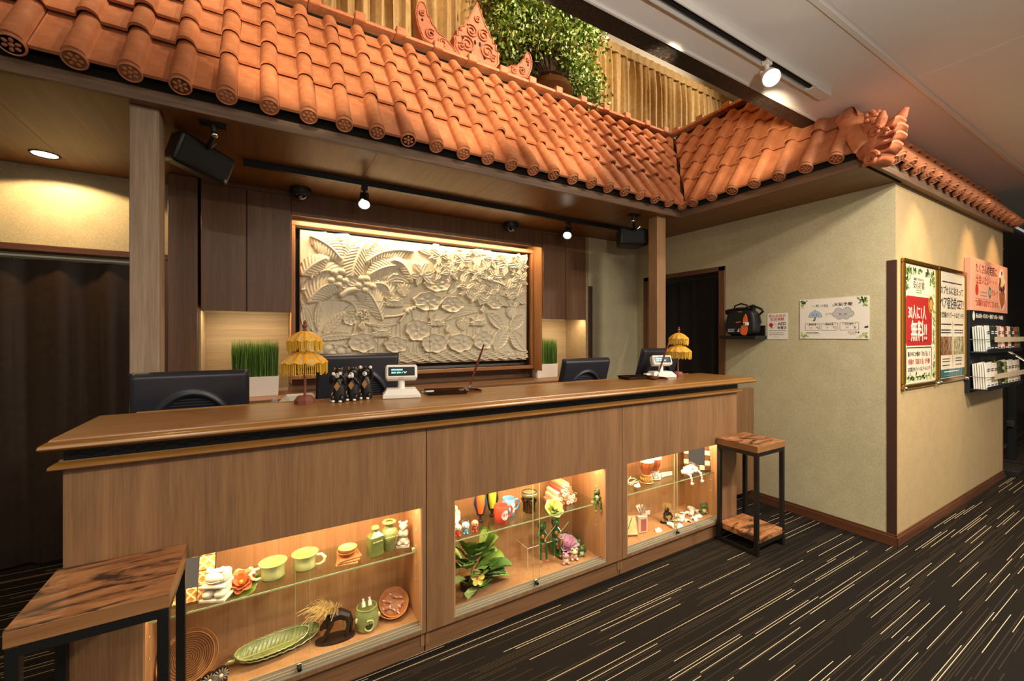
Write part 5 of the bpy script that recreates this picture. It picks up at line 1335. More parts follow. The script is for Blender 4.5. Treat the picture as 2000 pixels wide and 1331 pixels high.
# AED notice
ps = thing('aed_notice', 'white AED notice with a red heart beside the carrying bag', 'sign', (WX - 0.001, 1.850, 1.478), ROT_XNEG)
plate(ps, rrect(0.157, 0.213, 0.001, 1), M['paper'], 0, 0.002, 'card')
text('安心お宿の', 0.0215, M['red_ink'], ps, 0.0, 0.083, 0.0022, bold=0.025, sx=1.02)
text('社会貢献', 0.0215, M['red_ink'], ps, 0.0, 0.056, 0.0022, bold=0.025, sx=1.02)
plate(ps, [(-0.066, 0.0405), (0.066, 0.0405), (0.066, 0.0415), (-0.066, 0.0415)], M['red_ink'], 0.001, 0.0023, 'rule_line')
hp = [(16 * math.sin(t) ** 3, 13 * math.cos(t) - 5 * math.cos(2 * t) - 2 * math.cos(3 * t) - math.cos(4 * t)) for t in [2 * PI * k / 40 for k in range(40)]]
hs = 0.00185; hx, hy = -0.036, 0.006
plate(ps, [(hx + a * hs, hy + b * hs) for a, b in hp], M['heart'], 0.001, 0.0023, 'heart_mark')
plate(ps, [(hx + a * hs * .93 + .0004, hy + b * hs * .93) for a, b in hp if a > -1.5], M['paper'], 0.001, 0.0025, 'heart_field')
plate(ps, [(hx - 0.022, hy - 0.004), (hx + 0.004, hy + 0.016), (hx + 0.002, hy + 0.006), (hx + 0.018, hy + 0.012), (hx - 0.006, hy - 0.006), (hx - 0.002, hy + 0.002)], M['heart'], 0.001, 0.0028, 'bolt_mark')
text('AED', 0.026, M['ink'], ps, 0.036, 0.018, 0.0022, bold=0.035, sx=1.05)
text('設置店', 0.018, M['ink'], ps, 0.036, -0.013, 0.0022, bold=0.03, sx=1.05)
rules(ps, -0.066, 0.066, (-0.034,), M['ink'], 0.0035, 4, 0.0024); rules(ps, -0.066, 0.05, (-0.054, -0.068), M['ink'], 0.004, 6, 0.0024)
frame_line(ps, 0.04, 0.014, 0.006, -0.005, -0.09, 0.001, M['pencil'], z1=0.0024, name='stamp_line')
# weather board
wb = thing('weather_board', 'white weather forecast board with umbrella and cloud drawings', 'sign', (WX - 0.001, 1.4635, 1.529), ROT_XNEG)
plate(wb, rrect(0.436, 0.302, 0.001, 1), M['paper'], 0, 0.004, 'board')
Z = 0.0043
for s, u, m_, hh in (('11', -0.125, 'pencil', .019), ('月', -0.098, 'ink', .019), ('19', -0.072, 'pencil', .019), ('日', -0.046, 'ink', .019), ('(', -0.030, 'ink', .018), (')', 0.004, 'ink', .018)):
    text(s, hh, M[m_], wb, u, 0.095, Z, bold=0.0 if m_ == 'pencil' else 0.02)
text('天気予報', 0.0225, M['ink'], wb, 0.066, 0.098, Z, bold=0.03, sx=1.03)
text('のち', 0.019, M['pencil'], wb, -0.022, 0.031, Z)
ub = [(-0.112 + 0.043 * math.cos(a), 0.012 + 0.048 * math.sin(a)) for a in [PI * k / 18 for k in range(19)]]
ou_ = [(-0.112 + (x + 0.112) * 1.05, 0.011 + (y - 0.012) * 1.05) for x, y in ub]
plate(wb, ou_, M['ink'], 0.002, Z, 'umbrella_outline'); plate(wb, [(x, y + 0.0008) for x, y in ub], M['umb_blue'], 0.002, Z + 0.0003, 'umbrella_drawing')
MB().tube([(-0.112, 0.012, Z), (-0.112, -0.008, Z), (-0.116, -0.014, Z), (-0.122, -0.012, Z), (-0.124, -0.006, Z)], 0.0028, 6).build('umbrella_handle', M['ink'], wb)
MB().tube([(-0.112, 0.060, Z), (-0.112, 0.068, Z)], 0.002, 6).build('umbrella_tip', M['ink'], wb)
cl_ = [(0.064 + 0.027, 0.055, .022), (0.037, 0.052, .022), (0.012 + .01, 0.030, .021), (0.110, 0.030, .021), (0.044, 0.012, .02), (0.084, 0.012, .02), (0.065, 0.032, .03)]
mo, mi_ = MB(), MB()
for i, (x, y, r_) in enumerate(cl_): mo.prism(circ(r_ + 0.002, 24, x, y), 0.002 + i * 1e-5, Z + i * 2e-5); mi_.prism(circ(r_, 24, x, y), 0.002 + i * 1e-5, Z + 0.0003 + i * 3e-5)
mo.build('cloud_outline', M['ink'], wb, smooth=0); mi_.build('cloud_drawing', M['cloud_grey'], wb, smooth=0)
for cx, cy, dx in ((-0.112, 0.032, 0.015), (0.065, 0.028, 0.016)):
    for s in (-1, 1):
        plate(wb, circ(0.0075, 16, cx + s * dx, cy), M['ink'], 0.003, Z + 0.0007, 'eye_ring'); plate(wb, circ(0.0042, 14, cx + s * dx, cy), M['paper'], 0.003, Z + 0.001, 'eye_dot')
    plate(wb, [(cx - 0.007, cy - 0.0125), (cx + 0.007, cy - 0.0125), (cx + 0.007, cy - 0.011), (cx - 0.007, cy - 0.011)], M['ink'], 0.003, Z + 0.0007, 'mouth_line')
for cx, w, t1, num, un in ((-0.130, 0.100, '最高気温', '15', '℃'), (-0.019, 0.108, '最低気温', '8', '℃'), (0.103, 0.114, '降水確率', '90', '%')):
    frame_line(wb, w, 0.056, 0.007, cx, -0.060, 0.0018, M['ink'], z1=Z + 0.0002)
    text(t1, 0.0095, M['ink'], wb, cx, -0.043, Z, bold=0.03, sx=1.1); text(num, 0.016, M['pencil'], wb, cx - 0.012, -0.069, Z); text(un, 0.017, M['ink'], wb, cx + 0.034, -0.069, Z, bold=0.03)
    for s in (-1, 1): plate(wb, [(cx + s * 0.036 - 0.004, -0.047), (cx + s * 0.036 + 0.001, -0.046), (cx + s * 0.036 + 0.004, -0.040), (cx + s * 0.036 - 0.001, -0.041)], M['ink'], 0.003, Z + .0002, 'leaf_mark')
    rules(wb, cx - 0.03, cx + 0.03, (-0.052,), M['ink'], 0.0016, 8, Z + 0.0002)
rules(wb, -0.172, -0.09, (-0.105,), M['ink'], 0.006, 9, Z + 0.0002); plate(wb, [(-0.178, -0.1135), (-0.078, -0.1135), (-0.078, -0.1125), (-0.178, -0.1125)], M['ink'], 0.003, Z + .0002, 'rule_line')
text('安心お宿', 0.011, M['pencil'], wb, 0.122, -0.104, Z); plate(wb, circ(0.005, 12, 0.158, -0.104, 0.006), M['ink'], 0.003, Z + .0002, 'leaf_mark')
plate(wb, [(0.105, -0.1175), (0.140, -0.1175), (0.140, -0.115), (0.105, -0.115)], M['ink'], 0.003, Z + .0002, 'rule_line')
rw_ = random.Random(44); sp = []
def corner(x0, y0, dx, dy, n, bias, spread=.07):
    for k in range(n):
        u, v = abs(rw_.gauss(0, .5)), abs(rw_.gauss(0, .5))
        if u + v < 1.25: sp.append((x0 + dx * (0.011 + u * spread), y0 + dy * (0.011 + v * spread * .8), bias))
corner(-0.218, 0.151, 1, -1, 12, 0, .05); corner(-0.218, 0.125, 1, -1, 8, 2, .035); corner(0.218, 0.151, -1, -1, 16, 0, .06); corner(0.218, 0.12, -1, -1, 10, 2, .04)
corner(-0.218, -0.151, 1, 1, 18, 2, .055); corner(0.218, -0.151, -1, 1, 18, 2, .05); corner(0.218, -0.08, -1, 1, 5, 0, .02)
leaf_print(wb, [(max(-.204, min(.204, a)), max(-.138, min(.138, b)), c) for a, b, c in sp], 5, 0.009, 0.014, Z)
# ================================================================== LOBBY WALL: POSTERS AND BROCHURE RACK
M['brass'] = flat('polished_brass_frame', 'b98a33', 0.18, 0.9); M['post_paper'] = flat('cream_poster', 'f0dcc2', 0.5); M['poster_red'] = flat('poster_red', 'b5261f', 0.45)
M['print_white'] = flat('white_print', 'f6ead8', 0.5); M['teal'] = flat('teal_print', '2f6265', 0.5); M['pink'] = flat('salmon_pink_board', 'f0a888', 0.5)
M['photo_a'] = mottled('photo_brown', '3b2216', 'c08858', 26, 0.5, 0); M['photo_b'] = mottled('photo_green', '4a4a2c', 'd8bf86', 26, 0.5, 0); M['yellow_line'] = flat('gold_stripe', 'c99b3a', 0.5)
def poster_frame(name, label, cx, cz, w, h):
    t = thing(name, label, 'poster', (cx, WY - 0.001, cz), ROT_YNEG)
    b = 0.034
    for nm, q in (('frame_rail', (-w / 2, w / 2, h / 2 - b, h / 2)), ('frame_rail', (-w / 2, w / 2, -h / 2, -h / 2 + b)), ('frame_stile', (-w / 2, -w / 2 + b, -h / 2 + b, h / 2 - b)), ('frame_stile', (w / 2 - b, w / 2, -h / 2 + b, h / 2 - b))):
        MB().bb(*q, 0.0, 0.018, 0.006).build(nm, M['brass'], t)
    for sx in (-1, 1):
        MB().ball((sx * (w / 2 - 0.02), -h / 2 + 0.01, 0.018), 0.015, 10, 8).build('corner_clip', M['chrome'], t)
    plate(t, rrect(w - 2 * b, h - 2 * b, 0.001, 1), M['post_paper'], 0.002, 0.008, 'poster_sheet')
    plate(t, rrect(w - 2 * b, h - 2 * b, 0.001, 1), M['pane'], 0.0115, 0.0125, 'cover_pane')
    return t
PZ = 0.0085
a1 = poster_frame('poster_frame', 'brass framed poster with a red panel, nearest the wall corner', 4.032, 1.482, 0.676, 0.895)
plate(a1, rrect(0.50, 0.345, 0.022, 5, -0.025, 0.022), M['poster_red'], 0.005, PZ, 'red_panel')
text('30人に1人', 0.085, M['print_white'], a1, -0.065, 0.075, PZ + .0003, bold=0.03, sx=0.72)
text('無料!!', 0.125, M['print_white'], a1, -0.030, -0.060, PZ + .0003, bold=0.035, sx=0.80)
plate(a1, circ(0.052, 26, 0.205, 0.150, 0.064), M['yellow_line'], 0.006, PZ + .0004, 'medal_ring'); plate(a1, circ(0.043, 26, 0.205, 0.150, 0.053), flat('medal_brown', '6b4a1c', 0.5), 0.006, PZ + .0007, 'medal_field'); plate(a1, circ(0.034, 20, 0.205, 0.146, 0.040), flat('medal_gold', 'cfa04a', 0.4), 0.006, PZ + .001, 'medal_face')
text('新宿カプセルホテル', 0.018, M['ink'], a1, -0.035, 0.315, PZ, sx=0.95); text('安心お宿', 0.046, M['ink'], a1, -0.035, 0.272, PZ, sx=0.95)
frame_line(a1, 0.10, 0.022, 0.004, -0.035, 0.232, 0.005, M['leafmd'], z1=PZ)
frame_line(a1, 0.50, 0.215, 0.022, -0.025, -0.268, 0.008, M['leafdk'], z1=PZ)
text('箱の中に29個の「白い玉」と', 0.030, M['ink'], a1, -0.025, -0.212, PZ, bold=0.015, sx=0.90); text('幸運の「深紅の玉」が1個!', 0.034, M['red_ink'], a1, -0.025, -0.266, PZ, bold=0.02, sx=0.84); text('お客様方もチャンスにチャレンジ!', 0.027, M['ink'], a1, -0.025, -0.318, PZ, bold=0.012, sx=0.84)
rules(a1, -0.25, 0.12, (-0.118,), flat('dark_red_print', '8c1a14', 0.5), 0.012, 3, PZ + .0003)
ra = random.Random(9); sp = []
for k in range(46): sp.append((ra.uniform(-.285, .285), .388 - min(.03, abs(ra.gauss(0, .02))), ra.choice((0, 1))))
for k in range(16): sp.append((ra.choice((-1, 1)) * ra.uniform(.19, .28), ra.uniform(.29, .36), ra.choice((0, 1))))
for k in range(60): sp.append((.285 - abs(ra.gauss(0, .018)), ra.uniform(-.38, .38), ra.choice((1, 2))))
for k in range(12): sp.append((-.275 + abs(ra.gauss(0, .02)), ra.uniform(.24, .38), 0))
for k in range(44): sp.append((ra.uniform(-.285, .285), -.392 + abs(ra.gauss(0, .02)), None))
leaf_print(a1, [(max(-.276, min(.276, a)), max(-.386, min(.386, b)), c) for a, b, c in sp], 7, .018, .028, PZ - .0004)
a2 = poster_frame('poster_frame', 'brass framed poster with two photographs, between the red poster and the brochure rack', 4.725, 1.485, 0.676, 0.895)
text('カプセルに泊まって', 0.056, M['ink'], a2, -0.005, 0.265, PZ, bold=0.02, sx=0.88); text('ペア宿泊券GET!!', 0.082, M['ink'], a2, 0.0, 0.165, PZ, bold=0.02, sx=0.76)
text('お客様のリゾートはどっち?', 0.040, M['ink'], a2, -0.005, 0.075, PZ, bold=0.015, sx=0.93)
rules(a2, -0.24, 0.24, (0.335,), M['ink'], 0.010, 5, PZ)
for x0, x1, ph_ in ((-0.285, -0.01, 'photo_a'), (0.025, 0.285, 'photo_b')):
    rules(a2, x0 + .02, x1 - .02, (0.005, -0.04, -0.06), M['ink'], 0.010, 6, PZ); plate(a2, [(x0, -0.09), (x1, -0.09), (x1, -0.235), (x0, -0.235)], M[ph_], 0.006, PZ, 'photo_print')
    rules(a2, x0 + .05, x1 - .05, (-0.265, -0.285, -0.315), M['ink'], 0.007, 8, PZ)
plate(a2, [(0.0, 0.03), (0.012, 0.03), (0.012, -0.33), (0.0, -0.33)], M['yellow_line'], 0.006, PZ, 'divider_stripe')
plate(a2, [(-0.30, -0.345), (0.30, -0.345), (0.30, -0.41), (-0.30, -0.41)], M['teal'], 0.006, PZ, 'teal_band'); rules(a2, -0.2, 0.15, (-0.365,), M['print_white'], 0.008, 4, PZ + .0004)
M['card_tan'] = flat('tan_price_card', 'c8b596', 0.55)
M['rackblack'] = flat('black_rack_panel', '171a20', 0.4)
bd = thing('brochure_rack', 'tall black brochure rack under a salmon pink sign on the lobby wall', 'rack', (5.64, WY - 0.001, 0.925), ROT_YNEG)
BX(-0.575, 0.575, 0.0, 0.690, 0.0, 0.030, 0.003).build('back_panel', M['rackblack'], bd)
pk = BX(-0.580, 0.580, 0.690, 1.135, 0.0, 0.040, 0.002).build('pink_sign', M['pink'], bd)
KZ = 0.0405
text('たくさんの笑顔に', 0.072, flat('dark_red_print2', '6d1c1c', 0.5), pk, -0.455, 1.050, KZ, 'LEFT', 0.015, 0.92); text('出会いたい・・・', 0.072, M['red_ink'], pk, -0.455, 0.955, KZ, 'LEFT', 0.012, 0.92)
text('グループは', 0.050, M['red_ink'], pk, 0.03, 0.860, KZ, 'LEFT', 0.012, 0.9); text('“20業種のお店”がございます。', 0.050, M['red_ink'], pk, -0.46, 0.755, KZ, 'LEFT', 0.015, 0.88)
plate(pk, circ(0.045, 20, -0.42, 0.870, 0.050), flat('apple_red', 'c93a2e', 0.4), 0.03, KZ + .0003, 'apple_mark'); plate(pk, [(-0.415, 0.915), (-0.395, 0.945), (-0.385, 0.93)], M['leafmd'], 0.03, KZ + .0004, 'apple_leaf')
plate(pk, circ(0.046, 22, -0.03, 0.862, 0.052), flat('grey_green_logo', '5d7f73', 0.4), 0.03, KZ + .0003, 'round_mark'); plate(pk, circ(0.020, 18, -0.03, 0.862, 0.024), M['pink'], 0.03, KZ + .0006, 'round_mark_centre')
rules(pk, -0.33, -0.12, (0.855, 0.825), M['pencil'], 0.008, 4, KZ + .0003); rules(pk, -0.46, 0.0, (0.795,), M['pencil'], 0.005, 5, KZ + .0003)
ds = [(0.36, 0.70), (0.44, 0.735), (0.50, 0.82), (0.53, 0.92), (0.50, 0.99), (0.44, 1.02), (0.42, 1.09), (0.36, 1.115), (0.29, 1.07), (0.25, 0.98), (0.24, 0.88), (0.28, 0.78)]
plate(pk, smooth_closed(ds, 2), M['print_white'], 0.03, KZ + .0003, 'dessert_outline')
plate(pk, [(0.36, 0.715), (0.47, 0.79), (0.48, 0.88), (0.27, 0.88), (0.285, 0.80)], flat('toast_orange', 'b5602d', 0.5), 0.03, KZ + .0006, 'dessert_print')
for x, y, r_, c_ in ((0.36, 0.985, 0.055, 'f2dc8a'), (0.29, 0.93, 0.04, 'a23a3f'), (0.42, 0.91, 0.04, '8a2a2c'), (0.46, 0.945, 0.035, 'd98a5a'), (0.35, 0.905, 0.03, '3a1a14'), (0.30, 0.99, 0.035, 'b7656a'), (0.365, 1.065, 0.022, '4b5a24')):
    plate(pk, circ(r_, 16, x, y), flat('dessert_' + c_, c_, 0.5), 0.03, KZ + .0009, 'dessert_print')
text('安心お宿・バリアン・系列アングループの紹介', 0.036, M['print_white'], bd, -0.40, 0.645, 0.0305, 'LEFT', 0.02, 0.93); plate(bd, circ(0.032, 18, -0.46, 0.645, 0.04), M['print_white'], 0.02, 0.0307, 'round_mark')
text('ご自由にお持ちください', 0.040, flat('dim_gold_print', '8d7a52', 0.5), bd, -0.30, 0.268, 0.0305, 'LEFT', 0.01, 0.95)
cols = ['dfe3da', '26332a', '26332a', 'd9a8a0', 'efe0cd', '7a2c22', 'e8d9c4', '2b2a26', 'a5503a', '55662f']
cols2 = ['f0eadc', 'efe3d2', 'e9d6c2', '4d5a24', '22261f', '7f8a3c', 'efe6d6', 'e6d4c0', 'efdcc8', 'c9b49c']
DISP = ['leftmost', 'second from the left', 'third from the left', 'fourth from the left', 'fifth from the left', 'fifth from the right', 'fourth from the right', 'third from the right', 'second from the right', 'rightmost']
CN = {'dfe3da': 'pale grey', '26332a': 'dark green', 'd9a8a0': 'pink', 'efe0cd': 'cream', '7a2c22': 'dark red', 'e8d9c4': 'beige', '2b2a26': 'black', 'a5503a': 'brick red', '55662f': 'olive', 'f0eadc': 'white', 'efe3d2': 'cream', 'e9d6c2': 'beige', '4d5a24': 'moss green', '22261f': 'black', '7f8a3c': 'light green', 'efe6d6': 'cream', 'e6d4c0': 'tan', 'efdcc8': 'peach', 'c9b49c': 'sand'}
for row, (zb, cc) in enumerate(((0.345, cols), (0.035, cols2))):
    tr = BX(-0.575, 0.575, zb - 0.012, zb, 0.030, 0.135, 0.002).build('tray', M['rackblack'], bd)
    BX(-0.575, 0.575, zb, zb + 0.022, 0.131, 0.135).build('tray_lip', M['rackblack'], tr)
    MB().tube([(-0.575, zb + 0.10, 0.030), (-0.570, zb + 0.10, 0.142), (0.570, zb + 0.10, 0.142), (0.575, zb + 0.10, 0.030)], 0.0028, 6).build('retaining_wire', M['steel'], bd)
    for k in range(9):
        BX(-0.44 + 0.112 * k, -0.335 + 0.112 * k, zb + 0.078, zb + 0.122, 0.1452, 0.1462).build('price_card', M['card_tan'], bd)
    for k in range(10):
        x = -0.555 + 0.1125 * k; c_ = cc[k]
        key = 'brochure_' + c_
        if key not in M: M[key] = flat(key, c_, 0.45)
        b_ = thing('brochure', f"{CN[c_]} brochure stack, {DISP[k]} in the {'upper' if row == 0 else 'lower'} tray of the rack", 'brochure', (5.64 + x + 0.05, WY - 0.001, 0.925 + zb + 0.0005), ROT_YNEG, f"brochures in the {'upper' if row == 0 else 'lower'} tray of the rack")
        m = MB(); nS = 6
        for q in range(nS):
            y1 = 0.205 + 0.005 * ((k * 7 + q) % 3)
            z0 = 0.046 + 0.0135 * q
            m.add([(-0.050, 0, z0 + 0.004), (0.050, 0, z0 + 0.004), (0.050, y1, z0 - 0.006), (-0.050, y1, z0 - 0.006), (-0.050, 0, z0 + 0.0125), (0.050, 0, z0 + 0.0125), (0.050, y1, z0 + 0.003), (-0.050, y1, z0 + 0.003)], [(0, 3, 2, 1), (4, 5, 6, 7), (0, 1, 5, 4), (1, 2, 6, 5), (2, 3, 7, 6), (3, 0, 4, 7)])
        m.build('leaflets', M[key], b_, smooth=0)
        rules(b_, -0.036, 0.036, (0.165, 0.150, 0.03), M['ink'] if c_ not in ('26332a', '2b2a26', '22261f', '7a2c22') else M['print_white'], 0.008, k, 0.1262 - 0.001)
# ================================================================== SIDE TABLES
def side_table(x0, x1, y0, y1, label, shelf=True):
    t = thing('side_table', label, 'side table', ((x0 + x1) / 2, (y0 + y1) / 2, 0), group='rustic side tables before the counter')
    w, d = x1 - x0, y1 - y0; L = 0.025
    BX(-w / 2, w / 2, -d / 2, d / 2, 0.658, 0.6975, 0.0012).build('edge_band', M['rustic_edge'], t)
    BX(-w / 2 + .0008, w / 2 - .0008, -d / 2 + .0008, d / 2 - .0008, 0.6975, 0.7).build('table_top', M['rustic'], t)
    for sx in (-1, 1):
        for sy in (-1, 1):
            BX(sx * (w / 2 - 0.002), sx * (w / 2 - 0.002 - L), sy * (d / 2 - 0.002), sy * (d / 2 - 0.002 - L), 0, 0.657, 0.0015).build('leg', M['black_metal'], t)
    for z0 in (0.632, 0.05 if not shelf else 0.055,):
        for sy in (-1, 1): BX(-w / 2 + L, w / 2 - L, sy * (d / 2 - 0.003), sy * (d / 2 - 0.003 - 0.02), z0, z0 + 0.025).build('rail', M['black_metal'], t)
    for z0 in (0.632, 0.0):
        for sx in (-1, 1): BX(sx * (w / 2 - 0.003), sx * (w / 2 - 0.003 - 0.02), -d / 2 + L, d / 2 - L, z0, z0 + 0.025).build('rail', M['black_metal'], t)
    MB().bb(-w / 2 + .026, w / 2 - .026, -d / 2 + .004, d / 2 - .004, 0.080, 0.118, 0.0015).build('lower_shelf', M['rustic'], t)
    for sx in (-1, 1):
        for sy in (-1, 1): MB().ball((sx * (w / 2 - 0.015), sy * (d / 2 - 0.002), 0.09), (0.004, 0.002, 0.004), 8, 6).build('bolt', M['chrome'], t)
side_table(-0.530, -0.220, 1.466, 1.776, 'rustic wooden side table with black legs, at the left end of the counter')
side_table(2.680, 3.010, 1.492, 1.772, 'rustic wooden side table with black legs, at the right end of the counter')
# ================================================================== THINGS IN THE SHOWCASES
SZ = SH + 0.0005         # on the glass shelf
FZ = CB - 0.0075         # on the showcase floor
G1 = 'things in the left display cabinet'; 
M['stone'] = mottled('white_carved_stone', 'cbbfa8', 'e0d5c0', 50, 0.7, 0.1)
M['shell'] = mottled('white_shell', 'e6dccb', 'faf4e8', 50, 0.5, 0.1)
M['lime'] = mottled('lime_green_glaze', '9da05c', 'c3c484', 14, 0.18, 0.0, coat=0.5); M['green_glaze'] = mottled('dark_green_glaze', '565f2c', '7b8446', 16, 0.2, 0.0, coat=0.5)
M['olive_glaze'] = mottled('olive_glaze', '777e44', 'a3a868', 20, 0.2, 0.0, coat=0.5); M['cream_glaze'] = flat('cream_glaze', 'e6e0a8', 0.25, coat=0.4)
M['bowlwood'] = wood('pale_bowl_wood', 'b98a55', 'd2a672', 'x', 120, 0.45); M['redwood'] = wood('reddish_tray_wood', 'b5713f', 'cf8d58', 'x', 120, 0.45)
M['rattan'] = None
def _rattan():
    t = NT('coiled_rattan'); tc = t.node('ShaderNodeTexCoord'); n = t.node('ShaderNodeTexWave', wave_type='RINGS', rings_direction='Z')
    n.inputs['Scale'].default_value = 45; n.inputs['Distortion'].default_value = 1.5; n.inputs['Detail Scale'].default_value = 8
    t.link(tc.outputs['Object'], n.inputs[0]); t.base(t.ramp(n.outputs[1], [(0.2, '965a2a'), (0.7, 'cf9054')])); t.bump(n.outputs[1], 0.6, 0.004); t.b.inputs['Roughness'].default_value = 0.6; return t.m
M['rattan'] = _rattan()
M['darkwood'] = flat('near_black_wood', '2a1a10', 0.4); M['straw'] = flat('straw_hair', 'c9a766', 0.7)
M['lotus_orange'] = mottled('orange_petal_glaze', 'c9552b', 'e89a5f', 18, 0.3, 0, coat=0.3); M['lotus_leaf'] = mottled('lotus_leaf_glaze', '4d6326', '7d8d45', 20, 0.3, 0, coat=0.3)
def petals(t, rings, mat, name='petal', cup=0.5):
    """flower of separate cupped petals: rings = (count, radius, lift, width, phase)"""
    for n, r_, z_, w, ph in rings:
        for k in range(n):
            a = 2 * PI * k / n + ph
            def P(u, v):
                ww = w * math.sin(PI * (0.08 + 0.84 * v)) ** 0.7
                rad = 0.004 + r_ * v * (1 - 0.25 * v * cup); z = z_ * (v ** 1.5) + 0.25 * ww * (2 * u - 1) ** 2
                x, y = rad, (u - .5) * ww
                return (x * math.cos(a) - y * math.sin(a), x * math.sin(a) + y * math.cos(a), 0.004 + z)
            m = MB().grid(P, 6, 7); b = len(m.v)
            m.grid(lambda u, v: tuple(Vector(P(u, v)) - Vector((0, 0, 0.0018))), 6, 7, flip=True); m.build(name, mat, t, smooth=80)
def leafpad(t, r_, mat, z=0.002, name='leaf_pad', n=36, wav=0.12):
    def P(u, v):
        a = 2 * PI * u; q = r_ * v * (1 + 0.07 * math.sin(7 * a)); return (q * math.cos(a), q * math.sin(a), z + r_ * wav * v ** 2 * (1 + 0.6 * math.sin(7 * a)))
    m = MB().grid(P, n + 1, 6, flip=True); m.grid(lambda u, v: tuple(Vector(P(u, v)) - Vector((0, 0, 0.002 * (1 - v) + .0008))), n + 1, 6); m.build(name, mat, t, smooth=80)
# --- left cabinet, shelf
def mosaic_frame(name, label, loc, rot, w, h, b, n, mats, mirror):
    t = thing(name, label, 'picture frame', loc, rot)
    BX(-w / 2, w / 2, -0.004, 0.004, 0, h).build('backing', M['darkwood'], t)
    BX(-w / 2 + b, w / 2 - b, -0.006, -0.004, b, h - b).build('mirror', mirror, t)
    s = w / n; nz = int(round(h / s)); sz = h / nz
    for i in range(n):
        for j in range(nz):
            if 0 < i < n - 1 and 0 < j < nz - 1 and b > s * 0.6 and (s * i >= b - 1e-3 and s * (i + 1) <= w - b + 1e-3 and sz * j >= b - 1e-3 and sz * (j + 1) <= h - b + 1e-3): continue
            k = (i + j) % len(mats)
            BX(-w / 2 + s * i + 0.001, -w / 2 + s * (i + 1) - 0.001, -0.010, -0.004, sz * j + 0.001, sz * (j + 1) - 0.001, 0.0025).build('tile', mats[k], t)
    BX(-0.01, 0.01, 0.004, 0.03, 0, h * 0.4).build('easel_leg', M['darkwood'], t)
    return t
M['lattice'] = None
def _lattice():
    t = NT('woven_gold_lattice'); v = t.coord((60, 60, 60)); w = t.node('ShaderNodeTexWave', wave_type='BANDS', bands_direction='DIAGONAL'); w.inputs['Scale'].default_value = 0.33
    w2 = t.node('ShaderNodeTexWave', wave_type='BANDS', bands_direction='DIAGONAL'); w2.inputs['Scale'].default_value = 0.33
    t.link(v, w.inputs[0]); t.link(t.coord((-60, 60, 60)), w2.inputs[0])
    f = t.math('MAXIMUM', w.outputs[1], w2.outputs[1]); t.base(t.ramp(f, [(0.80, 'b9813f'), (0.93, 'ecd394')])); t.b.inputs['Roughness'].default_value = 0.45; t.bump(f, 0.4, 0.003); return t.m
M['lattice'] = _lattice(); M['mirror'] = flat('mirror', 'b0a598', 0.05, 1.0)
mosaic_frame('lattice_frame', 'square frame covered in woven gold lattice, left end of the upper glass shelf', (-0.255, 1.90, SZ), (R(-14), 0, R(-8)), 0.20, 0.20, 0.045, 4, (M['lattice'],), M['mirror'])
def frog_holder(loc, rz, s, label, top):
    t = thing('stone_figurine', label, 'figurine', loc, (0, 0, rz))
    MB().box((0, 0, 0.004 * s), (0.075 * s, 0.06 * s, 0.008 * s), b=0.001).build('base', M['stone'], t)
    MB().ball((-0.018 * s, -0.012 * s, 0.020 * s), (0.018 * s, 0.02 * s, 0.014 * s)).ball((0.018 * s, -0.012 * s, 0.020 * s), (0.018 * s, 0.02 * s, 0.014 * s)).box((0, 0.01 * s, 0.025 * s), (0.062 * s, 0.04 * s, 0.034 * s), b=0.004 * s).build('legs', M['stone'], t)
    MB().box((0, 0, 0.046 * s), (0.074 * s, 0.058 * s, 0.008 * s), b=0.002).build('tray_plate', M['stone'], t)
    m = MB().ball((0, 0, 0.068 * s), (0.034 * s, 0.028 * s, 0.022 * s)).box((0.02 * s, 0.006 * s, 0.070 * s), (0.03 * s, 0.04 * s, 0.034 * s), b=0.006 * s)
    for sx in (-1, 1): m.ball((sx * 0.018 * s, -0.004 * s, (0.088 if top else 0.092) * s), 0.011 * s, 10, 7)
    m.build('head', M['stone'], t)
    MB().tube([(-0.022 * s, -0.026 * s, 0.064 * s), (0, -0.030 * s, 0.060 * s), (0.022 * s, -0.026 * s, 0.064 * s)], 0.0015 * s, 5).build('mouth_line', flat('stone_shadow_line', 'b0a48e', 0.7), t)
    return t
frog_holder((-0.146, 1.885, SZ), R(-25), 1.15, 'white carved stone frog sitting on a plinth, beside the orange lotus', True)
lo = thing('lotus_ornament', 'orange ceramic lotus with green leaves on the upper glass shelf', 'ornament', (-0.070, 1.925, SZ + 0.006), (R(38), 0, R(-10)))
leafpad(lo, 0.058, M['lotus_leaf'], 0.0); petals(lo, ((7, 0.048, 0.018, 0.036, 0.2), (6, 0.036, 0.030, 0.030, 0.6), (4, 0.022, 0.034, 0.024, 0.1)), M['lotus_orange'])
MB().ball((0, 0, 0.016), (0.008, 0.008, 0.010)).build('flower_heart', flat('yellow_heart', 'e0a03c', 0.4), lo)
def cup(x, y, rz, label):
    t = thing('ceramic_cup', label, 'cup', (x, y, SZ), (0, 0, rz), group='green ceramic cups on the glass shelf'); t.scale = (1.13, 1.13, 1.08)
    MB().lathe([(0.026, 0), (0.034, 0.002), (0.040, 0.012), (0.037, 0.030), (0.040, 0.048), (0.045, 0.060), (0.042, 0.060), (0.036, 0.046), (0.033, 0.028), (0.034, 0.012), (0.0, 0.008)], n=32).build('bowl', M['lime'], t, smooth=60)
    MB().tube([(0.036, 0, 0.050), (0.058, 0, 0.052), (0.070, 0, 0.040), (0.066, 0, 0.024), (0.052, 0, 0.014), (0.039, 0, 0.014)], [0.004, 0.0055, 0.006, 0.0055, 0.005, 0.004], 10).build('handle', M['cream_glaze'], t)
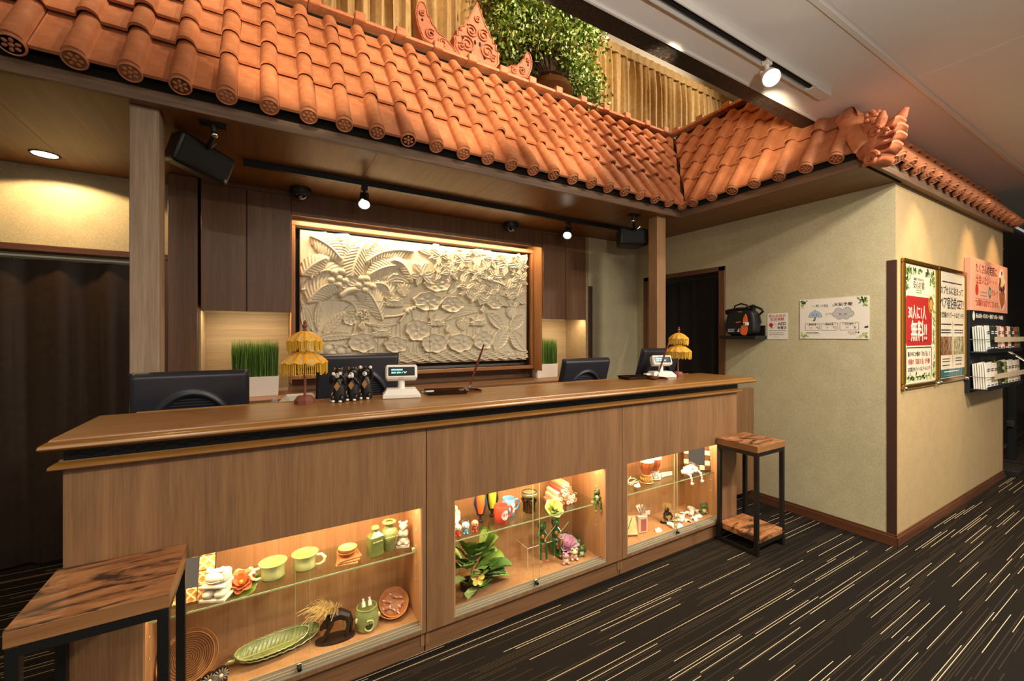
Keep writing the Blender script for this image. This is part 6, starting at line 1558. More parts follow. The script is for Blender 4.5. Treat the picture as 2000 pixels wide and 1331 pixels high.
cup(0.034, 1.925, R(195), 'lime green ceramic cup with its handle turned to the left'); cup(0.150, 1.935, R(-25), 'lime green ceramic cup with its handle turned to the right')
for k in range(3):
    c_ = thing('square_coaster', ('lowest', 'middle', 'topmost')[k] + ' square wooden coaster in the stack under two small bowls', 'coaster', (0.310 + 0.004 * k, 1.905 + 0.003 * k, SZ + 0.0085 * k), (0, 0, R(-12 + 8 * k)), 'square coasters in the stack')
    MB().box((0, 0, 0.003), (0.088, 0.075, 0.006), b=0.001).build('board', M['redwood'], c_)
    for q in (-1, 1): MB().box((q * 0.038, 0, 0.007), (0.006, 0.072, 0.0025)).build('raised_edge', M['redwood'], c_)
for k, (z, r_) in enumerate(((0.0262, 0.040), (0.0390, 0.038))):
    b_ = thing('wooden_bowl', ('lower' if k == 0 else 'upper') + ' small round wooden bowl on the square coasters', 'bowl', (0.308 + 0.004 * k, 1.908, SZ + z), group='small wooden bowls on the coasters')
    MB().lathe([(0.016, 0), (0.030, 0.006), (r_, 0.020), (r_ - 0.003, 0.020), (0.026, 0.009), (0.0, 0.006)], n=28).build('bowl_body', M['redwood'] if k == 0 else M['bowlwood'], b_)
sb = thing('square_bottle', 'square dark green ceramic bottle with a stopper on the glass shelf', 'bottle', (0.424, 1.895, SZ), (0, 0, R(12)))
MB().box((0, 0, 0.034), (0.048, 0.036, 0.068), b=0.003).add([(-0.024, -0.018, 0.067), (0.024, -0.018, 0.067), (0.024, 0.018, 0.067), (-0.024, 0.018, 0.067), (-0.009, -0.008, 0.082), (0.009, -0.008, 0.082), (0.009, 0.008, 0.082), (-0.009, 0.008, 0.082)], [(0, 1, 5, 4), (1, 2, 6, 5), (2, 3, 7, 6), (3, 0, 4, 7), (4, 5, 6, 7)]).build('body', M['green_glaze'], sb)
MB().lathe([(0.009, 0.080), (0.010, 0.088), (0.014, 0.093), (0.012, 0.098), (0.0, 0.099)], n=16).build('neck', M['olive_glaze'], sb); rules(sb, -0.016, 0.017, (0.052,), M['cream_glaze'], 0.003, 2).rotation_euler = ROT_YNEG
sb.children[-1].location = (0, -0.0185, 0.0)
uv_ = thing('ceramic_urn', 'green ceramic urn with a frilled mouth on the glass shelf', 'vase', (0.490, 1.915, SZ))
MB().lathe([(0.020, 0), (0.022, 0.006), (0.031, 0.045), (0.033, 0.060), (0.026, 0.075), (0.013, 0.084), (0.013, 0.090), (0.025, 0.100), (0.022, 0.100), (0.010, 0.090)], n=28).build('body', M['olive_glaze'], uv_)
fm_ = MB()
for k in range(9): fm_.ball((0.018 * math.cos(k * .7), 0.018 * math.sin(k * .7), 0.101), (0.007, 0.007, 0.004), 8, 5)
fm_.build('frilled_rim', M['olive_glaze'], uv_); ru_ = rules(uv_, -0.022, 0.022, (0.0,), M['cream_glaze'], 0.003, 7); ru_.rotation_euler = ROT_YNEG; ru_.location = (0, -0.034, 0.058)
bear = thing('stone_figurine', 'white carved stone bear cub on a plinth at the right end of the glass shelf', 'figurine', (0.553, 1.915, SZ), (0, 0, R(-20)))
MB().box((0, 0, 0.005), (0.052, 0.045, 0.010), b=0.001).build('base', M['stone'], bear); MB().ball((0, 0, 0.022), (0.022, 0.020, 0.016)).ball((-0.014, -0.012, 0.016), (0.010, 0.014, 0.008)).ball((0.014, -0.012, 0.016), (0.010, 0.014, 0.008)).build('lower_body', M['stone'], bear)
MB().ball((0, 0, 0.052), (0.020, 0.017, 0.020)).ball((-0.012, -0.010, 0.050), (0.008, 0.009, 0.012)).ball((0.012, -0.010, 0.050), (0.008, 0.009, 0.012)).ball((0, 0, 0.078), (0.018, 0.016, 0.016)).ball((-0.013, 0, 0.093), 0.007, 8, 6).ball((0.013, 0, 0.093), 0.007, 8, 6).ball((0, -0.016, 0.074), (0.007, 0.006, 0.005), 8, 6).build('upper_body', M['stone'], bear)
# --- left cabinet, floor
wp = thing('rattan_plate', 'round coiled rattan plate leaning against the back of the left cabinet', 'plate', (-0.240, 1.955, FZ + 0.084), (R(62), 0, R(6)))
MB().lathe([(0.0, 0.0), (0.055, 0.003), (0.085, 0.018), (0.090, 0.018), (0.088, 0.012), (0.06, -0.004), (0.0, -0.006)], n=36).build('plate_body', M['rattan'], wp)
MB().lathe([(0.086, 0.015), (0.090, 0.022), (0.094, 0.015), (0.090, 0.009), (0.086, 0.015)], n=36).build('rim', M['rattan'], wp)
fl_ = thing('daisy_ornament', 'carved dark wooden daisies in a row at the front of the left cabinet', 'ornament', (-0.168, 1.875, FZ), (0, 0, R(8)))
BX(-0.075, 0.055, -0.006, 0.014, 0, 0.012, 0.002).build('base', M['darkwood'], fl_)
for k, (x, z, r_) in enumerate(((-0.058, 0.020, 0.018), (-0.030, 0.026, 0.022), (0.000, 0.033, 0.025), (0.034, 0.036, 0.026))):
    m = MB()
    for q in range(14):
        a = 2 * PI * q / 14; m.ball((x + r_ * .62 * math.cos(a), -0.012, z + r_ * .62 * math.sin(a)), (r_ * .40, 0.004, r_ * .12), 8, 5, rot=(0, -a, 0))
    m.build('daisy', flat('silvered_wood' + str(k), '8a7c68', 0.4), fl_); MB().ball((x, -0.015, z), (r_ * .28, 0.006, r_ * .28), 10, 6).build('daisy_eye', M['stone'], fl_)
    MB().lathe([(0, 0), (r_, 0.0), (r_, 0.010), (0, 0.010)], n=20, mat=Matrix.Translation((x, 0.002, z)) @ Matrix.Rotation(R(90), 4, 'X')).build('roundel', M['darkwood'], fl_)
def leaf_tray(loc, rz, L, W, label, tilt):
    t = thing('leaf_tray', label, 'tray', loc, (R(tilt), 0, rz), 'nested leaf trays')
    def P(u, v):
        q = 2 * u - 1; s = v * 2 - 1; w = W / 2 * (1 - abs(q) ** 2.6) ** 0.5 + 0.001
        return (q * L / 2, s * w, 0.003 + 0.022 * abs(s) ** 2.2 + 0.012 * abs(q) ** 4 + 0.0022 * math.sin(abs(s) * 0 + (q * L / 2 - 0.5 * abs(s) * w) * 2 * PI / 0.0155) * (abs(s) > 0.12) * (1 - abs(q) ** 4))
    m = MB().grid(P, 121, 15); m.grid(lambda u, v: tuple(Vector(P(u, v)) - Vector((0, 0, 0.004))), 61, 9, flip=True); m.build('leaf_dish', M['olive_glaze'], t, smooth=60)
    MB().tube([P(u, 0.5)[:2] + (P(u, 0.5)[2] + 0.002,) for u in [0.02 + 0.96 * k / 20 for k in range(21)]], 0.0028, 6).build('midrib', M['lime'], t)
    e = [P(u, 0.0) for u in [k / 30 for k in range(31)]] + [P(u, 1.0) for u in [1 - k / 30 for k in range(31)]]
    MB().tube([(a, b, c + 0.001) for a, b, c in e] , 0.0024, 6).build('rim', M['lime'], t)
    MB().tube([(-L / 2, 0, 0.014), (-L / 2 - 0.02, 0.0, 0.018), (-L / 2 - 0.028, 0, 0.012)], [0.006, 0.005, 0.003], 8).build('stalk', M['lime'], t)
leaf_tray((0.055, 1.965, FZ + 0.004), R(6), 0.31, 0.12, 'large green ceramic leaf tray lying in the left cabinet', 8); leaf_tray((0.035, 1.940, FZ + 0.024), R(6), 0.26, 0.085, 'smaller green ceramic leaf tray resting on the large leaf tray', 14)
def straw_figure(loc, rz, label, kind):
    t = thing('straw_hair_figurine', label, 'figurine', loc, (0, 0, rz))
    rs = random.Random(len(label)); hair = MB()
    if kind == 'horse':
        MB().prism(circ(0.060, 26, 0, 0, 0.026), 0, 0.008).build('base', M['darkwood'], t)
        b = MB().tube([(-0.015, 0, 0.075), (0.015, 0, 0.080), (0.040, 0, 0.066)], [0.015, 0.017, 0.014], 10).tube([(-0.015, 0, 0.075), (-0.028, 0, 0.060), (-0.030, 0, 0.046)], [0.013, 0.011, 0.010], 9)
        for x, x2, y in ((-0.012, -0.040, -0.009), (-0.006, -0.030, 0.009), (0.038, 0.030, -0.009), (0.040, 0.046, 0.009)):
            b.tube([(x, y, 0.070), ((x + x2) / 2 + 0.006, y, 0.040), (x2, y, 0.008)], [0.009, 0.0065, 0.005], 8)
        b.tube([(-0.030, 0, 0.058), (-0.038, 0, 0.050), (-0.042, 0, 0.040)], [0.009, 0.008, 0.005], 8); b.build('body', M['darkwood'], t)
        for k in range(240):
            p = Vector((rs.uniform(-0.030, 0.0), rs.uniform(-0.008, 0.008), 0.088)); d = Vector((rs.gauss(-0.018, 0.016), rs.gauss(0, 0.014), rs.uniform(0.015, 0.040)))
            hair.tube([p, p + d, p + d * 1.3 + Vector((-.006, 0, -0.020))], 0.0008, 3, cap=False)
        for k in range(30):
            p = Vector((0.024, rs.uniform(-.004, .004), 0.066)); hair.tube([p, p + Vector((rs.uniform(-.006, .004), 0, -0.034))], 0.0008, 3, cap=False)
    else:
        MB().prism(circ(0.045, 24, 0, 0, 0.022), 0, 0.006).build('base', M['darkwood'], t)
        b = MB().lathe([(0.030, 0.006), (0.026, 0.03), (0.018, 0.055), (0.010, 0.068)], n=14, sy=.75).ball((0, -0.002, 0.078), (0.015, 0.014, 0.018)).tube([(-0.018, -0.006, 0.058), (-0.028, -0.014, 0.036), (-0.012, -0.022, 0.024)], 0.006, 8).tube([(0.018, -0.006, 0.058), (0.028, -0.014, 0.036), (0.012, -0.022, 0.024)], 0.006, 8)
        b.build('body', M['darkwood'], t)
        for k in range(200):
            a = rs.uniform(0, 2 * PI); p = Vector((0.009 * math.cos(a), 0.009 * math.sin(a), 0.092)); d = Vector((math.cos(a) * rs.uniform(.004, .016), math.sin(a) * rs.uniform(.004, .012), rs.uniform(.006, .022)))
            hair.tube([p, p + d, p + d * 1.4 + Vector((0, 0, -0.022))], 0.0008, 3, cap=False)
        for k in range(120):
            a = rs.uniform(0, 2 * PI); p = Vector((0.022 * math.cos(a), 0.017 * math.sin(a), 0.045)); hair.tube([p, p + Vector((0.012 * math.cos(a), 0.01 * math.sin(a), -0.034))], 0.0009, 3, cap=False)
    tag(hair.build('straw_hair', M['straw'], t), kind='stuff')
straw_figure((0.262, 1.905, FZ), R(-8), 'dark carved wooden animal with a straw mane on an oval base', 'horse')
ob = thing('oil_burner', 'round green ceramic oil burner with a crescent cut-out', 'oil burner', (0.392, 1.915, FZ))
MB().lathe([(0.034, 0), (0.041, 0.01), (0.044, 0.035), (0.040, 0.060), (0.034, 0.072), (0.036, 0.076), (0.031, 0.076), (0.028, 0.068), (0.0, 0.062)], n=30).build('body', M['olive_glaze'], ob)
cm_ = MB(); cm_.tube([(0.016 * math.cos(a), -0.0445 + 0.004 * abs(math.cos(a)), 0.030 + 0.018 * math.sin(a)) for a in [R(200 + 280 * k / 16) for k in range(17)]], 0.0018, 6); cm_.build('cutout_rim', M['cream_glaze'], ob)
MB().ball((0, -0.040, 0.030), (0.014, 0.004, 0.016)).build('cutout', flat('burner_hollow', '33401a', 0.5), ob); MB().ball((-0.038, -0.018, 0.044), (0.006, 0.004, 0.010)).ball((0.038, -0.018, 0.044), (0.006, 0.004, 0.010)).build('side_hole', flat('burner_hollow2', 'e8e2b0', 0.5), ob)
for k in (-1, 1):
    v_ = thing('oil_vial', ('left' if k < 0 else 'right') + ' tiny clear vial lying on top of the green oil burner', 'vial', (0.392 + k * 0.011, 1.910, FZ + 0.0765), (R(-30), 0, 0), 'oil vials'); MB().lathe([(0.0075, 0), (0.008, 0.004), (0.008, 0.018), (0.004, 0.024), (0.004, 0.027)], n=12).build('glass', M['acr_edge'], v_); MB().lathe([(0.005, 0.027), (0.005, 0.033), (0, 0.034)], n=10).build('cap', M['white'], v_)
for k, (dx, dz, til, lab) in enumerate(((0, 0.010, 14, 'lower round wooden bowl at the right end of the left cabinet'), (0.008, 0.034, 36, 'upper round wooden bowl holding wrapped pink sweets'))):
    b_ = thing('serving_bowl', lab, 'bowl', (0.512 + dx, 1.945 + 0.012 * k, FZ + dz), (R(til), 0, R(-6)), 'round wooden serving bowls')
    MB().lathe([(0.030, 0), (0.050, 0.008), (0.066, 0.028), (0.062, 0.028), (0.046, 0.012), (0.0, 0.008)], n=34).build('bowl_body', M['redwood'], b_)
bw = Vector((0.520, 1.957, FZ + 0.034)); bq = Euler((R(36), 0, R(-6))).to_matrix(); rc = random.Random(6)
for k, (x, y) in enumerate(((-.028, .012), (0.022, .020), (-.005, -.020), (.032, -.012), (-.034, -.016), (.002, .030), (.012, -.036))):
    s_ = thing('wrapped_sweet', 'pink sweet in clear wrapping in the tilted wooden bowl', 'sweet', tuple(bw + bq @ Vector((x, y, 0.019))), (R(36), 0, rc.uniform(0, 3)), 'wrapped pink sweets in the bowl')
    MB().ball((0, 0, 0), (0.011, 0.008, 0.008), 10, 7).build('sweet', flat('pink_sweet', 'd98468', 0.35), s_)
    w_ = MB()
    for sg in (-1, 1): w_.grid(lambda u, v: (sg * (0.009 + 0.012 * v), (u - .5) * 0.018 * (0.3 + v), 0.003 * math.sin(u * 14)), 7, 3)
    w_.build('wrapper_twist', M['white_gloss'], s_)
# --- middle cabinet, shelf
wl = thing('white_flower', 'large white artificial blossom at the left end of the middle glass shelf', 'flower', (0.792, 1.935, SZ + 0.075), (R(70), 0, R(20)))
petals(wl, ((10, 0.056, 0.010, 0.030, 0.1), (9, 0.042, 0.022, 0.026, 0.4), (6, 0.026, 0.026, 0.02, 0.0)), flat('white_petal', 'f1ead0', 0.5)); leafpad(wl, 0.05, M['leafmd'], -0.004)
MB().tube([(0, 0, -0.003), (0.0, -0.03, -0.03), (0, -0.068, -0.028)], 0.003, 6).build('stalk', M['leafmd'], wl)
def kitty(loc, rz, label, body, accent, group):
    t = thing('cat_figurine', label, 'figurine', loc, (0, 0, rz), group=group)
    MB().ball((0, 0.0, 0.011), (0.010, 0.009, 0.012)).ball((-0.006, -0.006, 0.005), (0.005, 0.007, 0.005), 8, 6).ball((0.006, -0.006, 0.005), (0.005, 0.007, 0.005), 8, 6).build('body', accent, t)
    h = MB().ball((0, -0.001, 0.032), (0.0145, 0.012, 0.013)).build('head', body, t)
    for s in (-1, 1):
        MB().add([(s * 0.003, 0, 0.042), (s * 0.013, 0, 0.038), (s * 0.012, 0, 0.053), (s * 0.008, 0.005, 0.040)], [(0, 1, 2), (0, 3, 1), (0, 2, 3), (1, 3, 2)]).build('ear', accent, t, smooth=0)
        MB().ball((s * 0.005, -0.0115, 0.034), (0.0018, 0.0015, 0.0022), 6, 4).build('eye', M['ink'], h)
    MB().ball((0, -0.012, 0.029), (0.005, 0.003, 0.0035), 8, 5).build('nose', accent, h)
    MB().tube([(0, 0.009, 0.006), (0.009, 0.012, 0.008), (0.012, 0.008, 0.018)], 0.0022, 6).build('tail', body, t)
wt_ = flat('white_porcelain', 'f0ead8', 0.2, coat=0.4); rd_ = flat('red_porcelain', 'b9402c', 0.2, coat=0.4); bl_ = flat('blue_porcelain', '6fa3b0', 0.2, coat=0.4); pk_ = flat('peach_porcelain', 'e58f70', 0.2, coat=0.4)
kitty((0.803, 1.868, SZ), R(-20), 'small white cat figurine with a red nose, leftmost of three', wt_, rd_, 'small cat figurines'); kitty((0.846, 1.872, SZ), R(-20), 'small white cat figurine with pale blue markings, middle of three', wt_, bl_, 'small cat figurines'); kitty((0.893, 1.868, SZ), R(-20), 'small peach and red cat figurine, rightmost of three', pk_, rd_, 'small cat figurines')
def parrot(loc, label, c1, c2, c3):
    t = thing('wooden_parrot', label, 'figurine', loc, (0, 0, R(-25)))
    MB().lathe([(0.012, 0), (0.012, 0.006), (0.004, 0.010), (0.004, 0.03)], n=10).build('perch', M['darkwood'], t)
    MB().tube([(0, 0, 0.035), (0, 0, 0.07), (0, -0.004, 0.105), (0, -0.006, 0.130)], [0.010, 0.017, 0.018, 0.010], 12).build('body', flat(label[:9] + 'a', c1, 0.35), t)
    for s in (-1, 1): MB().tube([(s * 0.015, 0.003, 0.11), (s * 0.019, 0.006, 0.07), (s * 0.010, 0.012, 0.02)], [0.006, 0.009, 0.003], 8).build('wing', flat(label[:9] + 'b' + str(s), c2, 0.35), t)
    MB().ball((0, -0.008, 0.138), (0.014, 0.014, 0.014)).build('head', flat(label[:9] + 'c', c3, 0.35), t); MB().tube([(0, -0.020, 0.142), (0, -0.030, 0.136), (0, -0.030, 0.128)], [0.006, 0.005, 0.001], 8).build('beak', M['darkwood'], t)
    MB().tube([(0, 0.004, 0.045), (0, 0.014, 0.012), (0, 0.018, 0.002)], [0.008, 0.006, 0.004], 8).build('tail', flat(label[:9] + 'd', c2, 0.35), t)
parrot((0.968, 1.955, SZ), 'red and orange wooden parrot with blue wings on the middle glass shelf', 'e06a2c', '2c3f6b', 'c7331f'); parrot((1.052, 1.985, SZ), 'yellow green wooden parrot with dark wings behind the red mug', 'b8c23c', '2a2d1c', 'a9b93a')
def mug(loc, rz, label, mat):
    t = thing('mug', label, 'mug', loc, (0, 0, rz), group='souvenir mugs on the middle glass shelf')
    MB().lathe([(0.034, 0), (0.036, 0.003), (0.036, 0.086), (0.034, 0.089), (0.032, 0.086), (0.032, 0.006), (0.0, 0.005)], n=32).build('body', mat, t)
    MB().tube([(0.034, 0, 0.074), (0.055, 0, 0.074), (0.064, 0, 0.058), (0.060, 0, 0.036), (0.048, 0, 0.022), (0.034, 0, 0.020)], 0.0058, 10).build('handle', mat, t)
    A_ = lambda a, r_, z: (r_ * math.cos(a), r_ * math.sin(a), z)
    for rr_, mm, nm, off in ((0.024, M['white_gloss'], 'round_badge', 0.0003), (0.021, mat, 'badge_ring', 0.0005), (0.0195, M['white_gloss'], 'badge_field', 0.0007)):
        a0 = R(-72); vs = [A_(a0, 0.0362 + off, 0.045)]; n = 24
        for k in range(n): vs.append(A_(a0 + rr_ / 0.036 * math.cos(2 * PI * k / n), 0.0362 + off, 0.045 + rr_ * math.sin(2 * PI * k / n)))
        MB().add(vs, [(0, 1 + k, 1 + (k + 1) % n) for k in range(n)]).build(nm, mm, t, smooth=0)
    b_ = MB()
    for z, wd in ((0.053, .012), (0.045, .016), (0.037, .012)):
        a = a0 - wd / 0.036
        while a < a0 + wd / 0.036:
            b_.add([A_(a, 0.0372, z - .002), A_(a + .06, 0.0372, z - .002), A_(a + .06, 0.0372, z + .002), A_(a, 0.0372, z + .002)], [(0, 1, 2, 3)]); a += 0.085
    b_.build('badge_lettering', mat, t, smooth=0)
mug((1.058, 1.900, SZ), R(-5), 'red mug with a round white badge on the middle glass shelf', flat('red_mug_glaze', 'c94a36', 0.2, coat=0.4)); mug((1.138, 1.960, SZ), R(-5), 'light blue mug with a round white badge, behind the red mug', flat('blue_mug_glaze', '6f9fc4', 0.2, coat=0.4))
tk = thing('bronze_goblet', 'dark bronze goblet with carved figures and a silver rim', 'goblet', (1.252, 1.930, SZ))
M['bronze'] = mottled('dark_bronze', '3d2a18', '86623a', 70, 0.3, 0.3, metal=0.7)
MB().lathe([(0.026, 0), (0.026, 0.01), (0.024, 0.05), (0.030, 0.075), (0.040, 0.084), (0.042, 0.112), (0.038, 0.113), (0.035, 0.09), (0.0, 0.08)], n=28).build('cup', M['bronze'], tk)
MB().lathe([(0.0405, 0.092), (0.0435, 0.095), (0.0435, 0.106), (0.041, 0.109)], n=28).build('rim_band', flat('green_silver_band', '97a07a', 0.3, 0.6), tk)
m = MB()
for k in range(7):
    a = 2 * PI * k / 7; p = Vector((0.029 * math.cos(a), 0.029 * math.sin(a), 0)); m.tube([p + Vector((0, 0, .004)), p + Vector((0, 0, .05)), p * 1.35 + Vector((0, 0, .078))], [0.007, 0.006, 0.009], 8).ball(tuple(p * 1.1 + Vector((0, 0, .060))), 0.0085, 8, 6)
m.build('carved_figures', M['bronze'], tk)
cn = ['c98b6a', 'd9a878', 'e6c9a0', 'b86a5a', 'e3d2b6', 'cf9d86', 'a55a4e', 'dcb98f', 'b9a878', 'd7746a']
bi = 0
for row, (n, z) in enumerate(((6, 0.011), (5, 0.029), (4, 0.047), (3, 0.065), (2, 0.083))):
    for k in range(n):
        bi += 1; c_ = cn[(k * 3 + row * 2) % 10]; kk = 'stick_' + c_
        if kk not in M: M[kk] = flat(kk, c_, 0.5)
        t = thing('carved_stick', 'pastel hexagonal stick with a flower-patterned end in the pile on the middle glass shelf', 'stick', (1.480 + (k - (n - 1) / 2) * 0.0280, 1.895 + 0.004 * ((k + row) % 3), SZ + z * 1.36), (0, 0, R(-4)), 'pile of hexagonal sticks')
        MB().prism([(0.0153 * math.cos(R(30 + 60 * q)), 0.0153 * math.sin(R(30 + 60 * q))) for q in range(6)], -0.12, 0.0, ROT90X := Matrix.Rotation(R(90), 4, 'X')).build('shaft', M[kk], t, smooth=0)
        MB().prism([(0.0118 * math.cos(R(30 + 60 * q)), 0.0118 * math.sin(R(30 + 60 * q))) for q in range(6)], 0.0, 0.0008, ROT90X).build('end_face', M['paper'] if bi % 3 else M['lotus_orange'], t, smooth=0)
        MB().prism(circ(0.0045, 10), 0.0, 0.0014, ROT90X).build('end_flower', M['redwood'] if bi % 2 else M['olive_glaze'], t, smooth=0)
yl = thing('lotus_ornament', 'pale yellow green ceramic lotus before the pile of hexagonal sticks', 'ornament', (1.386, 1.885, SZ + 0.006), (R(40), 0, R(-5)))
ylm = mottled('yellow_green_glaze', 'b9c25a', 'dbe08f', 18, 0.3, 0, coat=0.3); leafpad(yl, 0.048, ylm, 0.0); petals(yl, ((7, 0.040, 0.016, 0.030, 0.2), (6, 0.030, 0.026, 0.026, 0.6), (4, 0.018, 0.030, 0.02, 0.1)), ylm)
M['frog_green'] = mottled('frog_green_paint', '3f5a2a', '6f8546', 40, 0.3, 0, coat=0.3); M['frog_pink'] = flat('pink_frog_paint', 'd6a0ae', 0.3, coat=0.3); M['frog_cream'] = flat('cream_frog_paint', 'e6dcae', 0.3, coat=0.3); M['frog_dark'] = mottled('dark_green_frog_paint', '274a22', '44692f', 30, 0.3, 0, coat=0.3)
def frog_head(m, c, r_):
    m.ball(c, (r_, r_ * .9, r_ * .8), 12, 8)
    for s in (-1, 1): m.ball((c[0] + s * r_ * .6, c[1] - r_ * .1, c[2] + r_ * .75), r_ * .38, 9, 6)
def sit_frog(loc, rz, label, mat, belly, group=None, s=1.0):
    t = thing('frog_figurine', label, 'figurine', loc, (0, 0, rz), group=group)
    m = MB().ball((0, 0, 0.013 * s), (0.013 * s, 0.011 * s, 0.013 * s)); frog_head(m, (0, -0.002 * s, 0.032 * s), 0.014 * s)
    for q in (-1, 1): m.ball((q * 0.010 * s, -0.006 * s, 0.005 * s), (0.006 * s, 0.009 * s, 0.005 * s), 8, 6)
    m.build('body', mat, t); MB().ball((0, -0.007 * s, 0.014 * s), (0.009 * s, 0.006 * s, 0.010 * s)).build('belly', belly, t)
    for q in (-1, 1): MB().ball((q * 0.0085 * s, -0.009 * s, 0.043 * s), 0.0026 * s, 7, 5).build('eye', M['ink'], t)
    MB().tube([(-0.008 * s, -0.0135 * s, 0.030 * s), (0, -0.0155 * s, 0.0275 * s), (0.008 * s, -0.0135 * s, 0.030 * s)], 0.0009 * s, 5).build('mouth_line', M['ink'], t)
    return t
ef = thing('frog_figurine', 'small green and white frog sitting on the edge of the middle glass shelf, legs hanging', 'figurine', (1.655, 1.842, SZ), (0, 0, R(-20)))
m = MB().tube([(0, 0, 0.008), (0, 0.002, 0.022), (0, 0.0, 0.034)], [0.012, 0.013, 0.009], 10); frog_head(m, (0, -0.002, 0.044), 0.012)
for q in (-1, 1): m.tube([(q * 0.007, 0, 0.008), (q * 0.010, -0.018, 0.006), (q * 0.010, -0.020, -0.022), (q * 0.012, -0.026, -0.028)], [0.005, 0.0045, 0.0035, 0.004], 8).tube([(q * 0.010, 0, 0.030), (q * 0.018, -0.012, 0.022), (q * 0.006, -0.016, 0.026)], 0.003, 7)
m.build('body', M['frog_green'], ef); MB().ball((0, -0.010, 0.022), (0.008, 0.005, 0.012)).build('belly', M['frog_cream'], ef)
# --- middle cabinet, floor
pl = thing('leafy_plant', 'broad-leaved artificial plant with a yellow flower in the middle cabinet', 'plant', (0.895, 1.945, FZ))
lg = [_leaf('plant_leaf_' + str(k), [(0, a), (1, b)]) for k, (a, b) in enumerate((('547526', '658a2e'), ('7d9c40', '93b252'), ('9fb565', 'b2c878'), ('466a2c', '557c36')))]
rp = random.Random(15)
MB().lathe([(0.03, 0), (0.04, 0.002), (0.045, 0.04), (0.038, 0.04), (0.035, 0.01), (0, 0.008)], n=18).build('pot', M['darkwood'], pl)
LV = []
for k in range(46):
    u, q = rp.random(), rp.random()
    az = -90 + (u - .5) * 230; el = 8 + 62 * q; L = rp.uniform(.12, .175); hz = 0.03 + 0.17 * q
    LV.append((0.015 + 0.07 * math.cos(R(az)) * (1 - .5 * q), -0.02 + 0.06 * math.sin(R(az)) * (1 - .4 * q), hz, az, L, rp.uniform(.07, .12), el))
for k, (x, y, z, az, L, w, el) in enumerate(LV):
    a, e = R(az), R(el)
    def P(u, v):
        s = (u - .5); ww = w * math.sin(PI * (0.04 + 0.95 * v)) ** 0.8
        fw = L * v; dz = fw * math.sin(e) - 0.35 * L * v * v + 0.18 * ww * (2 * s) ** 2 + 0.0018 * math.sin(v * 40 - abs(s) * 8)
        q = fw * math.cos(e); X = q * math.cos(a) - s * ww * math.sin(a); Y = q * math.sin(a) + s * ww * math.cos(a)
        return (max(-.128, min(.235, x + X)), min(0.085, max(-0.115, y + Y)), max(0.004, min(0.298, z + dz)))
    MB().grid(P, 9, 13).build('leaf', lg[k % 4], pl, smooth=80)
    if k % 3 == 0: MB().tube([(0.0, 0.0, 0.02), (x * .6, y * .6, z * .7), (x, y, z)], 0.0025, 5).build('stem', M['leafmd'], pl)
for k in range(3): MB().tube([(0.09, -0.01, 0.13), (0.14 + 0.01 * k, -0.015, 0.135 - 0.01 * k), (0.165 + .005 * k, -0.02, 0.14 - 0.015 * k), (0.172, -0.02, 0.132 - .015 * k)], 0.002, 5).build('tendril', lg[2], pl)
yf = MB()
yfl = bpy.data.objects.new('yellow_flower', None); COL.objects.link(yfl); yfl.parent = pl; yfl.location = (0.0, -0.105, 0.105); yfl.rotation_euler = (R(70), 0, R(-20))
petals(yfl, ((5, 0.034, 0.006, 0.026, 0.3),), flat('yellow_petal', 'e8cf62', 0.5)); MB().ball((0, 0, 0.006), (0.006, 0.006, 0.006)).build('flower_heart', M['orange'], yfl)
MB().tube([(0.0, 0.0, 0.03), (0.0, -0.07, 0.09), (0.0, -0.105, 0.105)], 0.002, 5).build('flower_stalk', M['leafmd'], pl)
ac = thing('acrylic_riser', 'clear acrylic display stand carrying two dark green frogs', 'display stand', (1.365, 1.985, FZ))
for nm, b in (('top_sheet', (-0.125, 0.125, -0.055, 0.055, 0.117, 0.120)), ('side_sheet', (-0.125, -0.122, -0.055, 0.055, 0, 0.117)), ('side_sheet', (0.122, 0.125, -0.055, 0.055, 0, 0.117))): BX(*b).build(nm, M['acrylic'], ac)
for pts in (((-0.1235, -0.055, 0.1185), (0.1235, -0.055, 0.1185)), ((-0.1235, -0.055, 0), (-0.1235, -0.055, 0.117)), ((0.1235, -0.055, 0), (0.1235, -0.055, 0.117)), ((-0.1235, -0.055, 0.1185), (-0.1235, 0.055, 0.1185))): MB().tube(pts, 0.0014, 5).build('bright_edge', M['acr_edge'], ac)
for k, (x, lab) in enumerate(((1.345, 'dark green frog with a fishing rod, left one on the acrylic stand'), (1.437, 'dark green frog with a fishing rod, right one on the acrylic stand'))):
    t = thing('fishing_frog', lab, 'figurine', (x, 1.945, FZ + 0.1205), (0, 0, R(-15)), 'green frogs on the acrylic stand')
    m = MB().tube([(0, 0, 0.004), (0, 0.0, 0.03), (0, -0.002, 0.052)], [0.012, 0.016, 0.010], 10); frog_head(m, (0, -0.003, 0.070), 0.019)
    for q in (-1, 1): m.tube([(q * 0.008, 0, 0.006), (q * 0.012, -0.022, 0.004), (q * 0.012, -0.024, -0.035), (q * 0.014, -0.024, -0.062)], [0.006, 0.0055, 0.0045, 0.005], 8).tube([(q * 0.013, 0, 0.046), (q * 0.022, -0.012, 0.030), (q * 0.012, -0.022, 0.034)], 0.004, 8)
    m.build('body', M['frog_dark'], t); MB().tube([(0.005, -0.022, 0.022), (0.052, -0.028, 0.078)], 0.0014, 6).build('fishing_rod', M['straw'], t)
    MB().ball((0, -0.014, 0.03), (0.007, 0.004, 0.009)).ball((0.010, -0.016, 0.012), (0.004, 0.003, 0.005)).build('paint_patch', M['lotus_orange'], t)
    for q in (-1, 1): MB().ball((q * 0.014, -0.027, -0.064), (0.005, 0.008, 0.004)).build('foot', M['lotus_orange'], t)
pkl = thing('lotus_ornament', 'pink lotus candle holder on a green leaf in the middle cabinet', 'ornament', (1.560, 1.995, FZ + 0.022), (R(20), 0, 0))
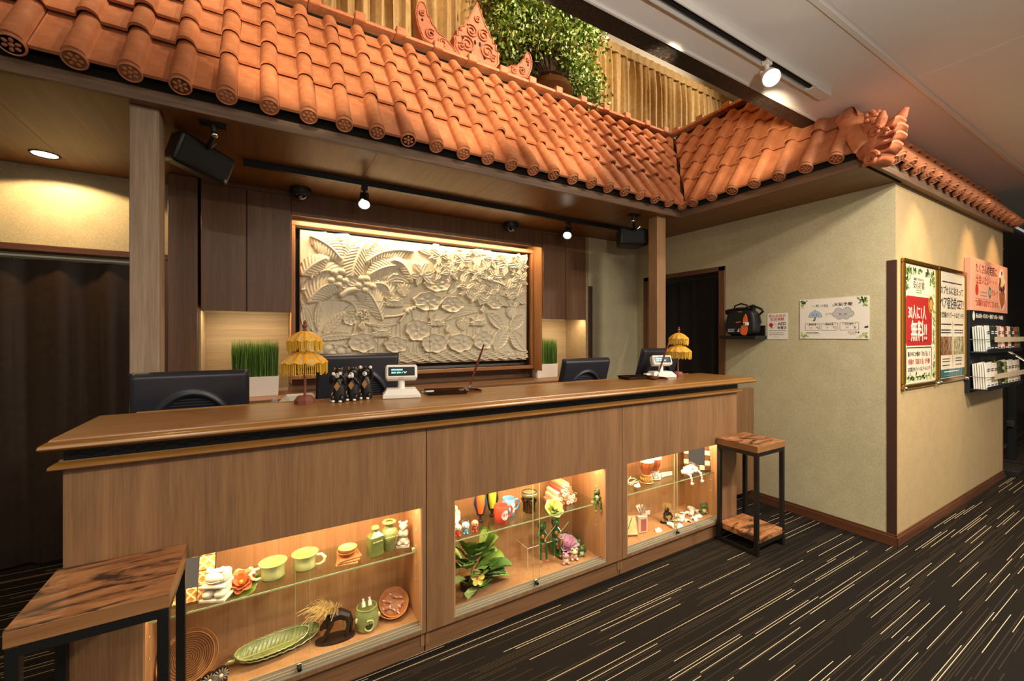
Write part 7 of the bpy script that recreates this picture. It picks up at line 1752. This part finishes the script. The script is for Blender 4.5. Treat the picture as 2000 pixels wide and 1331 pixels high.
leafpad(pkl, 0.085, M['frog_dark'], -0.012, wav=.16); petals(pkl, ((9, 0.060, 0.014, 0.032, 0.2), (8, 0.048, 0.026, 0.030, 0.5), (7, 0.034, 0.034, 0.026, 0.1), (5, 0.020, 0.040, 0.02, 0)), mottled('pink_petal_glaze', 'eeb0d2', 'ffe2f0', 22, 0.35, 0))
MB().tube([(-0.062, -0.01, 0.02), (-0.060, -0.012, 0.055), (-0.056, -0.012, 0.085)], [0.008, 0.010, 0.002], 8).build('orange_bud', M['lotus_orange'], pkl)
sit_frog((1.462, 1.880, FZ), R(-20), 'small pink frog figurine, leftmost of three before the pink lotus', M['frog_pink'], M['frog_cream'], 'three small frogs before the lotus', 1.15); sit_frog((1.530, 1.888, FZ), R(-20), 'small cream frog figurine, middle of three before the pink lotus', M['frog_cream'], M['frog_pink'], 'three small frogs before the lotus', 1.15); sit_frog((1.592, 1.900, FZ), R(-20), 'small green frog figurine, rightmost of three before the pink lotus', M['frog_green'], M['frog_cream'], 'three small frogs before the lotus', 1.1)
# --- right cabinet, shelf
cg = thing('shell_garland', 'heap of pale twigs and a white shell at the left of the right glass shelf', 'garland', (1.960, 1.915, SZ)); rg_ = random.Random(8); m = MB()
for k in range(46):
    p = Vector((rg_.uniform(-.07, .05), rg_.uniform(-.035, .05), rg_.uniform(.004, .03))); q = p + Vector((rg_.uniform(-.06, .06), rg_.uniform(-.02, .02), rg_.uniform(-.004, .03))); q.z = max(q.z, .004)
    m.tube([p, (p + q) / 2 + Vector((0, 0, .008)), q], 0.0022, 5)
m.build('twigs', flat('pale_green_twig', 'cfd0a0', 0.6), cg); MB().ball((0.055, -0.03, 0.012), (0.024, 0.014, 0.012), rot=(0, .2, .4)).lathe([(0.012, 0), (0.004, 0.02)], c=(0.07, -0.03, 0.010), n=10).build('shell', M['stone'], cg)
def drum(loc, label, band, zig):
    t = thing('hand_drum', label, 'drum', loc, group='small goblet drums on the right glass shelf')
    MB().lathe([(0.030, 0), (0.034, 0.004), (0.034, 0.016), (0.023, 0.045), (0.022, 0.055), (0.034, 0.080), (0.038, 0.110), (0.040, 0.122)], n=30).build('shell', mottled(label[:12] + 'wood', '8a4526', 'a85d36', 30, 0.3, 0, coat=0.4), t)
    MB().lathe([(0.041, 0.120), (0.042, 0.126), (0.039, 0.131), (0.0, 0.132)], n=30).build('drumhead', M['stone'], t)
    MB().lathe([(0.0346, 0.005), (0.0346, 0.016), (0.0236, 0.046)], n=30).build('painted_band', band, t)
    z_ = MB(); pts = []
    for k in range(37):
        a = 2 * PI * k / 36; pts.append((0.0325 * math.cos(a), 0.0325 * math.sin(a), 0.024 + (0.008 if k % 2 else -0.008)))
    z_.tube(pts, 0.0014, 5); z_.tube([(0.0362 * math.cos(2 * PI * k / 24), 0.0362 * math.sin(2 * PI * k / 24), 0.006) for k in range(25)], 0.0016, 5); z_.tube([(0.0252 * math.cos(2 * PI * k / 24), 0.0252 * math.sin(2 * PI * k / 24), 0.046) for k in range(25)], 0.0016, 5); z_.build('painted_line', zig, t)
    r_ = MB(); pts = []
    for k in range(21):
        a = 2 * PI * k / 20; q = (0.0405, 0.118) if k % 2 else (0.031, 0.072); pts.append((q[0] * math.cos(a), q[0] * math.sin(a), q[1]))
    r_.tube(pts, 0.001, 4); r_.build('lacing', M['straw'], t)
drum((2.165, 1.925, SZ), 'small goblet drum with a red and yellow zigzag base, front one', mottled('red_green_band', '9c3a2a', '6b7a3a', 40, 0.4, 0), flat('yellow_paint', 'e6c46a', 0.4)); drum((2.268, 1.950, SZ), 'small goblet drum with a black and white base, rear one', mottled('black_white_band', '2a3238', 'cfd6d4', 40, 0.4, 0), flat('white_line_paint', 'efe9da', 0.4))
wsck = thing('driftwood_bundle', 'bundle of white driftwood sticks beside the drums', 'ornament', (2.370, 1.945, SZ)); m = MB(); 
for k in range(7): m.tube([(-0.05, 0.012 * (k % 3) - .01, 0.006 + 0.009 * (k // 3)), (0.0, 0.012 * (k % 3) - .006, 0.007 + 0.009 * (k // 3)), (0.055, 0.012 * (k % 3) - .012, 0.006 + 0.009 * (k // 3))], [0.005, 0.006, 0.004], 7)
m.build('sticks', M['stone'], wsck)
cb_ = thing('coral_figure', 'white lumpy coral figure with two limbs hanging over the edge of the glass shelf', 'ornament', (2.525, 1.880, SZ)); rcx = random.Random(4)
m = MB().ball((0, 0, 0.024), (0.05, 0.03, 0.022)).ball((0.045, 0, 0.034), (0.03, 0.025, 0.022))
m.build('body', M['shell'], cb_)
b_ = MB()
for k in range(70):
    a = rcx.uniform(0, 2 * PI); h = rcx.uniform(-.2, 1); q = math.sqrt(max(0, 1 - h * h)); b_.ball((0.02 + 0.068 * q * math.cos(a), 0.032 * q * math.sin(a), max(.005, 0.027 + 0.028 * h)), rcx.uniform(.006, .011), 8, 5)
b_.build('coral_knobs', M['shell'], cb_)
for x in (-0.025, 0.082):
    l_ = MB()
    for k, (y, z) in enumerate(((-0.024, 0.018), (-0.036, 0.010), (-0.044, -0.004), (-0.046, -0.018), (-0.048, -0.032))): l_.ball((x + 0.003 * (k % 2), y, z), 0.010 - 0.0008 * k, 9, 6)
    for q in (-1, 0, 1): l_.ball((x + 0.010 * q, -0.052, -0.040 - 0.004 * (q == 0)), 0.0065, 8, 5)
    l_.build('limb', M['shell'], cb_)
mosaic_frame('mosaic_mirror', 'mirror framed in brown and cream mosaic tiles on the right glass shelf', (2.682, 1.925, SZ), (R(-10), 0, R(-50)), 0.175, 0.21, 0.035, 5, (mottled('brown_mosaic', '4a2a1a', '7d5236', 160, 0.35, 0.2), flat('cream_mosaic', 'ecdcae', 0.4)), M['mirror'])
# --- right cabinet, floor
bx = thing('soap_box', 'flat box with a yellow printed lid leaning at the left of the right cabinet', 'box', (2.020, 1.925, FZ + 0.004), (R(-24), R(0), R(-26)))
BX(-0.048, 0.048, -0.012, 0.008, 0, 0.118, 0.002).build('box', M['bowlwood'], bx); BX(-0.042, 0.042, -0.0128, -0.0118, 0.006, 0.112).build('printed_lid', mottled('yellow_print', 'c9b26a', 'e6d79a', 30, 0.5, 0), bx); MB().tube([(-0.02, -0.0135, 0.03), (0.0, -0.0135, 0.07), (0.02, -0.0135, 0.105)], 0.0025, 5).build('printed_leaf', M['leafmd'], bx)
sp_ = thing('wrapped_soap', 'pink and cream soap bar in a clear twisted bag', 'soap', (2.122, 1.930, FZ), (0, 0, R(-15)))
BX(-0.030, 0.030, -0.016, 0.016, 0, 0.092, 0.004).build('bar', flat('cream_soap', 'e3c7a6', 0.4), sp_); BX(-0.012, 0.020, -0.0168, -0.0158, 0.012, 0.075).build('label', flat('pink_label', 'b8685a', 0.5), sp_)
m = MB(); 
for k in range(9):
    a = 2 * PI * k / 9; m.add([(0.006 * math.cos(a), 0.006 * math.sin(a), 0.094), (0.006 * math.cos(a + .7), 0.006 * math.sin(a + .7), 0.094), (0.030 * math.cos(a + .5), 0.024 * math.sin(a + .5), 0.135), (0.028 * math.cos(a), 0.022 * math.sin(a), 0.142)], [(0, 1, 2, 3)])
m.build('bag_frill', flat('cellophane', 'cfc6b4', 0.15), sp_, smooth=0); MB().lathe([(0.007, 0.090), (0.005, 0.096), (0.007, 0.100)], n=10).build('tie', M['straw'], sp_); BX(0.012, 0.040, -0.020, -0.019, 0.098, 0.120).build('hang_tag', M['paper'], sp_)
straw_figure((2.385, 1.945, FZ), R(-10), 'dark wooden figure with straw hair and grass skirt in the right cabinet', 'man')
rsx = random.Random(10)
for k, (x, y, s, kind) in enumerate(((2.225, 1.900, 1.0, 'scallop'), (2.345, 1.868, 1.0, 'spiral'), (2.395, 1.872, 1.1, 'scallop'), (2.455, 1.905, 1.1, 'spiral'), (2.500, 1.880, 1.0, 'scallop'), (2.530, 1.930, 1.2, 'spiral'), (2.575, 1.890, 1.1, 'scallop'), (2.605, 1.945, 1.3, 'spiral'), (2.650, 1.905, 1.0, 'scallop'), (2.665, 1.960, 1.2, 'spiral'), (2.550, 1.962, 1.0, 'scallop'), (2.700, 1.935, 1.1, 'scallop'))):
    t = thing('sea_shell', 'pale sea shell lying on the floor of the right cabinet', 'shell', (x, y, FZ), (0, 0, rsx.uniform(0, 6)), 'sea shells on the right cabinet floor')
    if kind == 'scallop':
        MB().grid(lambda u, v: (s * 0.026 * v * math.cos(R(20 + 140 * u)), s * 0.026 * v * math.sin(R(20 + 140 * u)), s * (0.009 * math.sin(PI * min(1, v * .95)) + 0.0012 * math.sin(u * 40) * v)), 29, 8).bb(-0.006 * s, 0.006 * s, -0.003 * s, 0.003 * s, 0, 0.004 * s).build('shell_body', M['shell'], t, smooth=80)
    else:
        pts = [(s * (0.022 - 0.0016 * q) * 0.6 * math.cos(q * .8) * (1 - q / 24), s * (-0.02 + 0.0022 * q), s * (0.008 + 0.004 * math.sin(q * .8) * (1 - q / 22))) for q in range(22)]
        MB().tube(pts, [s * 0.0085 * (1 - q / 24) for q in range(22)], 8).build('shell_body', M['shell'], t)
gf = sit_frog((2.728, 1.905, FZ), R(-20), 'green and yellow frog figurine at the right end of the right cabinet', M['frog_green'], flat('yellow_belly', 'e6d98f', 0.3, coat=0.3), None, 1.75)

# true sizes of the small ornaments
SIZES = {'dark green frog with a fishing rod': 1.32, 'small pink frog': 1.25, 'small cream frog': 1.25, 'small green frog figurine': 1.25, 'pink lotus candle': 1.3, 'small white cat': 1.32, 'small peach': 1.32, 'red and orange wooden parrot': 1.28, 'yellow green wooden parrot': 1.28,
         'small green and white frog': 1.4, 'pale yellow green ceramic lotus': 1.12, 'small goblet drum': 1.15, 'pink and cream soap': 1.22, 'dark wooden figure': 1.15, 'pale sea shell': 1.5, 'heap of pale twigs': 1.15,
         'square dark green': 1.28, 'green ceramic urn': 1.24, 'white carved stone bear': 1.15, 'dark carved wooden animal': 1.3, 'round green ceramic oil burner': 1.22}
for o in list(COL.objects):
    l = o.get('label')
    if l and o.parent is None:
        for k, s_ in SIZES.items():
            if l.startswith(k): o.scale = (s_, s_, s_)
for o in COL.objects:
    if o.name.startswith('oil_vial'):
        o.location.z = FZ + 0.0765 * 1.22; o.location.x = 0.392 + (o.location.x - 0.392) * 1.22
